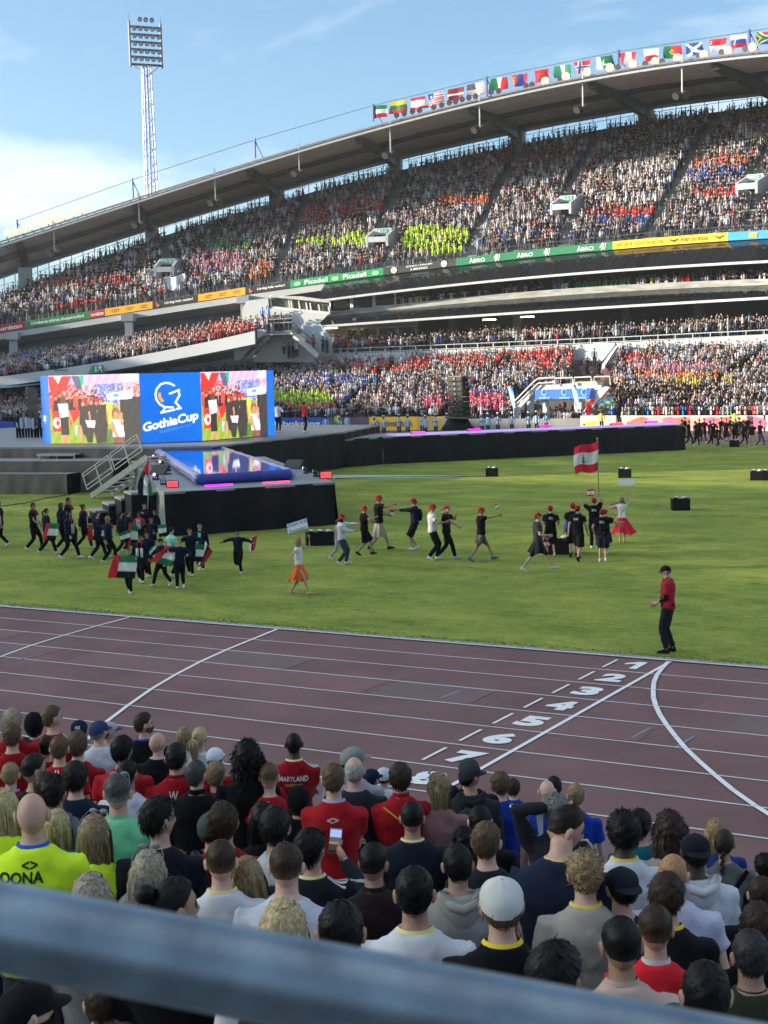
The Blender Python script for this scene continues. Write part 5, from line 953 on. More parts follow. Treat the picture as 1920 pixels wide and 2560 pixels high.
for x, y, lb, s, yw in ((1230, 1191, 'black lamp crate in the sunlit grass left of the big flag', 1, 0), (1562, 1194, 'black lamp crate just above the blank white sign', 1, 0), (1893, 1200, 'black lamp crate at the right edge, left one of the pair', 1, 0), (1922, 1200, 'black lamp crate cut by the right edge, right one of the pair', 1, .1), (1701, 1275, 'black lamp crate alone on grass right of the red skirt', 1.05, .15), (790, 1362, 'black lamp crate beside the pool platform corner', 1.0, .1), (812, 1362, 'black lamp crate right of the one by the platform corner', 1.0, -.05), (1400, 1384, 'black lamp crate behind the striding man in black', 1.1, 0), (1836, 1117, 'black lamp crate far back by the marching group', 1.0, 0), (886, 1166, None, 1, 0)):
    if lb: crate(x, y, lb, s, yw)
c = gp(886, 1164, 0); o = empty('small_trolley', c, .2, 'small silver equipment trolley at the foot of the black drape', 'trolley'); q = MB()
for s_ in (-1, 1):
    for t in (-1, 1): q.tube([(s_*.3, t*.2, .05), (s_*.3, t*.2, .45)], .02, 6)
obj('frame', q, ALU, o); q = MB(); q.box((0, 0, .44), (.66, .45, .04)); q.box((0, 0, .14), (.66, .45, .04)); obj('shelf', q, ALU, o); q = MB(); q.tube([(.1, 0, .45), (.2, 0, .9), (.42, 0, 1.2)], .02, 5); obj('lamp_arm', q, STEEL, o)
# tall feather banners by the tunnel
for x0, y0, x1, y1, lb in ((1275, 966, 1283, 1020, 'left of the tunnel'), (1434, 962, 1442, 1016, 'in front of the tunnel banner'), (1118, 968, 1120, 1000, None)):
    if not lb: continue
    a, b = sp(x0, y0, 1.0), sp(x1, y1, 1.0); q = MB(); q.grid(lambda u, v: tuple(b+(a-b)*v+np.array([(u-.5)*.5*(.6+.4*math.sin(v*3)), .1*math.sin(v*4+u*3), 0])), 4, 10); o = obj('feather_banner', q, M('feather_blue', (.25, .5, .75), .6), None, smooth=True, label='pale blue upright feather banner '+lb, cat='banner'); q = MB(); q.tube([b-np.array([0, 0, 1.2]), b, a+np.array([0, 0, .1])], .025, 5); obj('pole', q, WSTEEL, o)
for pts, lb in ((((0, 1266), (60, 1258), (110, 1246), (150, 1240), (175, 1236)), 'thin black cable lying across the grass in front of the left stage'), (((838, 1196), (950, 1193), (1100, 1191), (1230, 1191)), 'thin dark cable running from the pool platform to a lamp crate')):
    q = MB(); q.tube([gp(x, y, .02) for x, y in pts], .022, 5); obj('cable', q, M('cable_black', (.015, .015, .015), .6), None, label=lb, cat='cable')
# ------------------------------------------------------------------ people
QUEUE = []          # (mesh to be fused, voxel, extra mesh builder) : all fused in one go at the end
def fuse(mb, vox, extra=None, iters=3, wr=0., name='body'):
    me = D2.meshes.new(name); me.from_pydata(mb.v, [], mb.f); me.update(); h = {'src': me, 'vox': vox, 'extra': extra, 'it': iters, 'wr': wr, 'users': [], 'name': name}; QUEUE.append(h); return h
def use(h, name, parent, mats, kind=None):
    o = link(name, D2.meshes.new('tmp'), parent); h['users'].append((o, mats)); return o
def flush_people():
    tmp = []
    for h in QUEUE:
        o = D2.objects.new('tmp', h['src']); COL.objects.link(o); m_ = o.modifiers.new('r', 'REMESH'); m_.mode = 'VOXEL'; m_.voxel_size = h['vox']; m_.use_smooth_shade = True
        s_ = o.modifiers.new('s', 'SMOOTH'); s_.factor = .5; s_.iterations = h['it']; tmp.append(o)
    bpy.context.view_layer.update(); dg = bpy.context.evaluated_depsgraph_get()
    for h, o in zip(QUEUE, tmp):
        me = D2.meshes.new_from_object(o.evaluated_get(dg)); n = len(me.vertices); v = np.empty(n*3, np.float32); me.vertices.foreach_get('co', v); v = v.reshape(-1, 3)
        if h['wr']:    # cloth folds
            w_ = h['wr']; a = v[:, 0]*23+np.sin(v[:, 2]*17)*1.6+v[:, 1]*9; b = v[:, 2]*31+np.sin(v[:, 0]*13+v[:, 1]*11)*2.2; s_ = np.abs(v[:, 0]); k = (np.sin(a)*.5+np.sin(b+a*.4)*.5+1.1*np.maximum(0, np.sin(v[:, 2]*38-s_*55+np.sin(v[:, 0]*9)*2))**3+.5*np.sin(v[:, 2]*57+v[:, 0]*21))*w_
            nn = np.empty(n*3, np.float32); me.vertices.foreach_get('normal', nn); v = v+nn.reshape(-1, 3)*k[:, None]; me.vertices.foreach_set('co', v.ravel())
        ex_ = h['extra']; pl = len(me.polygons)
        if ex_ is not None:
            fs = [tuple(p.vertices) for p in me.polygons]; V = [tuple(q) for q in v]; k = len(V); fs += [tuple(i+k for i in f) for f in ex_.f]; V += ex_.v
            m2 = D2.meshes.new(h['name']); m2.from_pydata(V, [], fs); mi = [0]*pl+list(ex_.m); m2.polygons.foreach_set('material_index', mi); m2.polygons.foreach_set('use_smooth', [True]*len(fs))
            a = m2.color_attributes.new('tint', 'FLOAT_COLOR', 'POINT'); a.data.foreach_set('color', [1.]*(4*k)+[x for c in ex_.c for x in (c[0], c[1], c[2], 1)]); m2.update(); D2.meshes.remove(me); me = m2
        else: me.polygons.foreach_set('use_smooth', [True]*pl)
        me.name = h['name']; me.materials.clear(); nm = max(len(q[1]) for q in h['users']) if h['users'] else 1
        for _ in range(nm): me.materials.append(None)
        h['mesh'] = me
        for u, mats in h['users']:
            t = u.data; u.data = me; D2.meshes.remove(t) if t.users == 0 else None; omats(u, mats)
        D2.objects.remove(o)
    QUEUE.clear()
def ik(a, b, l1, l2, pole):
    a = Vector(a); b = Vector(b); d = b-a; L_ = min(d.length, (l1+l2)*.995); dn = d.normalized(); b = a+dn*L_; x = (l1*l1-l2*l2+L_*L_)/(2*L_); h = math.sqrt(max(0, l1*l1-x*x)); p = Vector(pole); p = (p-dn*p.dot(dn)).normalized(); return a+dn*x+p*h, b
# head: looks along +y, centre at origin, unit = metres
def head_mesh(q, T, fem=0, nu=30, nv=22, mouth=0):
    def base(a, e):     # a around (0 = +x, pi/2 = face), e elevation
        x, y, z = math.cos(e)*math.cos(a), math.cos(e)*math.sin(a), math.sin(e); rx, ry, rz = .0775, .094, .113
        if z < 0: k = 1-.28*(-z)**1.2; rx *= k*(1-.06*fem)
        X, Y, Z = x*rx, y*ry*(1.0 if y > 0 else 1.06), z*rz
        if y > 0:
            g = lambda cx, cz, sx_, sz: math.exp(-((X-cx)/sx_)**2-((Z-cz)/sz)**2)
            Y -= .010*max(0, y)**2*(1 if abs(Z) < .08 else .4)
            Y += .024*g(0, -.022, .012, .017)+.012*g(0, .0, .009, .022)+.005*g(0, .035, .05, .012)-.009*g(.03, .012, .014, .011)-.009*g(-.03, .012, .014, .011)+.007*g(0, -.058, .02, .009)+.010*g(0, -.092, .022, .016)+.003*g(.04, -.02, .02, .02)+.003*g(-.04, -.02, .02, .02)
        else: Y += .012*math.exp(-((Z+.085)/.035)**2)*(-y)    # tuck of the nape
        c = (1, 1, 1)
        if y > .2:
            if abs(abs(X)-.03) < .0125 and abs(Z-.012) < .0075: c = (.12, .1, .1)
            elif abs(abs(X)-.031) < .017 and abs(Z-.032) < .005: c = (.3, .22, .18)
            elif abs(X) < .022 and abs(Z+.056) < .008: c = (.95, .55, .5)
        return (X, Y, Z), c
    V = []; Cc = []; F = []
    for j in range(nv+1):
        e = -math.pi/2+math.pi*j/nv
        for i in range(nu): p, c = base(2*math.pi*i/nu, e); V.append(tuple(T @ Vector(p))); Cc.append(c)
    for j in range(nv):
        for i in range(nu): F.append((j*nu+i, j*nu+(i+1) % nu, (j+1)*nu+(i+1) % nu, (j+1)*nu+i))
    q.add(V, F, 0, Cc)
    for s in (-1, 1):
        e_ = MB(); e_.ball((0, 0, 0), (.010, .021, .033), 8, 6); e_.ball((s*.005, .003, 0), (.006, .011, .019), 6, 5, col=(.8, .65, .62))
        A = T @ Matrix.Translation((s*.085, -.008, -.004)) @ Matrix.Rotation(s*-.45, 4, 'Z') @ Matrix.Rotation(-.15, 4, 'X'); q.add([tuple(A @ Vector(p)) for p in e_.v], e_.f, 0, e_.c)
def hand_mesh(q, wrist, elbow, side, curl=.5, s=1., detail=True):
    w_ = Vector(wrist); d = (w_-Vector(elbow)).normalized(); up = Vector((0, 1, 0)) if abs(d.y) < .8 else Vector((0, 0, 1)); n = d.cross(up).normalized(); f = n.cross(d).normalized()    # n palm normal-ish, f across the knuckles
    q.tube([w_-d*.01, w_+d*.045*s, w_+d*.085*s], [(.024*s, .018*s), (.036*s, .016*s), (.038*s, .013*s)], 7)
    for k, (off, ln) in enumerate(((-.028, .066), (-.0095, .077), (.0095, .072), (.027, .056))):
        p = w_+d*.082*s+f*off*s; P = [p]; a = .15
        for j in range(3): a += curl*.75; p = p+(d*math.cos(a)+n*math.sin(a)*side)*(ln*s*(.45, .3, .25)[j]); P.append(p)
        q.tube(P, [.0095*s, .009*s, .008*s, .006*s], 5)
    p = w_+d*.03*s-f*.03*s; q.tube([p, p+(d*.5-f*.55+n*side*.25)*.045*s, p+(d*.95-f*.35+n*side*.45)*.075*s], [.012*s, .0105*s, .008*s], 5)
SKIN = {}
def skinm(k):
    c = {'light': (.50, .29, .215), 'fair': (.58, .36, .28), 'tan': (.36, .2, .135), 'brown': (.2, .105, .065), 'dark': (.062, .034, .024)}[k]
    return M('skin_'+k, c, .5, var=.09, scale=14, attr='tint', spec=.35, bump=.0012, bscale=90)
def clothm(c, nm='fabric'):
    c = lin(c); key = nm+'_'+'_'.join('%03d' % int(x*999) for x in c)
    return M(key, c, .85, var=.12, scale=7, bump=.016, bscale=9, spec=.07, sheen=.03)
FIG = {}
def skeleton(P, H=1.75):
    g = {}; lean = P.get('lean', 0); sw = P.get('sw', 1.); tw = P.get('twist', 0)
    hipz = P.get('hipz', .93); piv = Vector((0, 0, hipz))
    def up(x, y, z): # torso point with lean + twist about the vertical
        c, s = math.cos(tw*(z-hipz)/.5), math.sin(tw*(z-hipz)/.5); x, y = x*c-y*s, x*s+y*c
        v = Vector((x, y, z))-piv; return piv+Matrix.Rotation(-lean, 3, 'X') @ v
    g['up'] = up; g['sh'] = [up(-.182*sw, 0, 1.402), up(.182*sw, 0, 1.402)]; g['hd'] = up(0, .02+P.get('hfwd', 0), 1.632); g['nk'] = up(0, 0, 1.48)
    hands = P.get('hands', [(-.27, .04, .82), (.27, .04, .82)]); g['arms'] = []
    for i, s in enumerate((-1, 1)):
        h_ = hands[i]; pole = P.get('poles', [(-.6, -1, -.2), (.6, -1, -.2)])[i]; e, w_ = ik(g['sh'][i], h_, .30, .265, pole); g['arms'].append((g['sh'][i], e, w_))
    feet = P.get('feet', [(-.1, 0, .08), (.1, 0, .08)]); g['legs'] = []
    for i, s in enumerate((-1, 1)):
        hp = Vector((s*.09, 0, hipz-.02)); k, a = ik(hp, feet[i], .43, .42, (0, 1, 0)); g['legs'].append((hp, k, a))
    return g
def torso_secs(g, w=1., d=1., fem=0, grow=0., z0=.86, top=1.50, short=False):
    S_ = [(.86, .155, .108), (.95, .165, .115), (1.06, .142-.015*fem, .102), (1.2, .158-.01*fem, .112), (1.32, .175-.012*fem, .118+.01*fem), (1.385, .172, .104), (1.43, .142, .09), (1.465, .098, .078), (1.492, .070, .066)]
    out = []
    for z, rx, ry in S_:
        if z < z0-.001: continue
        c = g['up'](0, -.012 if z > 1.25 else 0, z); out.append((c.x, c.y, c.z, rx*w+grow, ry*d+grow))
    return out
def figure(P, vox=.026, body=True, det=True):
    """returns fused handles: body skin, top garment, lower garment"""
    g = skeleton(P); fem = P.get('fem', 0); wd = P.get('w', 1.); ad = P.get('arm', 1.)
    b = MB(); b.loft([(g['nk'].x, g['nk'].y-.0, 1.38 if not P.get('lean') else g['up'](0, 0, 1.38).z, .066*wd, .062), *[(lambda c: (c.x, c.y, c.z, .055*(1+.3*(wd-1))*(1-.12*fem), .058*(1-.12*fem)))(g['up'](0, .0+.012*k, 1.46+.05*k)) for k in range(4)]], 12)
    secs = torso_secs(g, wd*.93, wd*.93, fem); b.loft(secs, 14)
    for s, (a, e, w_) in zip((-1, 1), g['arms']): b.tube([a, a.lerp(e, .5), e, e.lerp(w_, .35), w_], [.05*ad, .046*ad, .038*ad, .037*ad, .024*ad], 8)
    for hp, k, a in g['legs']: b.tube([hp, hp.lerp(k, .5), k, k.lerp(a, .35), a, a-Vector((0, 0, .05))], [.085, .074, .052, .052, .036, .04], 8)
    ex_ = MB(); hy, hp_, hr = P.get('head', (0, 0, 0)); T = Matrix.Translation(g['hd']) @ Matrix.Rotation(hy, 4, 'Z') @ Matrix.Rotation(hp_-.3*P.get('lean', 0), 4, 'X') @ Matrix.Rotation(hr, 4, 'Y') @ Matrix.Scale(P.get('hs', .95), 4)
    head_mesh(ex_, T, fem, *((30, 22) if det else (20, 14)))
    for i, s in enumerate((-1, 1)):
        a, e, w_ = g['arms'][i]; hand_mesh(ex_, w_, e, -s if P.get('hflip') else s, P.get('curl', .6))
    g['T'] = T; g['head_T'] = T
    R = {'g': g, 'T': T}; R['body'] = fuse(b, vox, ex_, 2, name='body')
    t = MB(); gr = P.get('loose', .014); sec = torso_secs(g, wd, wd, fem, gr, z0=P.get('hem', .86)); t.loft(sec, 16)
    sl = P.get('sleeve', .55); 
    for s, (a, e, w_) in zip((-1, 1), g['arms']):
        if sl <= 0: t.ball(tuple(a.lerp(e, .05)), .055, 8, 6); continue
        if sl <= 1: pts = [a.lerp(e, -.05), a.lerp(e, sl*.5), a.lerp(e, sl)]; rr = [.066, .064, .064]
        else: pts = [a.lerp(e, -.05), a.lerp(e, .5), e, e.lerp(w_, .5), e.lerp(w_, (sl-1))]; rr = [.066, .06, .052, .047, .038]
        t.tube(pts, [r*ad+gr*.2 for r in rr], 9)
    R['top'] = fuse(t, vox, None, 3 if vox > .02 else 4, P.get('wr', .0042), name='shirt')
    l = MB(); kind = P.get('low', 'trousers')
    c0 = g['up'](0, 0, .95)
    if kind in ('trousers', 'shorts'):
        l.loft([(0, 0, .80, .15, .10), (0, 0, .88, .168*wd, .118*wd), (c0.x, c0.y, .97, .165*wd, .116*wd)], 14); f = 1. if kind == 'trousers' else .0; bag = P.get('bag', 1.)
        for hp, k, a in g['legs']:
            if kind == 'trousers': l.tube([hp, hp.lerp(k, .5), k, k.lerp(a, .5), a+Vector((0, 0, .02))], [.1*bag, .088*bag, .064*bag, .058*bag, .05*bag], 9)
            else: l.tube([hp, hp.lerp(k, .5), hp.lerp(k, 1.02)], [.108*bag, .108*bag, .11*bag], 9)
        R['low'] = fuse(l, vox, None, 2, .003, name=kind)
    elif kind == 'skirt':
        ln = P.get('skl', .35); fl = P.get('flare', .2); dx_, dy_ = P.get('skd', (0, 0)); n_ = 30
        def sk(u, v):
            a = 2*math.pi*u; z = 1.02-(1.02-ln)*v; r = .14+fl*v**1.1; wv = 1+.16*v*math.sin(a*7+v*2)+.08*v*math.sin(a*13); return (r*wv*math.cos(a)+dx_*v*v*(1+math.cos(a-math.atan2(dy_, dx_)))*.5, r*.78*wv*math.sin(a)+dy_*v*v, z+.05*v*math.sin(a*3+1)+.0)
        l.grid(sk, 56, 14); me = l.mesh('skirt', True); R['low'] = me
    s_ = MB()
    for i, (hp, k, a) in enumerate(g['legs']):
        pt = P.get('toe', [0, 0])[i]; d = Vector((0, math.cos(pt), -math.sin(pt))); u_ = Vector((0, math.sin(pt), math.cos(pt))); a2 = a-Vector((0, 0, .0))
        s_.tube([a2-d*.06-u_*.03, a2-d*.045+u_*.0-u_*.03, a2+d*.03-u_*.03, a2+d*.10-u_*.045, a2+d*.165-u_*.052, a2+d*.185-u_*.055], [(.03, .025), (.055, .036), (.052, .04), (.034, .042), (.024, .036), (.01, .02)], 9)
    R['shoe'] = s_
    R['P'] = P; return R
# ------------------------------------------------------------------ hair and caps (head space)
HM = {}
def hl(a, e):   # hairline: lowest elevation (sin) at azimuth a
    y = math.sin(a)
    if y > 0: return .02+.60*min(1, y*1.3)**.8
    return .02-.66*min(1, -y*1.6)
def hsurf(d, t):
    x, y, z = d; rx, ry, rz = .0775, .094*(1.0 if y > 0 else 1.06), .113
    if z < 0: rx *= 1-.28*(-z)**1.2
    X, Y, Z = x*rx, y*ry, z*rz
    if y <= 0: Y += .012*math.exp(-((Z+.085)/.035)**2)*(-y)
    n = Vector((x/rx, y/ry, z/rz)).normalized(); return Vector((X, Y, Z))+n*t, n
def hair(style, seed=0):
    key = (style, seed)
    if key in HM: return HM[key]
    rg = random.Random(hash(style) % 1000+seed) if False else random.Random(sum(map(ord, style))*7+seed); q = MB()
    TH = {'short': (.015, .006), 'fade': (.013, .001), 'buzz': (.004, .002), 'crop': (.019, .009), 'mop': (.022, .016), 'slick': (.017, .004), 'curly': (.026, .014), 'afro': (.034, .027), 'long': (.012, .013), 'pony': (.010, .008), 'bun': (.010, .008), 'braid': (.009, .007), 'curlylong': (.028, .028), 'undercap': (-.001, .012), 'balding': (.001, .008)}[style]
    amp = {'short': .004, 'fade': .003, 'buzz': .0008, 'crop': .004, 'mop': .004, 'slick': .003, 'curly': .007, 'afro': .005, 'curlylong': .008}.get(style, .003)
    nu, nv = 40, 26; ph = [rg.uniform(0, 6) for _ in range(6)]
    def tk(a, z):
        top = min(1, max(0, (z-.05)/.5)); t = TH[1]+(TH[0]-TH[1])*top
        nz = math.sin(a*9+ph[0]+z*7)*math.sin(z*21+ph[1]+a*3)+.6*math.sin(a*23+ph[2])*math.sin(z*37+ph[3]+a*5); return t+amp*nz
    def low(a):
        h = hl(a, 0)
        if style in ('long', 'curlylong'): h = min(h, .35 if math.sin(a) > .75 else -.55) if math.sin(a) < .55 else h
        if style == 'mop': h -= .06
        if style == 'fade': h = h*.55 if h < 0 else h
        if style == 'balding' : h = h if math.sin(a) < .1 else 1.2
        return h
    V = []; F = []; Cc = []
    for j in range(nv+1):
        e = -math.pi*.33+(math.pi*.83)*j/nv; z = math.sin(e)
        for i in range(nu):
            a = 2*math.pi*i/nu; d = (math.cos(e)*math.cos(a), math.cos(e)*math.sin(a), z); m_ = (z-low(a)+(.004 if style in ('fade', 'buzz') else .02)*math.sin(a*17+ph[4])) ; k = max(0, min(1, m_*(16 if style in ('fade', 'buzz') else 7))); t = tk(a, z)+(.0025 if style == 'fade' else 0)
            if style == 'balding' and z > .55: k = 0
            p, n = hsurf(d, -.006+(t+.006)*k); V.append(tuple(p)); s = (1+3.6*max(0, 1-max(0, z-low(a))/.55)**1.3)*(.85+.3*rg.random()) if style == 'fade' else .72+.5*rg.random() if style in ('long', 'pony', 'curly', 'mop') else .85+.3*rg.random(); Cc.append((s, s, s))
    for j in range(nv):
        for i in range(nu): F.append((j*nu+i, j*nu+(i+1) % nu, (j+1)*nu+(i+1) % nu, (j+1)*nu+i))
    q.add(V, F, 0, Cc)
    def lock(pts, wd, sh):
        pts = [Vector(p) for p in pts]; V = []; 
        for k, p in enumerate(pts):
            t = (pts[min(k+1, len(pts)-1)]-pts[max(k-1, 0)]).normalized(); o_ = p.normalized() if p.z > -.05 else Vector((p.x, p.y, 0)).normalized(); s_ = t.cross(o_).normalized(); ww = wd*(1-.85*(k/(len(pts)-1))**2); V += [tuple(p-s_*ww), tuple(p+s_*ww+o_*.0015)]
        q.add(V, [(2*k, 2*k+1, 2*k+3, 2*k+2) for k in range(len(pts)-1)], 0, (sh, sh, sh))
    cnt = {'short': 700, 'fade': 420, 'buzz': 0, 'crop': 800, 'mop': 900, 'slick': 260, 'curly': 620, 'afro': 700, 'undercap': 160, 'balding': 160, 'long': 120, 'curlylong': 500}.get(style, 120)
    ln = {'short': .020, 'fade': .013, 'crop': .026, 'mop': .042, 'slick': .03, 'curly': .018, 'afro': .014, 'undercap': .03, 'balding': .012, 'long': .05, 'curlylong': .04}.get(style, .03)
    for _ in range(cnt):
        a = rg.uniform(0, 6.283); z = rg.uniform(-.6, 1); 
        if z < low(a)+.06: continue
        if style in ('fade',) and z < low(a)+.45: continue
        if style == 'undercap' and z > .15: continue
        if style == 'balding' and z > .5: continue
        c_ = math.sqrt(max(0, 1-z*z)); p, n = hsurf((c_*math.cos(a), c_*math.sin(a), z), tk(a, z)-.003)
        if style in ('curly', 'afro', 'curlylong'): d = (n+Vector((rg.gauss(0, .6), rg.gauss(0, .6), rg.gauss(0, .6)))).normalized(); L_ = ln*rg.uniform(.4, 1); P = [p, p+d*L_*.5, p+d*L_*.7+Vector((rg.gauss(0, .01), rg.gauss(0, .01), rg.gauss(0, .01)))]
        else:
            crown = Vector((0, -.05, .11)); d = (p-crown); d -= n*d.dot(n); d = (d.normalized()+n*(.14 if style in ('short', 'crop') else .02)+Vector((rg.gauss(0, .16), rg.gauss(0, .16), rg.gauss(0, .10)))).normalized()
            if style == 'slick': d = (Vector((0, -1, .1))+n*.1).normalized()
            L_ = ln*rg.uniform(.5, 1.2); P = [p, p+d*L_*.6, p+d*L_-n*.004]
        lock(P, .0030 if style not in ('curly', 'afro') else .004, .55+.9*rg.random())
    if style in ('long', 'curlylong', 'bob'):
        LL = .36 if style == 'long' else .30; W_ = .093 if style == 'long' else .118
        def cur(u, v, k=1.):
            a = math.pi+(-.18+1.36*u)*math.pi; wv = 1+.05*math.sin(u*40+ph[0])+(.10*math.sin(u*23+v*20+ph[1])*math.sin(v*17+u*9) if style == 'curlylong' else 0); rr = (W_*(1-.1*v)+.012*math.sin(v*3))*wv
            if v < .12: rr *= .93+.6*v
            return (rr*math.cos(a), rr*(.98-.2*v)*math.sin(a)-.005, .03-LL*v*(1+.08*math.sin(u*9+ph[2]))+.0)
        q.grid(lambda u, v: cur(u, v), 46, 12, colf=lambda u, v: (lambda s: (s, s, s))(.6+.7*abs(math.sin(u*61+math.sin(u*17)*3))))
        for _ in range(420 if style == 'long' else 420):
            u = rg.uniform(0, 1); x_ = rg.uniform(.93, 1.08); st = rg.random()*.5 if style == 'curlylong' else 0
            if style == 'long':
                a = math.pi+(-.18+1.36*u)*math.pi; top = hsurf((math.cos(a)*.5, math.sin(a)*.5-.0, .85), TH[0]+.003)[0]; mid = hsurf((math.cos(a)*.99, math.sin(a)*.99, .1), TH[0]+.004)[0]
                P = [tuple(top), tuple(mid)]+[tuple(c*k_ for c, k_ in zip(cur(u+rg.gauss(0, .01), v), (x_, x_, 1))) for v in (.25, .5, .75, 1.03)]; lock(P, rg.uniform(.002, .0042), .45+1.0*rg.random())
            else:
                v = rg.random(); p = Vector(cur(u, v)); d = Vector((rg.gauss(0, .02), rg.gauss(0, .02), -rg.uniform(.01, .05))); lock([p*1.0, p*1.06+d*.5, p*1.02+d], .006, .5+1.0*rg.random())
    if style == 'pony':
        q.ball((0, -.12, .02), (.022, .022, .022), 8, 6, col=(.25, .2, .2))
        for _ in range(120): dx_ = rg.gauss(0, .016); dy_ = rg.gauss(0, .012); s_ = 1+rg.uniform(0, .4); lock([(dx_*.3, -.125, .025), (dx_*s_*1.1, -.16+dy_, -.02), (dx_*1.3*s_, -.155+dy_, -.09), (dx_*s_, -.14+dy_, -.17-rg.random()*.05)], .005, .55+.8*rg.random())
        q.tube([(0, -.12, .02), (0, -.155, -.03), (0, -.15, -.1), (0, -.14, -.18)], [.018, .028, .026, .006], 8, col=(.8, .8, .8))
    if style == 'bun': q.ball((-.0, -.12, .075), (.045, .042, .04), 12, 8, col=(.9, .9, .9)); [lock([(.04*math.cos(t_), -.12+.04*math.sin(t_), .09), (.047*math.cos(t_+.5), -.12+.047*math.sin(t_+.5), .08), (.04*math.cos(t_+1), -.12+.04*math.sin(t_+1), .06)], .006, .6+.8*rg.random()) for t_ in [rg.uniform(0, 6.28) for _ in range(60)]]
    if style == 'braid':
        for k in range(11): q.ball((.007*(-1)**k, -.118-.004*k*.3, -.05-.028*k), (.019-.0008*k, .016, .021), 7, 5, col=(.8+.2*(k % 2),)*3)
    me = q.mesh('hair', True, True); HM[key] = me; return me
def hairm(c):
    c = {'black': (.0045, .0038, .0035), 'dark': (.009, .006, .0045), 'brown': (.032, .018, .010), 'lbrown': (.095, .057, .03), 'dblond': (.24, .165, .085), 'blond': (.42, .32, .17), 'ash': (.28, .235, .17), 'grey': (.15, .15, .15), 'lgrey': (.3, .3, .29), 'ginger': (.24, .075, .02)}[c] if isinstance(c, str) else c
    return M('hair_%03d_%03d_%03d' % tuple(int(x*999) for x in c), c, .5, var=.5, scale=120, attr='tint', stretch=(1, 1, .12), spec=.2, bump=.003, bscale=130)
def capmesh(kind='cap'):
    if ('cap', kind) in HM: return HM[('cap', kind)]
    q = MB(); out = {}
    def dome(u, v):
        a = 2*math.pi*u; e = -.06+(math.pi/2+.06)*v; z = math.sin(e); c_ = math.cos(e); back = max(0, -math.sin(a)); p, n = hsurf((c_*math.cos(a), c_*math.sin(a), z), .016+.004*math.sin(e)); zz = (p.z if p.z < .03 else .03+(p.z-.03)*.84)+(.010 if z < .3 else 0)-(.0+.022*back)*(1-v)+(.004*math.cos(6*a) if .05 < v < .95 else 0)*(-.3); kk = 1+.10*math.sin(2*max(0, e))**2; return (p.x*kk, p.y*kk, (zz if zz < .05 else .05+(zz-.05)*.97)+.008)
    if kind == 'bucket':
        def br(u, v): a = 2*math.pi*u; r = 1+.55*v; p = dome(u, 0); return (p[0]*r, p[1]*r, p[2]-.035*v+.006*math.sin(a*3))
        q.grid(dome, 28, 8); q.grid(br, 28, 2); out['crown'] = q.mesh('crown', True); HM[('cap', kind)] = out; return out
    if kind == 'hood':
        q.grid(lambda u, v: (lambda a, e: tuple(hsurf((math.cos(e)*math.cos(a), math.cos(e)*math.sin(a)-.15, math.sin(e)), .035+.004*math.sin(a*5+e*4))[0]))(math.pi+(-.25+1.5*u)*math.pi, -math.pi*.4+math.pi*.9*v), 28, 14); out['crown'] = q.mesh('crown', True); HM[('cap', kind)] = out; return out
    q.grid(dome, 36, 10); q.ball((0, -.004, .122), (.008, .008, .005), 6, 4); out['crown'] = q.mesh('crown', True)
    q = MB()
    for top in (0, 1): q.grid(lambda u, v: (lambda a: (math.cos(a)*(.088+.0*v), math.sin(a)*.105+(.075*math.sin(a)**.6)*v-.002, .034-.022*v*math.sin(a)-.010*math.cos(a)**2*(v)-.004*top))(rad(22)+rad(136)*u), 16, 4)
    out['brim'] = q.mesh('brim', True); q = MB(); n_ = 12
    q.grid(lambda u, v: (lambda a: (.094*math.cos(a), .112*math.sin(a)-.004, -.015+.03*v))(math.pi*1.5+(u-.5)*.9), 10, 1); out['strap'] = q.mesh('strap', True); HM[('cap', kind)] = out; return out
def put_head(parent, T, name, me, mats, kx=1.):
    if not len(me.materials): me.materials.append(None)
    o = link(name, me, parent); o.matrix_local = T @ Matrix.Scale(kx, 4)
    omats(o, [mats] if not isinstance(mats, list) else mats); return o
def add_cap(par, T, col, kind='cap', back=False, strapcol=None, brimcol=None):
    cm = capmesh(kind); T2 = T @ Matrix.Rotation(math.pi if back else 0, 4, 'Z') @ Matrix.Rotation(.06, 4, 'X') @ Matrix.Scale(.98, 4); mt_ = clothm(col, 'cap'); c = put_head(par, T2, 'cap' if kind == 'cap' else ('hood' if kind == 'hood' else 'hat'), cm['crown'], mt_)
    if kind == 'cap':
        for k_ in ('brim', 'strap'):
            if not len(cm[k_].materials): cm[k_].materials.append(None)
        b_ = link('brim', cm['brim'], c); omats(b_, [clothm(brimcol or col, 'cap')]); s_ = link('strap', cm['strap'], c)
        omats(s_, [clothm(strapcol or col, 'cap')])
    return c
SHOEC = {}
def shoes(par, R, col):
    q = R['shoe']; n = len(q.v)//2; nf = len(q.f)//2
    for k in range(2):
        m_ = MB(); m_.v = q.v[k*n:(k+1)*n]; m_.f = [tuple(i-k*n for i in f) for f in q.f[k*nf:(k+1)*nf]]; m_.m = [0]*nf; obj('shoe', m_, clothm(col, 'shoe'), par, smooth=True)
FIGC = {}
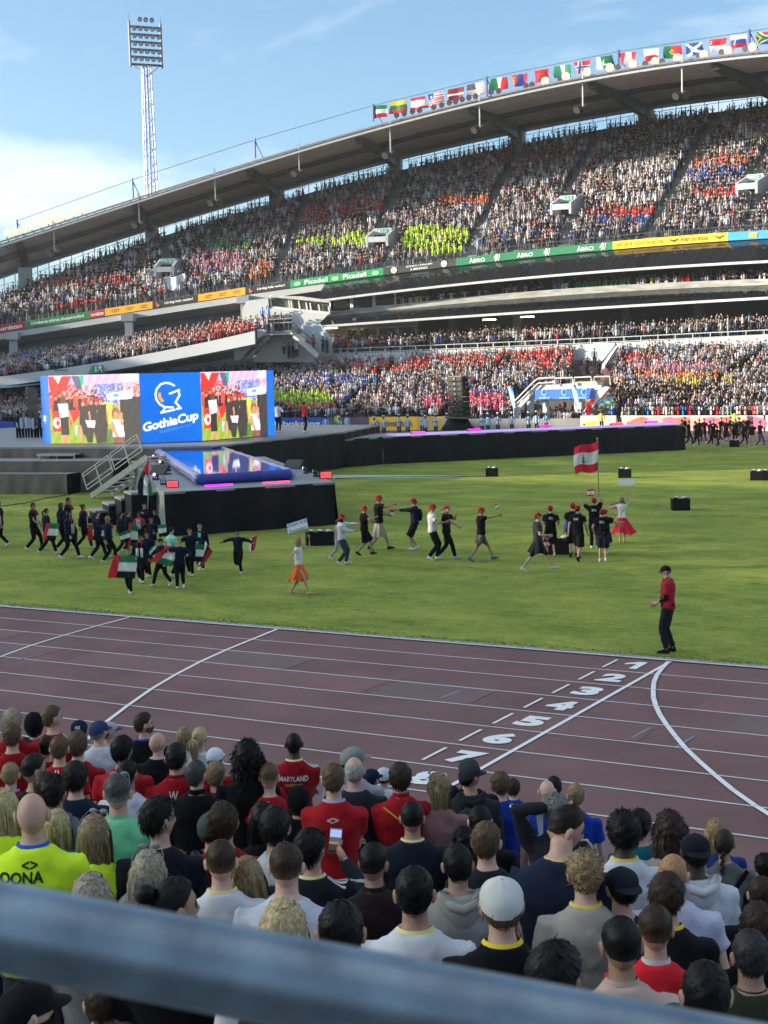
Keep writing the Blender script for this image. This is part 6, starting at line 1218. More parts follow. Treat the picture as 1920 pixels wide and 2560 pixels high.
def person(loc, yaw, label, fig, skin='light', top=(.5, .02, .03), low=(.02, .02, .03), shoe=(.6, .6, .6), hair_=('short', 'brown', 0), cap=None, H=1.75, group=None, headk=1., lanyard=None, cat='person', vox=.026, det=True, key=None, hide_low=False):
    if key is not None and key in FIGC: R = FIGC[key]
    else:
        R = figure(fig, vox, det=det)
        if key is not None: FIGC[key] = R
    o = empty('person', loc, yaw, label, cat, group, H/1.75)
    use(R['body'], 'body', o, [skinm(skin)]); topo = use(R['top'], 'shirt', o, [clothm(top)])
    lw = R['low']
    if isinstance(lw, dict): use(lw, R['P'].get('low', 'trousers'), o, [clothm(low)])
    else:
        if not len(lw.materials): lw.materials.append(None)
        s_ = link('skirt', lw, o)
        omats(s_, [clothm(low)])
    if not hide_low: shoes(o, R, shoe)
    T = R['T']
    if hair_: put_head(o, T, 'hair', hair(hair_[0], hair_[2] if len(hair_) > 2 else 0), hairm(hair_[1]), headk)
    if cap: add_cap(o, T, *cap) if isinstance(cap, tuple) else None
    if lanyard:
        q = MB(); g = R['g']; c = g['up'](0, .006, 1.493); n = 26; rx, ry = .072, .070
        P = [Vector((c.x+rx*math.cos(2*math.pi*i/n), c.y+ry*math.sin(2*math.pi*i/n)*(1 if math.sin(2*math.pi*i/n) < 0 else 1.2), c.z+.014-.05*max(0, math.sin(2*math.pi*i/n))**1.5)) for i in range(n)]
        V = [tuple(p) for p in P]+[tuple(p+Vector((p.x-c.x, p.y-c.y, 0))*.16+Vector((0, 0, -.015))) for p in P]; q.add(V, [(i, (i+1) % n, n+(i+1) % n, n+i) for i in range(n)]); obj('lanyard', q, clothm(lanyard, 'lanyard'), o, smooth=True)
    o_ = dict(o=o, R=R, top=topo); return o_
# ------------------------------------------------------------------ foreground terrace and rail
def floor_s(y): return .62+.215*(-15.5-y)
def floor_q(y): k = math.floor((-14.9-y)/.8); return .53+.172*k
mb = MB(); prof = [(-14.9, -.3)]
for k in range(0, 17): prof += [(-14.9-.8*k, .53+.172*k), (-14.9-.8*(k+1), .53+.172*k)]
mb.add([(x, y, z) for y, z in prof for x in (-45, 45)], [(2*i, 2*i+1, 2*i+3, 2*i+2) for i in range(len(prof)-1)]); obj('near_terrace', mb, STEP, kind='structure')
FN = empty('front_fence', (0, -14.6, 0), 0, 'low white topped fence between the running track and the standing crowd', 'fence'); FN.matrix_world = Matrix.Identity(4)
q = MB(); q.box((0, -14.62, 1.03), (60, .08, .07)); obj('top_rail', q, M('rail_white'), FN)
for k in range(-10, 16): q = MB(); q.box((k*1.5, -14.62, .5), (.06, .06, 1.0)); obj('post', q, WSTEEL, FN)
for k in range(-10, 15): q = MB(); q.box((k*1.5+.75, -14.62, .52), (1.4, .03, .85)); obj('mesh_panel', q, M('fence_panel', (.35, .38, .42), .6), FN)
# galvanised rail right in front of the lens
ra, rb = dp(-160, 2286, .86), dp(2200, 2735, .80); q = MB(); ra, rb = Vector(ra), Vector(rb); e = (rb-ra); q.tube([ra-e*.3+e*(1.6*i/40) for i in range(41)], .0255, 40)
GV = M('galvanised_steel', (.20, .26, .32), .38, .62, var=.28, scale=22, bump=.0006, bscale=60)
HR = obj('galvanised_rail', q, GV, None, smooth=True, label='thick galvanised steel handrail crossing close in front of the crowd', cat='railing')
q = MB(); 
for s_ in (-.25, 1.25): p = ra+e*s_; q.tube([p, p-Vector((0, 0, 1.2))], .024, 16)
obj('rail_post', q, GV, HR, smooth=True)
# ------------------------------------------------------------------ people standing in front of the camera
FYAW = rad(29.8)
AD = [(-.25, .06, .84), (.25, .06, .84)]
BODY = {
 'm': dict(w=1.0, hands=AD, sleeve=.62), 'ml': dict(w=1.02, hands=AD, sleeve=1.9), 'big': dict(w=1.14, hands=[(-.3, .05, .85), (.3, .05, .85)], arm=1.15, sleeve=.6),
 'f': dict(w=.88, fem=1, hands=[(-.22, .08, .86), (.22, .08, .86)], arm=.85, sleeve=.5), 'cross': dict(w=1.03, hands=[(.08, .22, 1.13), (-.08, .24, 1.1)], sleeve=.6, poles=[(-1, -.4, -.5), (1, -.4, -.5)]),
 'crossl': dict(w=1.03, hands=[(.08, .22, 1.13), (-.08, .24, 1.1)], sleeve=1.85, poles=[(-1, -.4, -.5), (1, -.4, -.5)]),
 'kid': dict(w=.9, hands=AD, sleeve=.7, arm=.85), 'vest': dict(w=.95, hands=AD, sleeve=0), 'hood': dict(w=1.06, hands=AD, sleeve=1.95, loose=.03)}
DEC = []; FGN = []
def fg(x, y, wpx, label, body='m', skin='light', top='#7d1a20', hair_=('short', 'brown', 0), turn=0., cap=None, lan=None, dy=0., nod=0., headk=1., roll=0, fig=None, low=(.03, .03, .04), extra=None, hmax=1.09):
    y_ = y; lo = 2.; best = None
    for k in range(500):
        d = 3.0+k*.025; P = CAM+ray(x, y_)*d; s = min(hmax-.06, max(.76, wpx*d/668)); e = abs(P[2]-(floor_s(P[1])+1.785*s))
        if best is None or e < best[0]: best = (e, P, s, d)
    _, P, s, d = best; fz = floor_q(P[1]); s = (P[2]-fz)/1.785; tq = round(turn/.35)*.35 if fig is None else turn
    Fd = dict(BODY[body]) if fig is None else dict(fig); Fd['head'] = (tq, nod, roll); Fd.setdefault('low', 'trousers')
    key = None if fig else (body, tq, nod, roll)
    T = person((P[0], P[1], fz), FYAW+rnd.uniform(-.12, .12)+(math.atan2(P[0]-CAM[0], P[1]-CAM[1])*0), label, Fd, skin, top, low, (.1, .1, .1), hair_, cap, H=1.75*s, headk=headk, lanyard=lan, vox=.021, key=key)
    FGN.append(T); 
    if extra: extra(T)
    return T
def ears(*a): pass
def decal(T, s, x, z, width, height, col=(.75, .75, .75), bold=.02): DEC.append((T, s, x, z, width, height, col, bold))
def stripes(T, side=0, col=(.7, .7, .7), n=3):   # stripes along the sleeve/shoulder
    DEC.append((T, 'STRIPES', side, 0, 0, 0, col, n))
def hoodlump(T, col):
    g = T['R']['g']; c = g['up'](0, -.085, 1.43); q = MB(); q.grid(lambda u, v: (lambda a: (c.x+(.135-.03*v)*math.cos(a)*(1-.3*abs(v-.5)), c.y+.07*math.sin(a)-.02*math.sin(v*3.1)*max(0, -math.sin(a)), c.z+.085-.17*v+.02*math.cos(a*2)))(2*math.pi*u), 30, 10); q.tube([(c.x-.11, c.y+.03, c.z+.07), (c.x-.06, c.y-.065, c.z+.04), (c.x, c.y-.085, c.z+.02), (c.x+.06, c.y-.065, c.z+.04), (c.x+.11, c.y+.03, c.z+.07)], .028, 10); obj('hood', q, clothm(col), T['o'], smooth=True)
def collar(T, col, h=.035):
    g = T['R']['g']; c = g['up'](0, 0, 1.475); q = MB(); n = 26; P = []
    q.grid(lambda u, v: (c.x+(.074-.010*v)*math.cos(2*math.pi*u), c.y+(.068-.008*v)*math.sin(2*math.pi*u), c.z-.012+(h+.012)*v-.03*max(0, math.sin(2*math.pi*u))), n, 3); obj('collar', q, clothm(col), T['o'], smooth=True)
def backpack(T, col, col2):
    q = MB(); q.loft([(0, -.20, 1.0, .13, .07), (0, -.22, 1.08, .16, .10), (0, -.22, 1.25, .16, .10), (0, -.20, 1.38, .13, .07), (0, -.18, 1.42, .07, .03)], 14); b = obj('backpack', q, clothm(col), T['o'], smooth=True); q = MB(); q.loft([(0, -.30, 1.02, .1, .03), (0, -.31, 1.1, .12, .04), (0, -.30, 1.2, .1, .03)], 12); obj('pocket', q, clothm(col2), b, smooth=True)
    for s in (-1, 1): q = MB(); q.tube([(s*.09, -.14, 1.4), (s*.1, -.06, 1.485), (s*.11, .06, 1.46), (s*.12, .12, 1.3)], [(.022, .006)]*4, 6); obj('strap', q, clothm(col), b, smooth=True)
def glasses_up(T, z=.085, y=.02):   # sunglasses on the head
    q = MB(); 
    for s in (-1, 1): q.ball((s*.034, .062, z+.012), (.027, .009, .017), 8, 6); q.tube([(s*.062, .055, z+.012), (s*.080, -.005, z-.02), (s*.078, -.05, z-.05)], .0022, 5)
    q.tube([(-.01, .066, z+.012), (.01, .066, z+.012)], .003, 5); o = put_head(T['o'], T['R']['T'], 'sunglasses', q.mesh('sunglasses', True), M('black_plastic', (.006, .006, .007), .45, var=0, spec=.2)); return o
def glasses(T):
    q = MB()
    for s in (-1, 1): q.tube([(s*.055, .09, .012), (s*.082, .04, .014), (s*.086, -.01, .012)], .003, 5); q.tube([(s*(.032+.022*math.cos(a)), .097-.02*abs(math.cos(a))*.2, .01+.017*math.sin(a)) for a in [6.28*k/10 for k in range(11)]], .0025, 4, cap=False)
    put_head(T['o'], T['R']['T'], 'glasses', q.mesh('glasses', True), M('black_plastic'))
def beard(T, c):
    q = MB(); q.grid(lambda u, v: tuple(hsurf((math.cos(-.95+.75*v)*math.cos(math.pi*u), math.cos(-.95+.75*v)*math.sin(math.pi*u), math.sin(-.95+.75*v)), .004+.004*math.sin(math.pi*u)*math.sin(math.pi*v)+(.008 if abs(u-.5) < .2 else 0))[0]), 24, 8); q.c = [(1, 1, 1)]*len(q.v); put_head(T['o'], T['R']['T'], 'beard', q.mesh('beard', True, True), hairm(c))
RD = '#8c141c'; RD2 = '#a01c24'; NB = (.007, .009, .014); BK = (.006, .0065, .008); WT = (.58, .58, .62); LY = (.72, .62, .28); NEON = (.62, .85, .03)
fg(27, 1765, 50, 'back of a blond child with bowl cut at far left of the back row', 'kid', top=RD, hair_=('mop', 'ash', 0))
fg(27, 1800, 52, 'light brown haired boy in red shirt at left edge, second row', 'm', top=RD, hair_=('crop', 'lbrown', 1))
fg(83, 1776, 42, 'person under a black hood at left beside the blond man looking right', 'm', top=BK, hair_=None, cap=(BK, 'hood'))
T = fg(129, 1756, 46, 'blond man in red track top looking right, nearest the track at left', 'ml', top=RD, hair_=('short', 'lbrown', 0), turn=-1.2); stripes(T, 1); decal(T, 'AB', -.06, 1.36, .06, .06)
T = fg(196, 1792, 42, 'person in navy cap with white patch on the back', 'm', top=(.3, .31, .34), hair_=('undercap', 'brown', 0), cap=((.012, .018, .045), 'cap', False)); 
q = MB(); q.grid(lambda u, v: (.05*math.sin((u-.5)*1.2), -.118-.0*u+.012*(abs(u-.5)*2)**2, .045+.035*v), 6, 2); put_head(T['o'], T['R']['T'], 'cap_patch', q.mesh('cap_patch'), clothm(WT))
fg(268, 1796, 38, 'person in pale grey mesh cap behind the navy cap man', 'm', top=(.3, .3, .3), hair_=('undercap', 'brown', 0), cap=((.35, .36, .38), 'cap', False, None, (.03, .05, .12)), turn=-1.05)
T = fg(245, 1793, 46, 'man in dark blue cap and white tee looking right', 'm', top=WT, hair_=('undercap', 'grey', 0), cap=((.03, .05, .12), 'cap', False), turn=-.7); glasses(T)
T = fg(357, 1774, 46, 'brown haired bearded man in black top looking right, blue neck strap', 'm', top=BK, hair_=('short', 'brown', 2), turn=-1.2, lan=(.03, .08, .4)); beard(T, 'lbrown')
T = fg(392, 1822, 46, 'bald man with black glasses in black shirt beside the bearded man', 'm', skin='light', top=BK, hair_=None, turn=-.7, lan=(.4, .38, .42)); glasses(T)
fg(459, 1809, 40, 'blond woman left of the blond ponytail', 'f', top=WT, hair_=('long', 'dblond', 0))
T = fg(498, 1810, 42, 'blond woman with ponytail in white shirt by the track', 'f', top=WT, hair_=('pony', 'blond', 0), turn=-.35)
T = fg(536, 1861, 42, 'child in white baseball cap with grey front, red sweater', 'kid', top=RD, hair_=('undercap', 'dark', 0), cap=((.55, .6, .68), 'cap', False, (.2, .2, .22)), turn=-.35)
T = fg(437, 1849, 56, 'dark haired man in red jacket with small white badge on upper back', 'ml', top=RD, hair_=('short', 'dark', 0)); collar(T, RD, .05); decal(T, 'W', .0, 1.385, .07, .07, (.5, .5, .5))
T = fg(488, 1893, 56, 'older dark grey haired man in black stand-collar coat', 'hood', top=BK, hair_=('short', (.05, .045, .045), 1), turn=-.35); collar(T, BK, .06)
T = fg(538, 1895, 52, 'short blond boy in red top right of the black coat', 'kid', skin='fair', top=RD2, hair_=('short', 'dblond', 3), turn=-.35); collar(T, RD2)
fg(60, 1835, 42, 'small brown haired girl between the red shirts at left', 'kid', top=RD, hair_=('long', 'brown', 2))
fg(114, 1832, 42, 'dark haired boy in red behind the striped collar boy', 'kid', top=RD, hair_=('short', 'dark', 1))
T = fg(145, 1832, 52, 'brown haired boy in red shirt with two white collar stripes', 'm', top=RD2, hair_=('short', 'lbrown', 2)); decal(T, '||', 0, 1.44, .035, .07)
fg(191, 1821, 50, 'straight light brown haired boy in plain red tee at left', 'm', skin='fair', top=RD, hair_=('mop', 'lbrown', 1))
T = fg(303, 1832, 56, 'black haired boy with red vest and black straps', 'm', skin='tan', top=RD2, hair_=('mop', 'black', 0), turn=-.35)
T = fg(316, 1892, 54, 'dark cropped boy in red and white top right of the grey haired man', 'm', skin='tan', top=WT, hair_=('short', 'black', 2), turn=-.35)
fg(83, 1875, 60, 'dark faded haired man in black tee looking right at left', 'm', skin='tan', top=BK, hair_=('fade', 'dark', 0), turn=-1.05)
fg(23, 1899, 50, 'fair haired boy in red at the left edge, fourth row', 'kid', skin='fair', top=RD, hair_=('short', 'dblond', 1), lan=(.3, .2, .45))
fg(185, 1895, 60, 'dark haired person with navy tee behind the green polo', 'm', top=(.012, .018, .035), hair_=('mop', 'dark', 2))
fg(110, 1921, 62, 'wavy brown head just above the bald man', 'f', top=(.1, .1, .1), hair_=('crop', 'brown', 3))
T = fg(131, 1930, 70, 'curly dark haired man in grey hoodie beside the bald man', 'hood', skin='tan', top=(.10, .12, .15), hair_=('curly', 'dark', 1), turn=-.35); hoodlump(T, (.10, .12, .15))
T = fg(290, 1925, 76, 'grey haired man in mint green polo with sunglasses on his head', 'big', skin='light', top=(.16, .52, .30), hair_=('fade', (.05, .05, .05), 1)); collar(T, (.16, .52, .30), .045); glasses_up(T, .10)
fg(395, 1980, 82, 'wavy dark haired boy in black tee seen in profile facing right', 'kid', top=(.012, .014, .02), hair_=('mop', 'black', 3), turn=-1.2)
T = fg(75, 1964, 90, 'bald man in neon yellow shirt with blue neck strap', 'big', skin='light', top=NEON, hair_=None, lan=(.03, .1, .5)); decal(T, 'CROONA', -.085, 1.375, .30, .055, (.01, .04, .02), .03); decal(T, '<>', .0, 1.43, .075, .04, (.01, .04, .02), .02)
fg(4, 1958, 74, 'blond woman in neon at the left edge behind the bald man', 'f', top=NEON, hair_=('long', 'blond', 1))
fg(140, 2012, 66, 'pale blond woman directly right of the bald man', 'f', top=(.2, .22, .2), hair_=('long', 'blond', 2))
T = fg(232, 2022, 76, 'long haired blond woman in neon yellow with sunglasses on her head', 'f', top=NEON, hair_=('long', 'dblond', 3), turn=-.35); glasses_up(T, .11)
fg(555, 1996, 78, 'curly brown head behind the grey-green cap', 'm', top=RD, hair_=('mop', 'brown', 4))
T = fg(530, 2015, 74, 'man in grey-green baseball cap and dark hooded jacket', 'hood', top=(.025, .05, .055), hair_=('undercap', 'brown', 1), cap=((.06, .075, .075), 'cap', False), turn=-.7); hoodlump(T, (.025, .05, .055))
fg(440, 2115, 60, 'ginger haired head between two blond women', 'f', top=(.1, .05, .04), hair_=('long', 'ginger', 0))
T = fg(367, 2110, 88, 'ash haired woman with sunglasses on her head in front of mint polo', 'f', top=(.12, .11, .1), hair_=('long', 'ash', 0)); glasses_up(T, .11)
fg(617, 2128, 80, 'straight blond woman right of the man with yellow strap and white tee', 'f', top=(.2, .18, .15), hair_=('long', 'dblond', 2), roll=-.15)
fg(550, 2089, 86, 'brown fade haired man in white tee with yellow neck strap above rail', 'm', skin='fair', top=WT, hair_=('fade', 'brown', 1), lan=LY)
fg(222, 2164, 110, 'woman with streaked grey blond hair just above the rail at left', 'f', top=(.15, .15, .15), hair_=('long', 'ash', 3))
fg(432, 2174, 122, 'person with black hair in a small bun seen in profile above the rail', 'm', skin='tan', top=BK, hair_=('bun', 'black', 0), turn=-1.05)
fg(324, 2224, 66, 'grey head peeking just above the rail beside the bun', 'm', top=(.2, .2, .2), hair_=('short', 'grey', 1))
# middle
fg(616, 1843, 66, 'woman with long black curly hair by the track', 'f', skin='brown', top=BK, hair_=('curlylong', 'black', 0))
fg(639, 1876, 48, 'person in navy baseball cap and red shirt left of the tall man', 'm', top=RD, hair_=('undercap', 'dark', 0), cap=((.012, .022, .06), 'cap', False), turn=-.35)
fg(627, 1922, 42, 'girl with straight blond hair beside the cropped red tee man', 'kid', top=RD, hair_=('long', 'dblond', 5))
T = fg(670, 1899, 54, 'man with cropped light brown hair, red tee with white collar stripes', 'm', skin='fair', top=RD2, hair_=('fade', 'lbrown', 2), turn=-.0); decal(T, '||', 0, 1.44, .035, .06)
T = fg(733, 1822, 46, 'tall black man in black cap and red MARYLAND shirt', 'cross', skin='dark', top=RD, hair_=('buzz', 'black', 1), cap=None, lan=LY, turn=-.0); add_cap(T['o'], T['R']['T'], BK, 'hood') if 0 else None; decal(T, 'MARYLAND', 0, 1.345, .27, .048, WT, .03); decal(T, 'UNITED FC', 0, 1.285, .16, .030, (.7, .45, .05), .02); stripes(T, 1)
fg(745, 1959, 50, 'small person in black hood in front of the Maryland shirt', 'kid', top=BK, hair_=None, cap=(BK, 'hood'))
T = fg(832, 1899, 60, 'man with brown hair and arms folded in plain red tee with white chevron mark', 'cross', top=RD2, hair_=('short', 'lbrown', 4), lan=(.35, .36, .5)); decal(T, '<>', 0, 1.385, .085, .038, (.5, .4, .4), .04)
fg(880, 1856, 52, 'person in light grey cap behind the balding grey man', 'm', top=(.3, .3, .35), hair_=('undercap', 'dark', 0), cap=((.22, .22, .21), 'cap', False), turn=-1.05)
fg(884, 1881, 58, 'balding grey haired man in black tee', 'big', top=(.02, .025, .03), hair_=('balding', 'lgrey', 0), lan=(.4, .3, .4))
fg(926, 1914, 44, 'person in dark navy cap right of the balding man', 'm', top=(.1, .1, .12), hair_=('undercap', 'dark', 0), cap=((.01, .016, .035), 'cap', False), turn=-.7)
fg(959, 1912, 38, 'child in white mesh cap by the track', 'kid', top=WT, hair_=('undercap', 'brown', 0), cap=((.5, .53, .58), 'cap', False))
T = fg(1000, 1899, 58, 'shaggy brown haired man in red jacket with yellow cord', 'crossl', top=RD2, hair_=('mop', 'brown', 5)); collar(T, RD2, .055); decal(T, 'W', .02, 1.385, .07, .065, (.5, .5, .5))
q = MB(); q.tube([(-.15, -.10, 1.44), (-.05, -.14, 1.36), (.05, -.15, 1.28), (.14, -.14, 1.18)], .007, 6); obj('yellow_cord', q, clothm((.75, .45, .05)), T['o'])
T = fg(1094, 1921, 56, 'blond woman in patterned dress turning her face left', 'f', top=(.25, .12, .12), hair_=('long', 'dblond', 6), turn=1.4); glasses_up(T, .12)
fg(1172, 1886, 52, 'person in dark green cap behind the backpack man', 'm', top=BK, hair_=('undercap', 'dark', 0), cap=((.03, .05, .05), 'cap', False), turn=-.35)
T = fg(1175, 1900, 54, 'man in black cap carrying a dark backpack', 'hood', skin='tan', top=(.02, .024, .03), hair_=('undercap', 'black', 0), cap=((.025, .03, .035), 'cap', False), turn=-1.05); backpack(T, (.02, .026, .036), (.03, .045, .07)); hoodlump(T, (.018, .022, .028))
fg(1130, 1958, 44, 'dark haired head between patterned dress and backpack', 'm', skin='tan', top=(.05, .01, .02), hair_=('short', 'black', 3))
T = fg(655, 1993, 64, 'dark haired woman in black shirt with pale lettering on the back', 'f', top=BK, hair_=('long', 'black', 1)); decal(T, 'YUSYUS', .06, 1.36, .26, .05, (.5, .5, .55), .01)
T = fg(687, 2007, 80, 'mid-length dark brown haired person in white tee with orange dot', 'm', top=WT, hair_=('mop', 'dark', 6), turn=-.35)
q = MB(); q.ball((-.04, -.125, 1.25), (.028, .006, .042), 12, 8); obj('shirt_dot', q, clothm((.6, .16, .06)), T['o'], smooth=True)
fg(712, 2094, 94, 'brown fade haired man in white tee behind blond woman at rail', 'big', skin='fair', top=(.52, .52, .6), hair_=('fade', 'brown', 3), turn=-.0)
PH = dict(w=1.02, hands=[(-.22, .2, 1.0), (.17, .48, 1.42)], sleeve=1.9, poles=[(-.6, -1, -.2), (1, -.2, -1)], curl=.45)
T = fg(775, 2061, 80, 'black haired youth in black top with white shoulder stripes filming with phone', 'm', top=(.014, .016, .022), hair_=('mop', 'black', 7), turn=-.7, lan=LY, fig=PH); stripes(T, 1); TPH = T
T = fg(703, 2228, 128, 'platinum blond woman with dark roots behind the rail', 'f', top=(.5, .5, .55), hair_=('long', 'blond', 8))
fg(850, 2236, 122, 'very dark short haired head just above the rail in the centre', 'm', skin='tan', top=(.3, .3, .35), hair_=('short', 'black', 9), turn=-.0)
T = fg(932, 2096, 80, 'black haired man in dark brown collared shirt', 'm', skin='tan', top=(.022, .013, .014), hair_=('fade', 'black', 4), turn=-.35); collar(T, (.022, .013, .014), .045)
T = fg(1029, 1995, 66, 'short black haired man with glasses, black tee and yellow neck strap', 'big', skin='tan', top=(.010, .014, .024), hair_=('fade', 'black', 5), lan=LY, turn=0); glasses(T)
q = MB(); q.loft([(-.23, .05, .95, .06, .04), (-.23, .03, 1.25, .07, .05), (-.2, .02, 1.36, .03, .03)], 10); obj('blue_bag', q, clothm((.015, .05, .4)), T['o'], smooth=True)
fg(1034, 2153, 104, 'slicked black haired man in white tee with yellow neck strap', 'big', skin='tan', top=WT, hair_=('slick', 'black', 0), lan=LY)
T = fg(1144, 2099, 84, 'black haired man in light grey hoodie', 'hood', skin='tan', top=(.30, .29, .27), hair_=('short', 'black', 6), turn=-.0); hoodlump(T, (.30, .29, .27))
# right
T = fg(1251, 1922, 46, 'light brown haired boy in bright blue shirt by the track', 'kid', skin='fair', top=(.012, .045, .32), hair_=('mop', 'lbrown', 8))
fg(1283, 1942, 36, 'small brown haired child beside the blue shirt boy', 'kid', top=(.012, .045, .3), hair_=('mop', 'brown', 9))
fg(1385, 1934, 44, 'dark haired head behind the bald man at right', 'm', top=(.02, .03, .1), hair_=('short', 'dark', 5))
fg(1368, 1941, 48, 'bald man in blue shirt near the track at right', 'm', skin='fair', top=(.02, .05, .35), hair_=None)
fg(1440, 1952, 46, 'short blond boy in bright blue shirt by the track', 'kid', skin='fair', top=(.012, .045, .34), hair_=('short', 'dblond', 6))
HH = dict(w=1.05, hands=[(-.02, -.06, 1.68), (.24, .1, .95)], sleeve=1.85, poles=[(-1, .0, .25), (.6, -1, -.2)], curl=.5, hflip=True)
T = fg(1388, 1978, 62, 'grey haired man resting his hand on his head, black jacket with white stripes', 'm', skin='tan', top=(.02, .02, .026), hair_=('curly', 'grey', 2), turn=-.0, fig=HH); stripes(T, 0); stripes(T, 1)
fg(1199, 2005, 62, 'dark haired head in front of the backpack', 'm', top=BK, hair_=('short', 'black', 7))
fg(1160, 2062, 60, 'dark curly head left of the light brown haired youth', 'm', skin='brown', top=BK, hair_=('curly', 'black', 3))
T = fg(1216, 2044, 74, 'light brown haired youth in black shirt', 'm', skin='fair', top=(.018, .018, .02), hair_=('crop', 'lbrown', 10), turn=-.35)
BG = dict(w=1.16, hands=[(-.3, .12, .86), (.28, .05, .80)], arm=1.2, sleeve=.66, lean=.30, twist=-.45, hfwd=.05)
T = fg(1400, 2012, 92, 'big bareheaded man in navy tee leaning right and turned in profile', 'm', skin='light', top=(.012, .018, .038), hair_=('fade', 'dark', 11), turn=-1.35, nod=-.25, fig=BG, lan=(.62, .52, .2), hmax=1.14)
fg(1253, 2175, 110, 'man in white baseball cap with yellow neck strap and black tee', 'm', skin='light', top=BK, hair_=('undercap', 'lbrown', 2), cap=((.55, .54, .52), 'cap', False), lan=(.75, .55, .05)); T = FGN[-1]; decal(T, 'IIIIIIIII', 0, 1.22, .36, .05, (.3, .3, .3), .0)
fg(1463, 2116, 86, 'curly blond youth in beige tee with yellow neck strap', 'm', skin='fair', top=(.38, .34, .30), hair_=('curly', 'dblond', 4), lan=(.75, .55, .1))
fg(1600, 2015, 60, 'dark haired person in teal jacket behind the afro haired man', 'm', top=(.01, .12, .17), hair_=('mop', 'black', 10), turn=-.35)
fg(1560, 2021, 78, 'black man with short afro, white tee and yellow neck strap', 'm', skin='dark', top=WT, hair_=('afro', 'black', 0), lan=(.75, .55, .1))
fg(1676, 2021, 64, 'woman with long dark brown curls at right by the track', 'f', skin='brown', top=(.3, .25, .22), hair_=('curlylong', (.03, .017, .011), 1))
T = fg(1740, 2071, 72, 'black man in black cap and white hoodie', 'hood', skin='dark', top=(.55, .56, .6), hair_=('undercap', 'black', 1), cap=((.012, .015, .02), 'cap', True)); hoodlump(T, (.55, .56, .6))
fg(1792, 2037, 52, 'blond woman behind the braided woman at right', 'f', top=(.02, .04, .2), hair_=('long', 'dblond', 9))
T = fg(1812, 2064, 58, 'brown haired woman with braid in grey top with black strap', 'f', skin='tan', top=(.12, .12, .12), hair_=('braid', 'brown', 0), turn=-.35)
q = MB(); q.tube([(.16, -.08, 1.44), (.04, -.135, 1.3), (-.08, -.14, 1.15), (-.15, -.1, 1.0)], [(.025, .008)]*4, 6); obj('shoulder_strap', q, clothm(BK), T['o'])
fg(1683, 2120, 84, 'strawberry blond cropped man in white top', 'big', skin='fair', top=(.5, .48, .62), hair_=('buzz', (.36, .19, .09), 2), turn=-.35)
T = fg(1555, 2153, 82, 'person in backwards black cap with curly bun and navy top', 'm', skin='light', top=(.015, .02, .035), hair_=('undercap', 'black', 3), cap=((.014, .018, .022), 'cap', True), turn=.35)
fg(1668, 2171, 92, 'wavy brown haired youth in black tee and yellow neck strap', 'm', skin='light', top=(.01, .01, .012), hair_=('mop', 'brown', 12), lan=(.75, .55, .05), turn=-.35)
T = fg(1639, 2250, 92, 'brown fade haired man in red shirt with white collar', 'm', skin='light', top=(.62, .02, .03), hair_=('fade', 'brown', 6)); collar(T, WT, .04)
T = fg(1555, 2277, 108, 'dark haired man in beige shirt with thin navy stripes', 'm', skin='tan', top=(.50, .36, .31), hair_=('fade', 'black', 8)); collar(T, (.50, .36, .31), .04); decal(T, 'IIIIIII', 0, 1.31, .34, .16, (.03, .03, .1), -.02)
fg(1389, 2339, 132, 'large black haired head cut by the rail, face turned right', 'm', skin='tan', top=(.1, .1, .1), hair_=('mop', 'black', 13), turn=-.7)
fg(1767, 2388, 130, 'large dark haired head cut by the rail at bottom right', 'm', skin='light', top=(.1, .1, .12), hair_=('short', 'black', 12))
T = fg(1880, 2312, 104, 'dark grey haired man in dark green shirt at right edge', 'big', skin='tan', top=(.03, .035, .02), hair_=('short', (.025, .025, .027), 8)); collar(T, (.03, .035, .02), .03)
fg(1904, 2182, 70, 'brown haired person at right edge, upper of two', 'm', top=BK, hair_=('short', 'brown', 13))
fg(1900, 2247, 86, 'brown haired person at right edge, lower of two', 'm', top=BK, hair_=('mop', 'brown', 14), turn=-.35)
fg(1912, 2130, 48, 'dark head at right edge beside the white fence', 'm', skin='brown', top=BK, hair_=('curly', 'black', 6))
fg(1693, 2496, 104, 'dark blue cap below the rail at bottom right', 'm', top=(.05, .08, .12), hair_=None, cap=((.02, .045, .08), 'cap', False))
T = fg(60, 2434, 125, 'bearded man in black cap below the rail at left corner', 'm', skin='fair', top=BK, hair_=('undercap', 'black', 4), cap=((.008, .008, .01), 'cap', False), turn=-1.05); beard(T, 'dark')
fg(250, 2440, 80, 'person in white shirt mostly hidden by the rail at lower left', 'big', top=(.55, .55, .55), hair_=('short', 'brown', 15))
fg(655, 2472, 120, 'brown haired head peeking out under the rail', 'm', top=(.4, .38, .3), hair_=('mop', 'brown', 16))
# phone in the raised hand
g_ = TPH['R']['g']; w_ = g_['arms'][1][2]; e_ = g_['arms'][1][1]; pd = (w_-e_).normalized(); pc = w_+pd*.1+Vector((-.01, .0, .04))
q = MB(); q.box((0, 0, 0), (.074, .010, .152)); ph = obj('phone', q, M('phone_case', (.25, .17, .08), .4), None, label='mobile phone held up in portrait showing the stadium on its screen', cat='phone'); ph.parent = None
Mw = TPH['o'].matrix_basis @ Matrix.Translation(pc) @ Matrix.Rotation(.12, 4, 'Y'); ph.matrix_world = Mw
q = MB(); q.grid(lambda u, v: ((u-.5)*.068, -.0062, (v-.5)*.144), 8, 20, colf=lambda u, v: (.35, .5, .9) if v > .68 else ((.12, .09, .1) if v > .45 else ((.28, .25, .12) if v > .38 else ((.05, .04, .03) if v > .1 else (.01, .01, .01))))); obj('phone_screen', q, M('phone_led', (1, 1, 1), var=0, attr='tint', emit=.8), ph, attr=True)
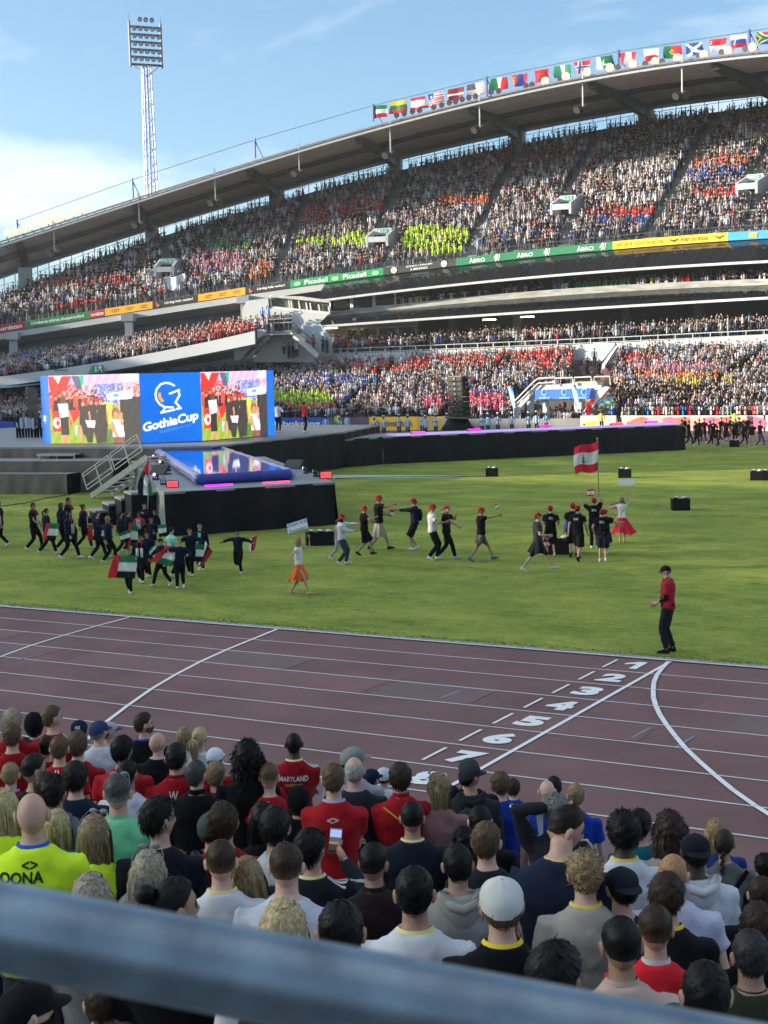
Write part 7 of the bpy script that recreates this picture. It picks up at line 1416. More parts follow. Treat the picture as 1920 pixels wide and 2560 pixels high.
# ------------------------------------------------------------------ people on the pitch
def walk(st=.26, ph=1, **k):
    d = dict(feet=[(-.1, st*ph, .09 if ph > 0 else .13), (.1, -st*ph, .13 if ph > 0 else .09)], hipz=.90, toe=[-.15 if ph > 0 else .5, .5 if ph > 0 else -.15], hands=[(-.27, -.12*ph, .86), (.27, .14*ph, .88)], sleeve=.6, vox=.03); d.update(k); return d
FACE = {'R': -60, 'L': 120, 'A': 30, 'C': 210}
def fp(x, y, yt, face, label, fig, skin='light', top=NB, low=BK, shoe=(.6, .6, .6), hair_=('short', 'black', 0), cap=None, group=None, **kw):
    c = gp(x, y, .0); yw = rad(FACE[face] if isinstance(face, str) else face); lo, hi = .9, 2.3
    for _ in range(24):
        md = (lo+hi)/2; Y = proj((c[0], c[1], md))[1]
        if Y > yt: lo = md
        else: hi = md
    H = lo/1.015*(1.0 if not cap else .985); fig = dict(fig); fig.pop('vox', None); fig.setdefault('arm', 1.22); fig.setdefault('bag', 1.22); fig.setdefault('w', 1.06); fig.setdefault('loose', .022); fig.setdefault('wr', .009)
    T = person(tuple(c), yw, label, fig, skin, top, low, shoe, hair_, cap, H=H, group=group, vox=.030, det=False, **kw); T['c'] = c; T['H'] = H; T['yw'] = yw; return T
def child(T, name, mb, mat, smooth=True, attr=False): return obj(name, mb, mat, T['o'], smooth=smooth, attr=attr)
def scarf(T, cols=((.45, .03, .045), (.6, .6, .58))):
    g = T['R']['g']; q = MB()
    for s in (-1, 1): q.tube([g['up'](s*.02, -.075, 1.50), g['up'](s*.07, -.01, 1.51), g['up'](s*.075, .11, 1.42), g['up'](s*.08, .15, 1.28)], [(.045, .014)]*4, 8)
    child(T, 'scarf', q, clothm(cols[0])); q = MB()
    for s in (-1, 1): q.tube([g['up'](s*.08, .15, 1.28), g['up'](s*.085, .155, 1.1), g['up'](s*.085, .15, .93)], [(.05, .012)]*3, 8)
    child(T, 'scarf_end', q, clothm(cols[1]))
UA = dict(hair_=('short', 'black', 0)); gU = 'youths in dark tracksuits with red green white black flags'
NV = (.008, .012, .028)
ss = 2.592
def u_(x, y, yt, face, label, fig, **kw): 
    return fp(x/ss, 1200+y/ss, 1200+yt/ss, face, label, fig, **kw)
u_(5, 435, 130, 'L', 'youth in navy and teal at the very left edge, mid step', walk(), top=NV, hair_=('short', 'black', 1)); 
T = u_(225, 458, 142, 'R', 'youth in black tee with red scarf leading at far left', walk(.26, 1, hands=[(-.2, .25, .95), (.2, .28, .95)]), skin='tan', top=BK); scarf(T)
u_(310, 482, 178, -40, 'girl with tied black hair in navy holding the leftmost flag', walk(.3, -1, hands=[(-.2, .3, 1.05), (.22, .28, 1.1)], fem=1, sleeve=1.9), skin='tan', top=NV, hair_=('pony', 'black', 0))
u_(405, 458, 142, -50, 'long haired brunette girl in navy behind the left flags', walk(.2, 1, fem=1, sleeve=1.9), top=NV, hair_=('long', 'brown', 3))
T = u_(452, 420, 108, 'R', 'man in black tee with red scarf on his back, taller', walk(.2), skin='tan', top=BK); scarf(T)
T = u_(455, 512, 196, -70, 'girl with long dark hair and flag scarf striding right', walk(.32, 1, fem=1, sleeve=1.9), top=NV, hair_=('long', 'dark', 2)); scarf(T)
T = u_(548, 446, 152, -50, 'girl with black bun and red scarf in mid group', walk(.28, -1, fem=1, sleeve=1.9), skin='tan', top=NV, hair_=('bun', 'black', 0)); scarf(T)
u_(640, 512, 197, -40, 'girl with ponytail behind the wide flag in mid group', walk(.3, 1, fem=1, sleeve=1.9, hands=[(-.3, .25, 1.1), (.3, .25, 1.1)]), top=NV, hair_=('pony', 'brown', 0))
T = u_(708, 545, 226, -35, 'girl with long blond hair and white scarf', walk(.2, -1, fem=1, sleeve=1.9), top=NV, hair_=('long', 'dblond', 4)); scarf(T)
u_(792, 482, 200, -40, 'dark haired girl in navy left of the curly girl', walk(.25, 1, fem=1, sleeve=1.9), skin='tan', top=NV, hair_=('pony', 'black', 1))
u_(838, 470, 192, -30, 'girl with brown curly ponytail in navy', walk(.2, -1, fem=1, sleeve=1.9), top=NV, hair_=('pony', 'lbrown', 1))
T = u_(908, 430, 206, 200, 'dark skinned girl in red sleeved teal top', walk(.1, 1, fem=1, sleeve=1.9), skin='brown', top=(.5, .03, .04), hair_=('bun', 'black', 1)); q = MB(); q.box((0, .125, 1.2), (.2, .03, .4)); child(T, 'teal_front', q, clothm((.15, .55, .5)), False)
u_(945, 400, 145, 200, 'tall dark haired youth carrying the flag on the long pole', walk(.1, 1, hands=[(-.05, .3, 1.3), (.12, .28, 1.1)], sleeve=1.9), top=NV)
u_(1008, 400, 190, 190, 'curly haired youth beside the flag pole carrier', walk(.1, 1, sleeve=1.9), top=NV, hair_=('mop', 'brown', 17))
u_(990, 500, 236, 190, 'boy in navy raising a flag to the right', walk(.1, 1, sleeve=1.9, hands=[(-.25, .2, 1.1), (.4, .25, 1.3)]), skin='tan', top=NV)
u_(845, 735, 436, 200, 'boy in front half hidden behind his flag, nearest the track', walk(.2, 1, sleeve=1.9, hands=[(-.38, .22, 1.38), (.35, .22, 1.35)]), top=NV, hair_=('crop', 'lbrown', 4))
T = u_(918, 665, 350, 205, 'boy with red and white scarf right of the front flag', walk(.22, 1, sleeve=1.9), skin='tan', top=NV); scarf(T)
u_(965, 630, 326, 195, 'curly black haired boy behind the scarf boy', walk(.1, 1, sleeve=1.9), skin='tan', top=NV, hair_=('mop', 'black', 18))
u_(1052, 688, 366, 170, 'youth in black cap with wide step behind the pulled flag', walk(.34, -1, sleeve=1.9), top=NV, hair_=('undercap', 'black', 0), cap=((.02, .02, .03), 'cap', False))
u_(1120, 630, 302, -20, 'youth in light teal tee looking away', walk(.1, 1), top=(.22, .6, .5), hair_=('fade', 'black', 9))
u_(1170, 702, 376, 215, 'grinning fair boy pulling a flag with one arm raised', walk(.2, -1, sleeve=1.9, hands=[(-.3, .2, 1.2), (.38, .2, 1.35)]), skin='fair', top=NV, hair_=('short', 'dblond', 7))
u_(1240, 622, 306, 200, 'brown haired boy behind the straight green white black flag', walk(.15, 1, sleeve=1.9, hands=[(-.35, .2, 1.25), (.3, .2, 1.25)]), top=NV, hair_=('crop', 'brown', 18))
T = u_(1305, 586, 276, 205, 'youth with teal shirt front under open jacket at right of group', walk(.15, 1, sleeve=1.9), top=NV, hair_=('fade', 'dark', 10)); q = MB(); q.box((0, .125, 1.22), (.1, .03, .4)); child(T, 'teal_front', q, clothm((.15, .55, .5)), False)
u_(1548, 610, 320, 200, 'small boy running alone with arms spread and a scarf', walk(.12, 1, sleeve=1.9, feet=[(-.1, -.02, .09), (.1, -.35, .35)], hands=[(-.62, .1, 1.25), (.6, .1, 1.3)]), skin='tan', top=NV, hair_=('short', 'black', 14))
# woman with the sign
SW = dict(fem=1, w=.88, arm=.8, low='skirt', skl=.45, flare=.2, skd=(-.55, -.1), sleeve=0, feet=[(-.1, -.3, .12), (.1, .33, .08)], hipz=.9, toe=[.5, -.1], hands=[(-.18, .30, 1.72), (.34, -.08, .95)], poles=[(-.3, 1, -.5), (.5, -1, 0)])
T = fp(735+14, 1487, 1342, -75, 'barefoot woman in white top and orange skirt raising a country sign', SW, skin='light', top=(.62, .6, .62), low=(.72, .14, .03), shoe=(.5, .3, .22), hair_=('long', 'dblond', 7), hide_low=False)
def held(label, corners, cname, text_s=None, d=None, pole=None, cat='sign', board=True):
    P = [Vector(dp(x, y, d)) for x, y in corners]; n = Vector(-fw)*.012; q = MB(); q.prism([tuple(p) for p in P], tuple(-n*2)); c = sum(P, Vector())/4; o = empty('country_sign', tuple(c), 0, label, cat); 
    q2 = MB(); q2.v = [tuple(Vector(v)-c) for v in q.v]; q2.f = q.f; q2.m = q.m; obj('board', q2, M('sign_white', (.8, .8, .8), .6, var=.03), o)
    ux = (P[1]-P[0]).normalized(); uy = (P[0]-P[3]).normalized()
    if text_s:
        for k, s in enumerate(text_s): text(s, (lambda k: (lambda u, v: tuple(ux*u+uy*(v+(.5-k)*.17)+n*1.2)))(k), M('sign_blue', (.02, .1, .3), .6, var=0), o, width=.56 if k == 0 else .46, height=.11, bold=.0)
    if pole: a, b = Vector(dp(*pole[0], d))-c, Vector(dp(*pole[1], d))-c; q = MB(); q.tube([a-n*1.5, b-n*1.5], .016, 6); obj('stick', q, M('wood_stick', (.4, .26, .12), .6), o)
    return o
dS = proj(T['c'])[2]
held('white country sign on stick reading United Arab Emirates', [(717, 1311), (767, 1295), (770, 1321), (720, 1335)], 'sign', ['United Arab', 'Emirates'], dS, ((745, 1330), (749, 1372)))
gR = 'walkers in red bucket hats'
RH = ((.33, .014, .022), 'bucket'); RC_ = ((.33, .014, .022), 'cap', False)
def r_p(x, y, yt, face, label, fig, **kw): 
    kw.setdefault('cap', RH); kw.setdefault('hair_', ('undercap', 'black', 2)); return fp(640+x/ss, 1200+y/ss, 1200+yt/ss, face, label, fig, **kw)
r_p(535, 515, 250, 'R', 'woman in long veil and pale grey leggings behind the white jacket', walk(.35, 1, fem=1, sleeve=1.9), top=(.3, .2, .18), low=(.3, .33, .35), hair_=('long', 'brown', 5), cap=None)
r_p(560, 552, 212, 'R', 'walker in white jacket and jeans reaching forward, red bucket hat', walk(.12, 1, sleeve=1.9, hands=[(-.15, .52, 1.4), (.1, .45, 1.2)]), top=(.5, .52, .55), low=(.03, .045, .07), hair_=('long', 'black', 3))
r_p(705, 487, 156, 'R', 'walker in black tee and wide black shorts, red bucket hat', walk(.25, 1, low='shorts', bag=1.1, hands=[(-.2, .3, 1.15), (.15, .42, 1.35)]), skin='tan', top=BK, low=BK, shoe=(.02, .02, .02))
T = r_p(800, 455, 86, 'R', 'tall walker holding up a phone, tan jacket tied at the waist', walk(.3, 1, low='skirt', skl=.42, flare=.1, hands=[(-.15, .3, 1.1), (.1, .48, 1.45)]), skin='tan', top=BK, low=(.38, .33, .26), shoe=(.02, .02, .02))
T = r_p(1032, 456, 107, 120, 'walker in navy with arm stretched left holding a small white flag', walk(.06, 1, sleeve=1.9, hands=[(.05, .74, 1.36), (.28, .02, .85)], low='shorts'), skin='tan', top=NV, low=BK, shoe=(.7, .7, .72))
q = MB(); q.loft([(0, -.18, 1.0, .14, .06), (0, -.2, 1.2, .16, .08), (0, -.18, 1.38, .1, .05)], 10); child(T, 'dark_bag', q, clothm(BK))
r_p(1148, 521, 142, 'R', 'walker in black and white tee beside the one holding the cap', walk(.12, 1, hands=[(-.1, .35, 1.15), (.15, .4, 1.2)]), skin='tan', top=(.5, .5, .5), low=BK, shoe=(.7, .7, .7))
r_p(1238, 512, 156, -75, 'walker in black with arm spread right, red bucket hat', walk(.3, -1, hands=[(-.1, .3, 1.4), (.3, .55, 1.05)]), skin='tan', top=BK, low=BK, shoe=(.25, .35, .5))
r_p(1462, 526, 166, 'R', 'walker with grey jacket around waist raising a small flag forward', walk(.38, 1, low='skirt', skl=.55, flare=.08, hands=[(-.28, -.1, .85), (.1, .58, 1.48)]), skin='tan', top=BK, low=(.06, .06, .05), shoe=(.05, .13, .22))
def l_p(x, y, yt, face, label, fig, **kw): 
    kw.setdefault('cap', RC_); kw.setdefault('hair_', ('undercap', 'black', 2)); return fp(1280+x/ss, 1160+y/ss, 1160+yt/ss, face, label, fig, **kw)
l_p(170, 702, 302, -65, 'striding man in dark tee and flared black shorts, red cap', walk(.46, 1, low='skirt', skl=.55, flare=.2, hands=[(-.2, .2, 1.0), (.15, .3, 1.1)]), top=(.03, .035, .04), low=(.012, .012, .016), shoe=(.5, .52, .45))
T = l_p(252, 602, 258, 30, 'man in black tee with white print and yellow item, red cap', walk(.15, 1, low='shorts', hands=[(-.1, .35, 1.1), (.22, .3, 1.05)]), skin='light', top=BK, low=BK); decal(T, 'RFA', 0, 1.33, .14, .08)
T = l_p(398, 602, 240, 25, 'man in black tee with a blue bag at his hip, red cap', walk(.2, -1, low='shorts'), top=BK, low=BK, shoe=(.02, .02, .02)); q = MB(); q.ball((-.2, -.1, .98), (.1, .08, .15), 10, 8); child(T, 'blue_bag', q, clothm((.02, .1, .35))); decal(T, 'RFA', 0, 1.33, .14, .08)
T = l_p(428, 627, 256, 0, 'man in long black shirt walking in front of the blue bag', walk(.28, 1, low='shorts', hem=.86, bag=1.15), skin='tan', top=BK, low=BK, shoe=(.02, .02, .02)); decal(T, 'SA!', 0, 1.33, .15, .08)
T = l_p(535, 552, 206, 20, 'flag bearer in black with both arms up, red cap', walk(.12, 1, hands=[(-.42, .35, 1.62), (.12, .3, 1.75)]), skin='tan', top=BK, low=BK, shoe=(.6, .6, .6)); decal(T, 'BFA', 0, 1.33, .16, .08); dF = proj(T['c'])[2]
l_p(606, 585, 285, -10, 'man in black partly hidden behind the white lettered back', walk(.1, 1, low='shorts', hands=[(-.2, .2, 1.1), (.5, .3, 1.25)]), top=BK, low=(.015, .018, .03), shoe=(.7, .7, .7))
T = l_p(588, 636, 280, 15, 'man in black tee with white letters and navy shorts with red band', walk(.05, 1, low='shorts', bag=1.15, hands=[(-.28, .1, .95), (.55, .25, 1.2)]), skin='tan', top=BK, low=(.015, .018, .04), shoe=(.7, .7, .7)); decal(T, 'BFA', 0, 1.33, .16, .08); q = MB(); q.loft([(0, 0, .985, .185, .135), (0, 0, 1.005, .185, .135)], 14); child(T, 'red_band', q, clothm((.4, .04, .05)))
T = l_p(714, 510, 206, 10, 'woman in white top and red skirt holding a blank white sign', dict(fem=1, w=.86, arm=.8, low='skirt', skl=.38, flare=.24, skd=(.15, -.1), sleeve=0, feet=[(-.1, .1, .08), (.1, -.15, .12)], hipz=.91, toe=[0, .4], hands=[(-.3, .12, 1.05), (.24, .22, 1.62)]), skin='light', top=(.62, .6, .62), low=(.52, .02, .04), shoe=(.5, .3, .22), hair_=('long', 'dblond', 8), cap=None)
dW = proj(T['c'])[2]; held('blank white sign on stick above the woman in the red skirt', [(1546, 1198), (1587, 1197), (1587, 1212), (1546, 1212)], 'sign', None, dW, ((1566, 1198), (1566, 1250)))
T = fp(1671, 1632, 1406, 105, 'steward in red polo and black cap standing with hands clasped', dict(w=1.05, arm=1.05, feet=[(-.1, .03, .08), (.12, -.08, .08)], hipz=.925, hands=[(-.05, .23, 1.0), (.05, .25, 1.0)], sleeve=.72, poles=[(-.8, -1, -.3), (.8, -1, -.3)], head=(0, -.28, 0), lean=.03), skin='light', top=(.36, .02, .035), low=(.016, .017, .02), shoe=(.012, .012, .014), hair_=('undercap', 'grey', 3), cap=((.012, .013, .016), 'cap', False)); collar(T, BK, .04)
q = MB(); g = T['R']['g']
for a, e, w_ in g['arms']: q.tube([a.lerp(e, .6), e, e.lerp(w_, .55)], [.052, .045, .038], 9)
child(T, 'black_undersleeve', q, clothm(BK)); q = MB(); q.ball((.16, -.05, 1.0), (.05, .05, .05), 8, 6); q.box((0, 0, .98), (.34, .25, .04)); child(T, 'belt_pouch', q, clothm(BK), False); q = MB(); w_ = g['arms'][0][2]; q.ball(tuple(w_), (.034, .034, .02), 10, 6); child(T, 'wristwatch', q, clothm((.6, .6, .6)))
# flags held by the people
def hflag(px, paint, d, label, amp=.05, group='striped flags carried on the grass', dd=(0, 0, 0, 0), nu=26, nv=18):
    P = [Vector(dp(x, y, d+k)) for (x, y), k in zip(px, dd)]; n = Vector(-fw); ph = rnd.uniform(0, 6)
    f = lambda u, v: tuple((P[3].lerp(P[2], u)).lerp(P[0].lerp(P[1], u), v)+n*amp*(math.sin(u*7+ph+v*3)+.5*math.sin(u*15+v*6)))
    return cloth('held_flag', f, paint, nu, nv, label=label, cat='flag', group=group)
U = lambda pts: [(x/ss, 1200+y/ss) for x, y in pts]
ua = FLG['uae']
def dist_at(y): return proj(gp(300, 1200+y/ss))[2]
hflag(U([(300, 278), (390, 285), (358, 395), (275, 392)]), ua, dist_at(490)-.3, 'red green white black flag held at the left end of the group')
hflag(U([(567, 290), (672, 292), (676, 394), (570, 390)]), ua, dist_at(500)-.4, 'flat red green white black flag in the middle of the left group')
hflag(U([(762, 350), (850, 318), (840, 395), (795, 405)]), lambda u, v: ua(.3+.7*u, v), dist_at(500)-.3, 'crumpled flag in front of the blond scarf girl')
hflag(U([(835, 275), (895, 300), (890, 425), (825, 430)]), lambda u, v: ua(u*.8, v), dist_at(490)-.35, 'flag hanging with its red side down in the centre')
hflag(U([(1022, 292), (1080, 285), (1078, 362), (1030, 372)]), lambda u, v: ua(.4+.6*u, v), dist_at(520)-.3, 'small green white flag raised against the black platform')
hflag(U([(735, 487), (893, 492), (876, 637), (700, 633)]), ua, dist_at(735)-.35, 'large flag covering the front boy from waist to chest')
hflag(U([(950, 470), (1010, 405), (1015, 455), (965, 510)]), lambda u, v: ua(.35+.65*u, v), dist_at(650)-.3, 'folded white and green flag beside the scarf boy')
hflag(U([(1078, 424), (1215, 442), (1112, 562), (970, 525)]), lambda u, v: ua(u, 1-v), dist_at(700)-.4, 'slanting flag pulled between two boys, red part at left', .07)
hflag(U([(1205, 410), (1330, 420), (1312, 530), (1205, 526)]), lambda u, v: ua(.35+.6*u, v), dist_at(610)-.35, 'straight green white black flag at right of the group')
hflag(U([(1330, 395), (1378, 465), (1312, 560), (1285, 552)]), lambda u, v: fR_ if u > .62 else (fK_ if u > .3 else fW_), dist_at(600)-.3, 'red black white flag hanging at the right end of the group')
hflag(U([(1615, 395), (1668, 350), (1650, 455), (1612, 462)]), lambda u, v: fR_ if u > .6 else (fK_ if u > .35 else fW_), dist_at(610), 'small scarf flag in the running boy\'s hand', .02)
# flag on the long pole by the pool
dP = dist_at(400); a, b = Vector(dp(374, 1143, dP)), Vector(dp(369, 1272, dP)); q = MB(); q.tube([a, b], .018, 6); q.ball(tuple(a), .04, 8, 6)
PF = obj('flag_pole', q, M('pole_pale', (.5, .5, .48), .4, .3), None, smooth=True, label='pale pole with drooping red white black green flag by the pool', cat='flag pole')
P5 = [(374, 1148), (355, 1178), (340, 1225), (364, 1243), (385, 1238), (374, 1192)]
def droop(u, v): 
    x0, y0 = 374-.5*0, 1148+44*(1-v); x1, y1 = 345+38*(1-v), 1236+(1-v)*4; k = u; x = x0+(x1-x0)*k-10*math.sin(math.pi*k)*(v); y = y0+(y1-y0)*k; p = Vector(dp(x, y, dP-.02)); return tuple(p+Vector(-fw)*.06*math.sin(k*9+v*7))
cloth('flag_cloth', droop, lambda u, v: fR_ if u < .27 else (fW_ if v < .66 and v > .33 else (fK_ if v >= .66 else fG_)), 30, 18, parent=PF)
# big cedar flag
a, b = Vector(dp(1493, 1096, dF)), Vector(dp(1497, 1236, dF)); q = MB(); q.tube([a, b], .016, 6); q.ball(tuple(a), .035, 8, 6); PF = obj('flag_pole', q, M('pole_grey', (.35, .35, .33), .4, .3), None, smooth=True, label='pole with large red white red cedar flag above the red caps', cat='flag pole')
def lebf(u, v): x = 1494.5-57*u-4*math.sin(v*3)*u; y = 1103+(1-v)*72+u*(16*(v)+12*(1-v))-0*u; y += 4*math.sin(u*6.3)*(1-.3*v); return tuple(Vector(dp(x, y, dF))+Vector(-fw)*.12*math.sin(u*8+v*2))
def lebp(u, v): return ((.6, .02, .04) if v > .72 or v < .3 else (.66, .66, .68)) if not ((abs(u-.58) < .15*(1-(v-.32)/.38)*(.65+.35*math.sin(v*70)) and .33 < v < .7) or (abs(u-.58) < .02 and .28 < v < .4)) else (.02, .2, .06)
cloth('flag_cloth', lebf, lebp, 44, 36, parent=PF)
hflag([(1467, 1224), (1487, 1223), (1483, 1241), (1470, 1240)], FLG['lebanon'], dF, 'small red white cedar flag waved beside the big pole', .02); hflag([(1525, 1262), (1545, 1256), (1543, 1270), (1528, 1273)], FLG['lebanon'], dF, 'small flag left of the woman in the red skirt', .02); hflag([(1550, 1290), (1563, 1278), (1562, 1293), (1553, 1296)], lambda u, v: fW_, dF-1, 'small white flag in front of the red skirt', .02)
hflag([(973, 1272), (985, 1275), (988, 1286), (976, 1287)], FLG['singapore'], proj(gp(1040, 1375))[2], 'small white flag in the outstretched left hand', .02); hflag([(1102, 1275), (1120, 1268), (1122, 1281), (1105, 1287)], FLG['lebanon'], proj(gp(1115, 1398))[2]-.3, 'small flag held before the face of a walker', .02); hflag([(1236, 1263), (1243, 1259), (1247, 1271), (1241, 1275)], FLG['lebanon'], proj(gp(1200, 1402))[2], 'small flag raised by the walker at right', .01)
hflag([(1355, 1352), (1378, 1350), (1375, 1366), (1358, 1372)], FLG['lebanon'], proj(gp(1380, 1392))[2], 'red white flag hanging by the yellow item', .02)
# ------------------------------------------------------------------ smaller figures on stage and on the far side
def low_mesh(k):
    v, f, c = TM[k]; me = D2.meshes.new('person'); me.from_pydata([tuple(p) for p in v], [], [tuple(int(i) for i in t) for t in f]); mi = [0, 1, 2, 3]
    me.polygons.foreach_set('material_index', [int(c[t[0]]) for t in f]); [me.materials.append(None) for _ in range(4)]; me.update(); return me
LM = [low_mesh(k) for k in (0, 1, 3)]; NSP = [0]
def sm(c, label, top, low=BK, skin='light', hr='dark', k=0, yaw=None, s=1., group=None):
    o = link('person', LM[k]); o.location = tuple(c); o.rotation_euler.z = yaw if yaw is not None else math.atan2(CAM[1]-c[1], CAM[0]-c[0])-math.pi/2+rnd.uniform(-.6, .6); o.scale = (s,)*3; omats(o, [clothm(top), skinm(skin), hairm(hr), clothm(low)]); tag(o, label, 'person', group); NSP[0] += 1; return o
def mid(x, y, yt, face, label, z=0, **kw):
    c = gp(x, y, z); return c
def stagep(x, y, z, label, fig, yaw, H=1.8, **kw):
    c = gp(x, y, z); return person(tuple(c), yaw, label, dict(fig), H=H, vox=.034, det=False, **kw)
stagep(696, 1081, 2.1, 'performer in white shirt and black trousers seen from behind on stage', dict(hands=[(-.2, .2, 1.1), (.25, .15, 1.2)], sleeve=1.5), rad(10), top=(.6, .58, .62), low=BK, hair_=('short', 'black', 1), skin='tan')
stagep(762, 1081, 2.1, 'performer in red top and black trousers on stage', dict(hands=[(-.15, .25, 1.1), (.15, .28, 1.1)], sleeve=1.8), rad(-40), top=(.42, .02, .03), low=BK, hair_=('short', 'black', 2), skin='tan')
stagep(1549, 1059, 1.7, 'singer in black standing on the runway with raised arm', dict(hands=[(-.1, .25, 1.45), (.35, .2, 1.5)], sleeve=1.9), rad(150), top=BK, low=BK, hair_=('long', 'black', 9), skin='tan', H=1.85)
for i, (x, y, c_) in enumerate(((55, 1105, 0), (70, 1104, 1), (85, 1106, 0), (100, 1105, 2), (48, 1100, 2), (118, 1104, 0), (128, 1100, 1))):
    sm(dp(x, y, 88)*np.array([1, 1, 0])+np.array([0, 0, 0 if 0 else dp(x, y, 88)[2]]), ['helper in white shirt standing behind the left stage', 'helper in pale lilac shirt behind the left stage', 'helper in dark shirt behind the left stage'][c_], [(.6, .6, .62), (.5, .5, .62), (.03, .03, .04)][c_], k=0, group='helpers behind the left stage')
# group marching at far right
mar = [(1705, 1112, -60), (1722, 1115, -80), (1738, 1118, -60), (1748, 1110, 200), (1760, 1108, 180), (1775, 1116, -60), (1783, 1112, 210), (1793, 1120, -20), (1803, 1105, 60), (1815, 1110, 190), (1826, 1102, -60), (1838, 1112, 200), (1848, 1106, 10), (1858, 1116, -70), (1868, 1103, 200), (1880, 1122, 20), (1900, 1119, -40), (1712, 1103, 100)]
for i, (x, y, yw) in enumerate(mar):
    c = gp(x, y, 0); o = person(tuple(c), rad(yw+rnd.uniform(-15, 15)), 'marcher in black clothes in the far right group' if i not in (12, 15, 16, 7) else {12: 'marcher with long white sleeve stripe at far right', 15: 'marcher in black jacket and beige trousers at far right', 16: 'marcher in long dark coat and jeans at far right', 7: 'small marcher nearest the crate at far right'}[i], walk(.25, 1 if i % 2 else -1, low='shorts' if i % 3 == 0 else 'trousers', hands=[(-.25, .1, .9), (.15, .3, 1.3)] if i % 4 == 0 else [(-.27, .1, .86), (.27, -.1, .86)]), skin=['light', 'tan'][i % 2], top=BK if i != 12 else (.02, .02, .025), low=(.3, .26, .2) if i == 15 else ((.04, .07, .14) if i == 16 else BK), hair_=('short', ['dark', 'brown', 'lbrown'][i % 3], i % 3), H=1.45 if i == 7 else 1.74, group='marchers in black at far right' if i not in (12, 15, 16, 7) else None, vox=.034, det=False, key=('mar', i % 6), shoe=(.5, .5, .5))
# brass band in pale blue jackets behind the runway
for i, (x, y) in enumerate(((815, 1062), (850, 1068), (868, 1058), (937, 1070), (960, 1066), (998, 1062), (1020, 1064), (1056, 1060), (1064, 1066), (1090, 1062), (1118, 1060), (1128, 1064), (1162, 1058), (1205, 1062), (1220, 1060), (1245, 1058), (1280, 1057), (1322, 1057), (1342, 1054), (1366, 1056))):
    c = gp(x, y+28, 0)
    o = sm(c, 'band member in pale blue jacket and white cap behind the runway', (.35, .5, .68), (.02, .03, .08), k=1 if i % 2 else 0, group='band members in pale blue behind the runway'); q = MB(); q.tube([(0, .02, 1.74), (0, .02, 1.84)], [.1, .12], 8); obj('white_cap', q, clothm((.6, .6, .62)), o)
# people by the tunnel, on the stairs, in the gallery
for i, (x, y, o_, c_) in enumerate(((1303, 1060, 1.4, 0), (1312, 1060, 1.2, 0), (1320, 1058, 1.0, 0), (1332, 1062, .9, 0), (1350, 1055, 1.0, 0), (1388, 1058, 2.0, 3), (1400, 1060, 1.6, 1), (1410, 1062, 1.4, 2), (1418, 1060, 1.2, 3), (1426, 1062, 1., 1), (1434, 1064, .9, 4), (1446, 1062, 1.1, 0), (1452, 1064, .8, 0))):
    p = sp(x, y, o_); p[2] = .02 if 0 else max(0, p[2]-0); sm((p[0], p[1], 0.), ['guard in black clothes standing by the tunnel', 'onlooker in grey top at the tunnel mouth', 'onlooker in white top at the tunnel mouth', 'onlooker in beige top at the tunnel mouth', 'steward in yellow trousers at the tunnel mouth'][c_], [BK, (.2, .2, .22), (.6, .6, .6), (.4, .3, .25), BK][c_], (.6, .5, .1) if c_ == 4 else BK, group='people by the players tunnel' if c_ != 4 else None, k=i % 2)
for i, (x, y, o_, lb, top) in enumerate(((661, 808, 23, 'steward in bright blue jacket left on the upper landing', (.01, .12, .6)), (676, 805, 23, 'steward in bright blue jacket right on the upper landing, arm raised', (.01, .12, .6)), (684, 830, 17.5, 'person in navy top and white trousers on the landing', NB), (694, 829, 17.3, 'person in black left of centre on the landing', BK), (699, 828, 17.6, 'person in white shirt at the middle of the landing', (.6, .6, .6)), (707, 830, 17.4, 'person in dark grey right of centre on the landing', (.06, .06, .07)), (719, 827, 17.4, 'person with red scarf leaning at the right of the landing', (.2, .04, .04)), (729, 829, 17.2, 'person in charcoal at the right end of the landing', (.04, .04, .045)), (724, 897, 18, 'tall man in black jacket at the foot of the stairs', BK), (734, 896, 18, 'man in long black coat at the foot of the stairs', BK), (743, 892, 18, 'man in white tee at the foot of the stairs', (.6, .6, .62)), (711, 885, 18.6, 'man in pale shirt under the landing', (.5, .5, .5)), (785, 876, 19.5, 'person in red on the right stair flight', (.5, .03, .04)), (809, 880, 21, 'man in black at the right stair foot, left one', BK), (819, 884, 21, 'man in dark suit at the right stair foot, right one', (.02, .03, .05)), (1468, 938, 15, 'waiter in black carrying a white box by the stairwell', BK), (1486, 915, 18, 'person in black standing in the stairwell door', BK), (1497, 945, 13, 'seated person in black at the stairwell wall', BK), (1408, 968, 3, 'person in cream top on top of the tunnel block', (.5, .42, .36)), (1419, 969, 3, 'person in black on top of the tunnel block', BK))):
    sm(sp(x, y, o_), lb, top, BK if 'white trousers' not in lb else (.6, .6, .6), k=2 if 'raised' in lb else (1 if i % 2 else 0))
GC = [((.03, .2, .1), 'green'), ((.75, .6, .02), 'yellow'), ((.6, .6, .6), 'white'), ((.02, .02, .025), 'black'), ((.5, .03, .04), 'red'), ((.02, .2, .6), 'blue'), ((.3, .32, .35), 'grey'), ((.5, .35, .3), 'peach')]
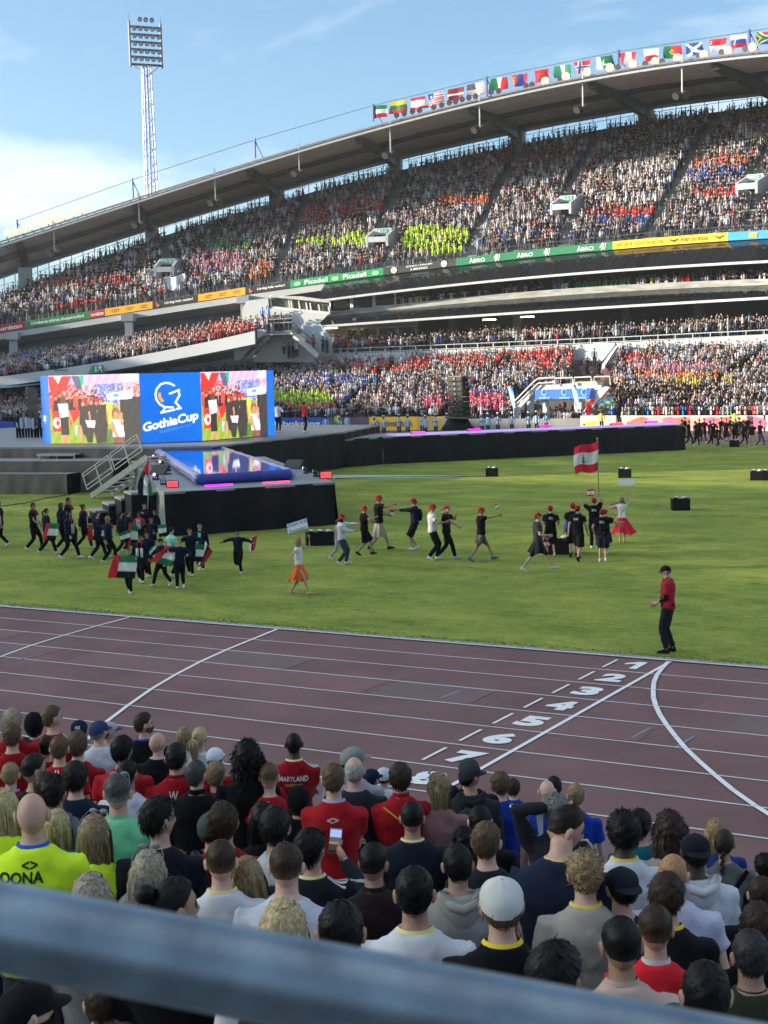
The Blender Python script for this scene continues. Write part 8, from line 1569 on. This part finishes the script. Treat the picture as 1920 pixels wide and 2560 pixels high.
for i, (x, c_) in enumerate([(1397, 5), (1418, 2), (1432, 3), (1444, 0), (1452, 0), (1462, 0), (1472, 0), (1482, 0), (1493, 0), (1503, 0), (1511, 0), (1520, 0), (1530, 0), (1542, 0), (1556, 0), (1562, 0), (1577, 3), (1597, 6), (1609, 2), (1630, 1), (1647, 2), (1669, 6), (1690, 2), (1708, 4), (1722, 4), (1737, 3), (1770, 6), (1811, 7), (1860, 7), (1911, 2), (1046, 1), (1056, 1), (1030, 2), (1071, 6), (1093, 3), (1105, 2), (1118, 3), (1131, 2), (1150, 3), (1165, 2), (1180, 3), (1200, 7), (1240, 3), (1270, 7), (1290, 6), (1317, 7)]):
    t = PT(x, 27.0); sm(EP(t, 27.05, zBal2(t)-.85), 'spectator in a %s shirt at the balustrade of the upper gallery' % GC[c_][1], GC[c_][0], k=i % 2, group='%s shirts at the upper gallery balustrade' % GC[c_][1], skin=['light', 'tan', 'light', 'fair'][i % 4], hr=['dark', 'brown', 'black', 'dblond'][i % 4])
for i in range(27):
    x = 1530+i*14.6+rnd.uniform(-6, 6); c_ = rnd.choice([2, 2, 3, 3, 6, 7, 4, 5]); t = PT(x, 1.2); sm(EP(t, 1.3, .45), 'spectator in a %s top in the front row above the pink boards' % GC[c_][1], GC[c_][0], k=rnd.choice([0, 1, 1]), group='front row spectators in %s above the pink boards' % GC[c_][1], skin=rnd.choice(['light', 'tan', 'fair']), hr=rnd.choice(['dark', 'brown', 'dblond', 'black']))
for x, lb in ((1862, 'right'), (1525, 'left'), (858, 'centre')): t = PT(x, .6); sm(EP(t, -1.2, 0), 'guard in a yellow-green vest by the far boards, %s one' % lb, (.55, .8, .05), k=0)
for x0, y0, x1, y1, x2, y2, cl, lb in ((1486, 994, 1466, 1030, 1475, 1062, (.55, .02, .03), 'plain red flag waved in front of the tunnel'), ):
    d = 115; P = [Vector(dp(x, y, d)) for x, y in ((1475, 1000), (1488, 994), (1473, 1038), (1460, 1030))]; f = lambda u, v: tuple((P[3].lerp(P[2], u)).lerp(P[0].lerp(P[1], u), v)+Vector(-fw)*.1*math.sin(v*7+u*3)); cloth('held_flag', f, lambda u, v: (.6, .02, .03), 10, 16, label=lb, cat='flag')
d = 112; P = [Vector(dp(x, y, d)) for x, y in ((1494, 1008), (1530, 990), (1536, 1010), (1496, 1020))]; f = lambda u, v: tuple((P[3].lerp(P[2], u)).lerp(P[0].lerp(P[1], u), v)+Vector(-fw)*.1*math.sin(u*9+v*2)); cloth('held_flag', f, lambda u, v: (.05, .35, .6) if v > .6 else ((.6, .6, .6) if v > .3 else (.1, .5, .1)), 16, 12, label='blue white green flag waved beside the singer', cat='flag')
print('small figures', NSP[0], 'persons', sum(1 for o in D2.objects if o.get('category') == 'person'))
# ------------------------------------------------------------------ evening air
mb = MB(); mb.box((-60, 90, 34), (760, 560, 74))
hz_ = D2.materials.new('haze_air'); hz_.use_nodes = True; t_ = hz_.node_tree; t_.nodes.clear(); o_ = t_.nodes.new('ShaderNodeOutputMaterial'); pv = t_.nodes.new('ShaderNodeVolumePrincipled')
pv.inputs['Color'].default_value = (.86, .9, .95, 1); pv.inputs['Density'].default_value = .00016; pv.inputs['Anisotropy'].default_value = .2; t_.links.new(pv.outputs[0], o_.inputs['Volume'])
obj('haze', mb, hz_, kind='stuff')
flush_people()
class _C: pass
for T, s, x, z, wd, ht, col, bold in DEC:
    me = T['top'].data; bv = BVHTree.FromPolygons([v.co.copy() for v in me.vertices], [tuple(p.vertices) for p in me.polygons]); mt_ = clothm(col, 'print')
    def hit(u, v, bv=bv):
        h = bv.ray_cast(Vector((u, -.6, v)), Vector((0, 1, 0)), 1.0); return (u, (h[0].y if h[0] is not None else -.14)-.0045, v)
    if s == 'STRIPES':
        g = T['R']['g']; a, e, w_ = g['arms'][x]; n = bold; d0 = (e-a).normalized(); sd_ = 1 if x else -1; q = MB()
        for k in range(n):
            rows = []
            for j in range(13):
                f = j/12; p = (Vector((sd_*.09, 0, 1.455)) if T['R']['P'].get('lean') is None else g['up'](sd_*.09, 0, 1.455)).lerp(a, min(1, f*2)) if f < .5 else a.lerp(e, (f-.5)*1.8)
                oy = (k-(n-1)/2)*.022; row = []
                for ww in (-.006, .006):
                    o_ = p+Vector((sd_*.30*max(0, f-.2), oy+ww-.0, .30)); dr = (p+Vector((0, oy+ww, 0))-o_).normalized(); h = bv.ray_cast(o_, dr, 1.0); row.append((h[0]-dr*.004) if h[0] is not None else None)
                rows.append(row)
            for r0_, r1_ in zip(rows[:-1], rows[1:]):
                if None in r0_ or None in r1_: continue
                q.quad(r0_[0], r0_[1], r1_[1], r1_[0])
        if q.v: obj('sleeve_stripes', q, mt_, T['o'])
        continue
    text(s, (lambda x, z, hit: (lambda u, v: hit(x+u, z+v)))(x, z, hit), mt_, T['o'], width=wd, height=ht, bold=bold)
flush_text()
for o in D2.objects:
    if o.type == 'MESH' and o.name.startswith('lane_number') and o.parent is None: o['kind'] = 'structure'
nt_ = 0
for o in D2.objects:
    if o.type == 'MESH': nt_ += sum(len(p.vertices)-2 for p in o.data.polygons) if len(o.data.polygons) < 200000 else len(o.data.polygons)
um = {o.data for o in D2.objects if o.type == 'MESH'}; print('tris drawn', nt_, 'unique', sum(len(m_.polygons) for m_ in um))
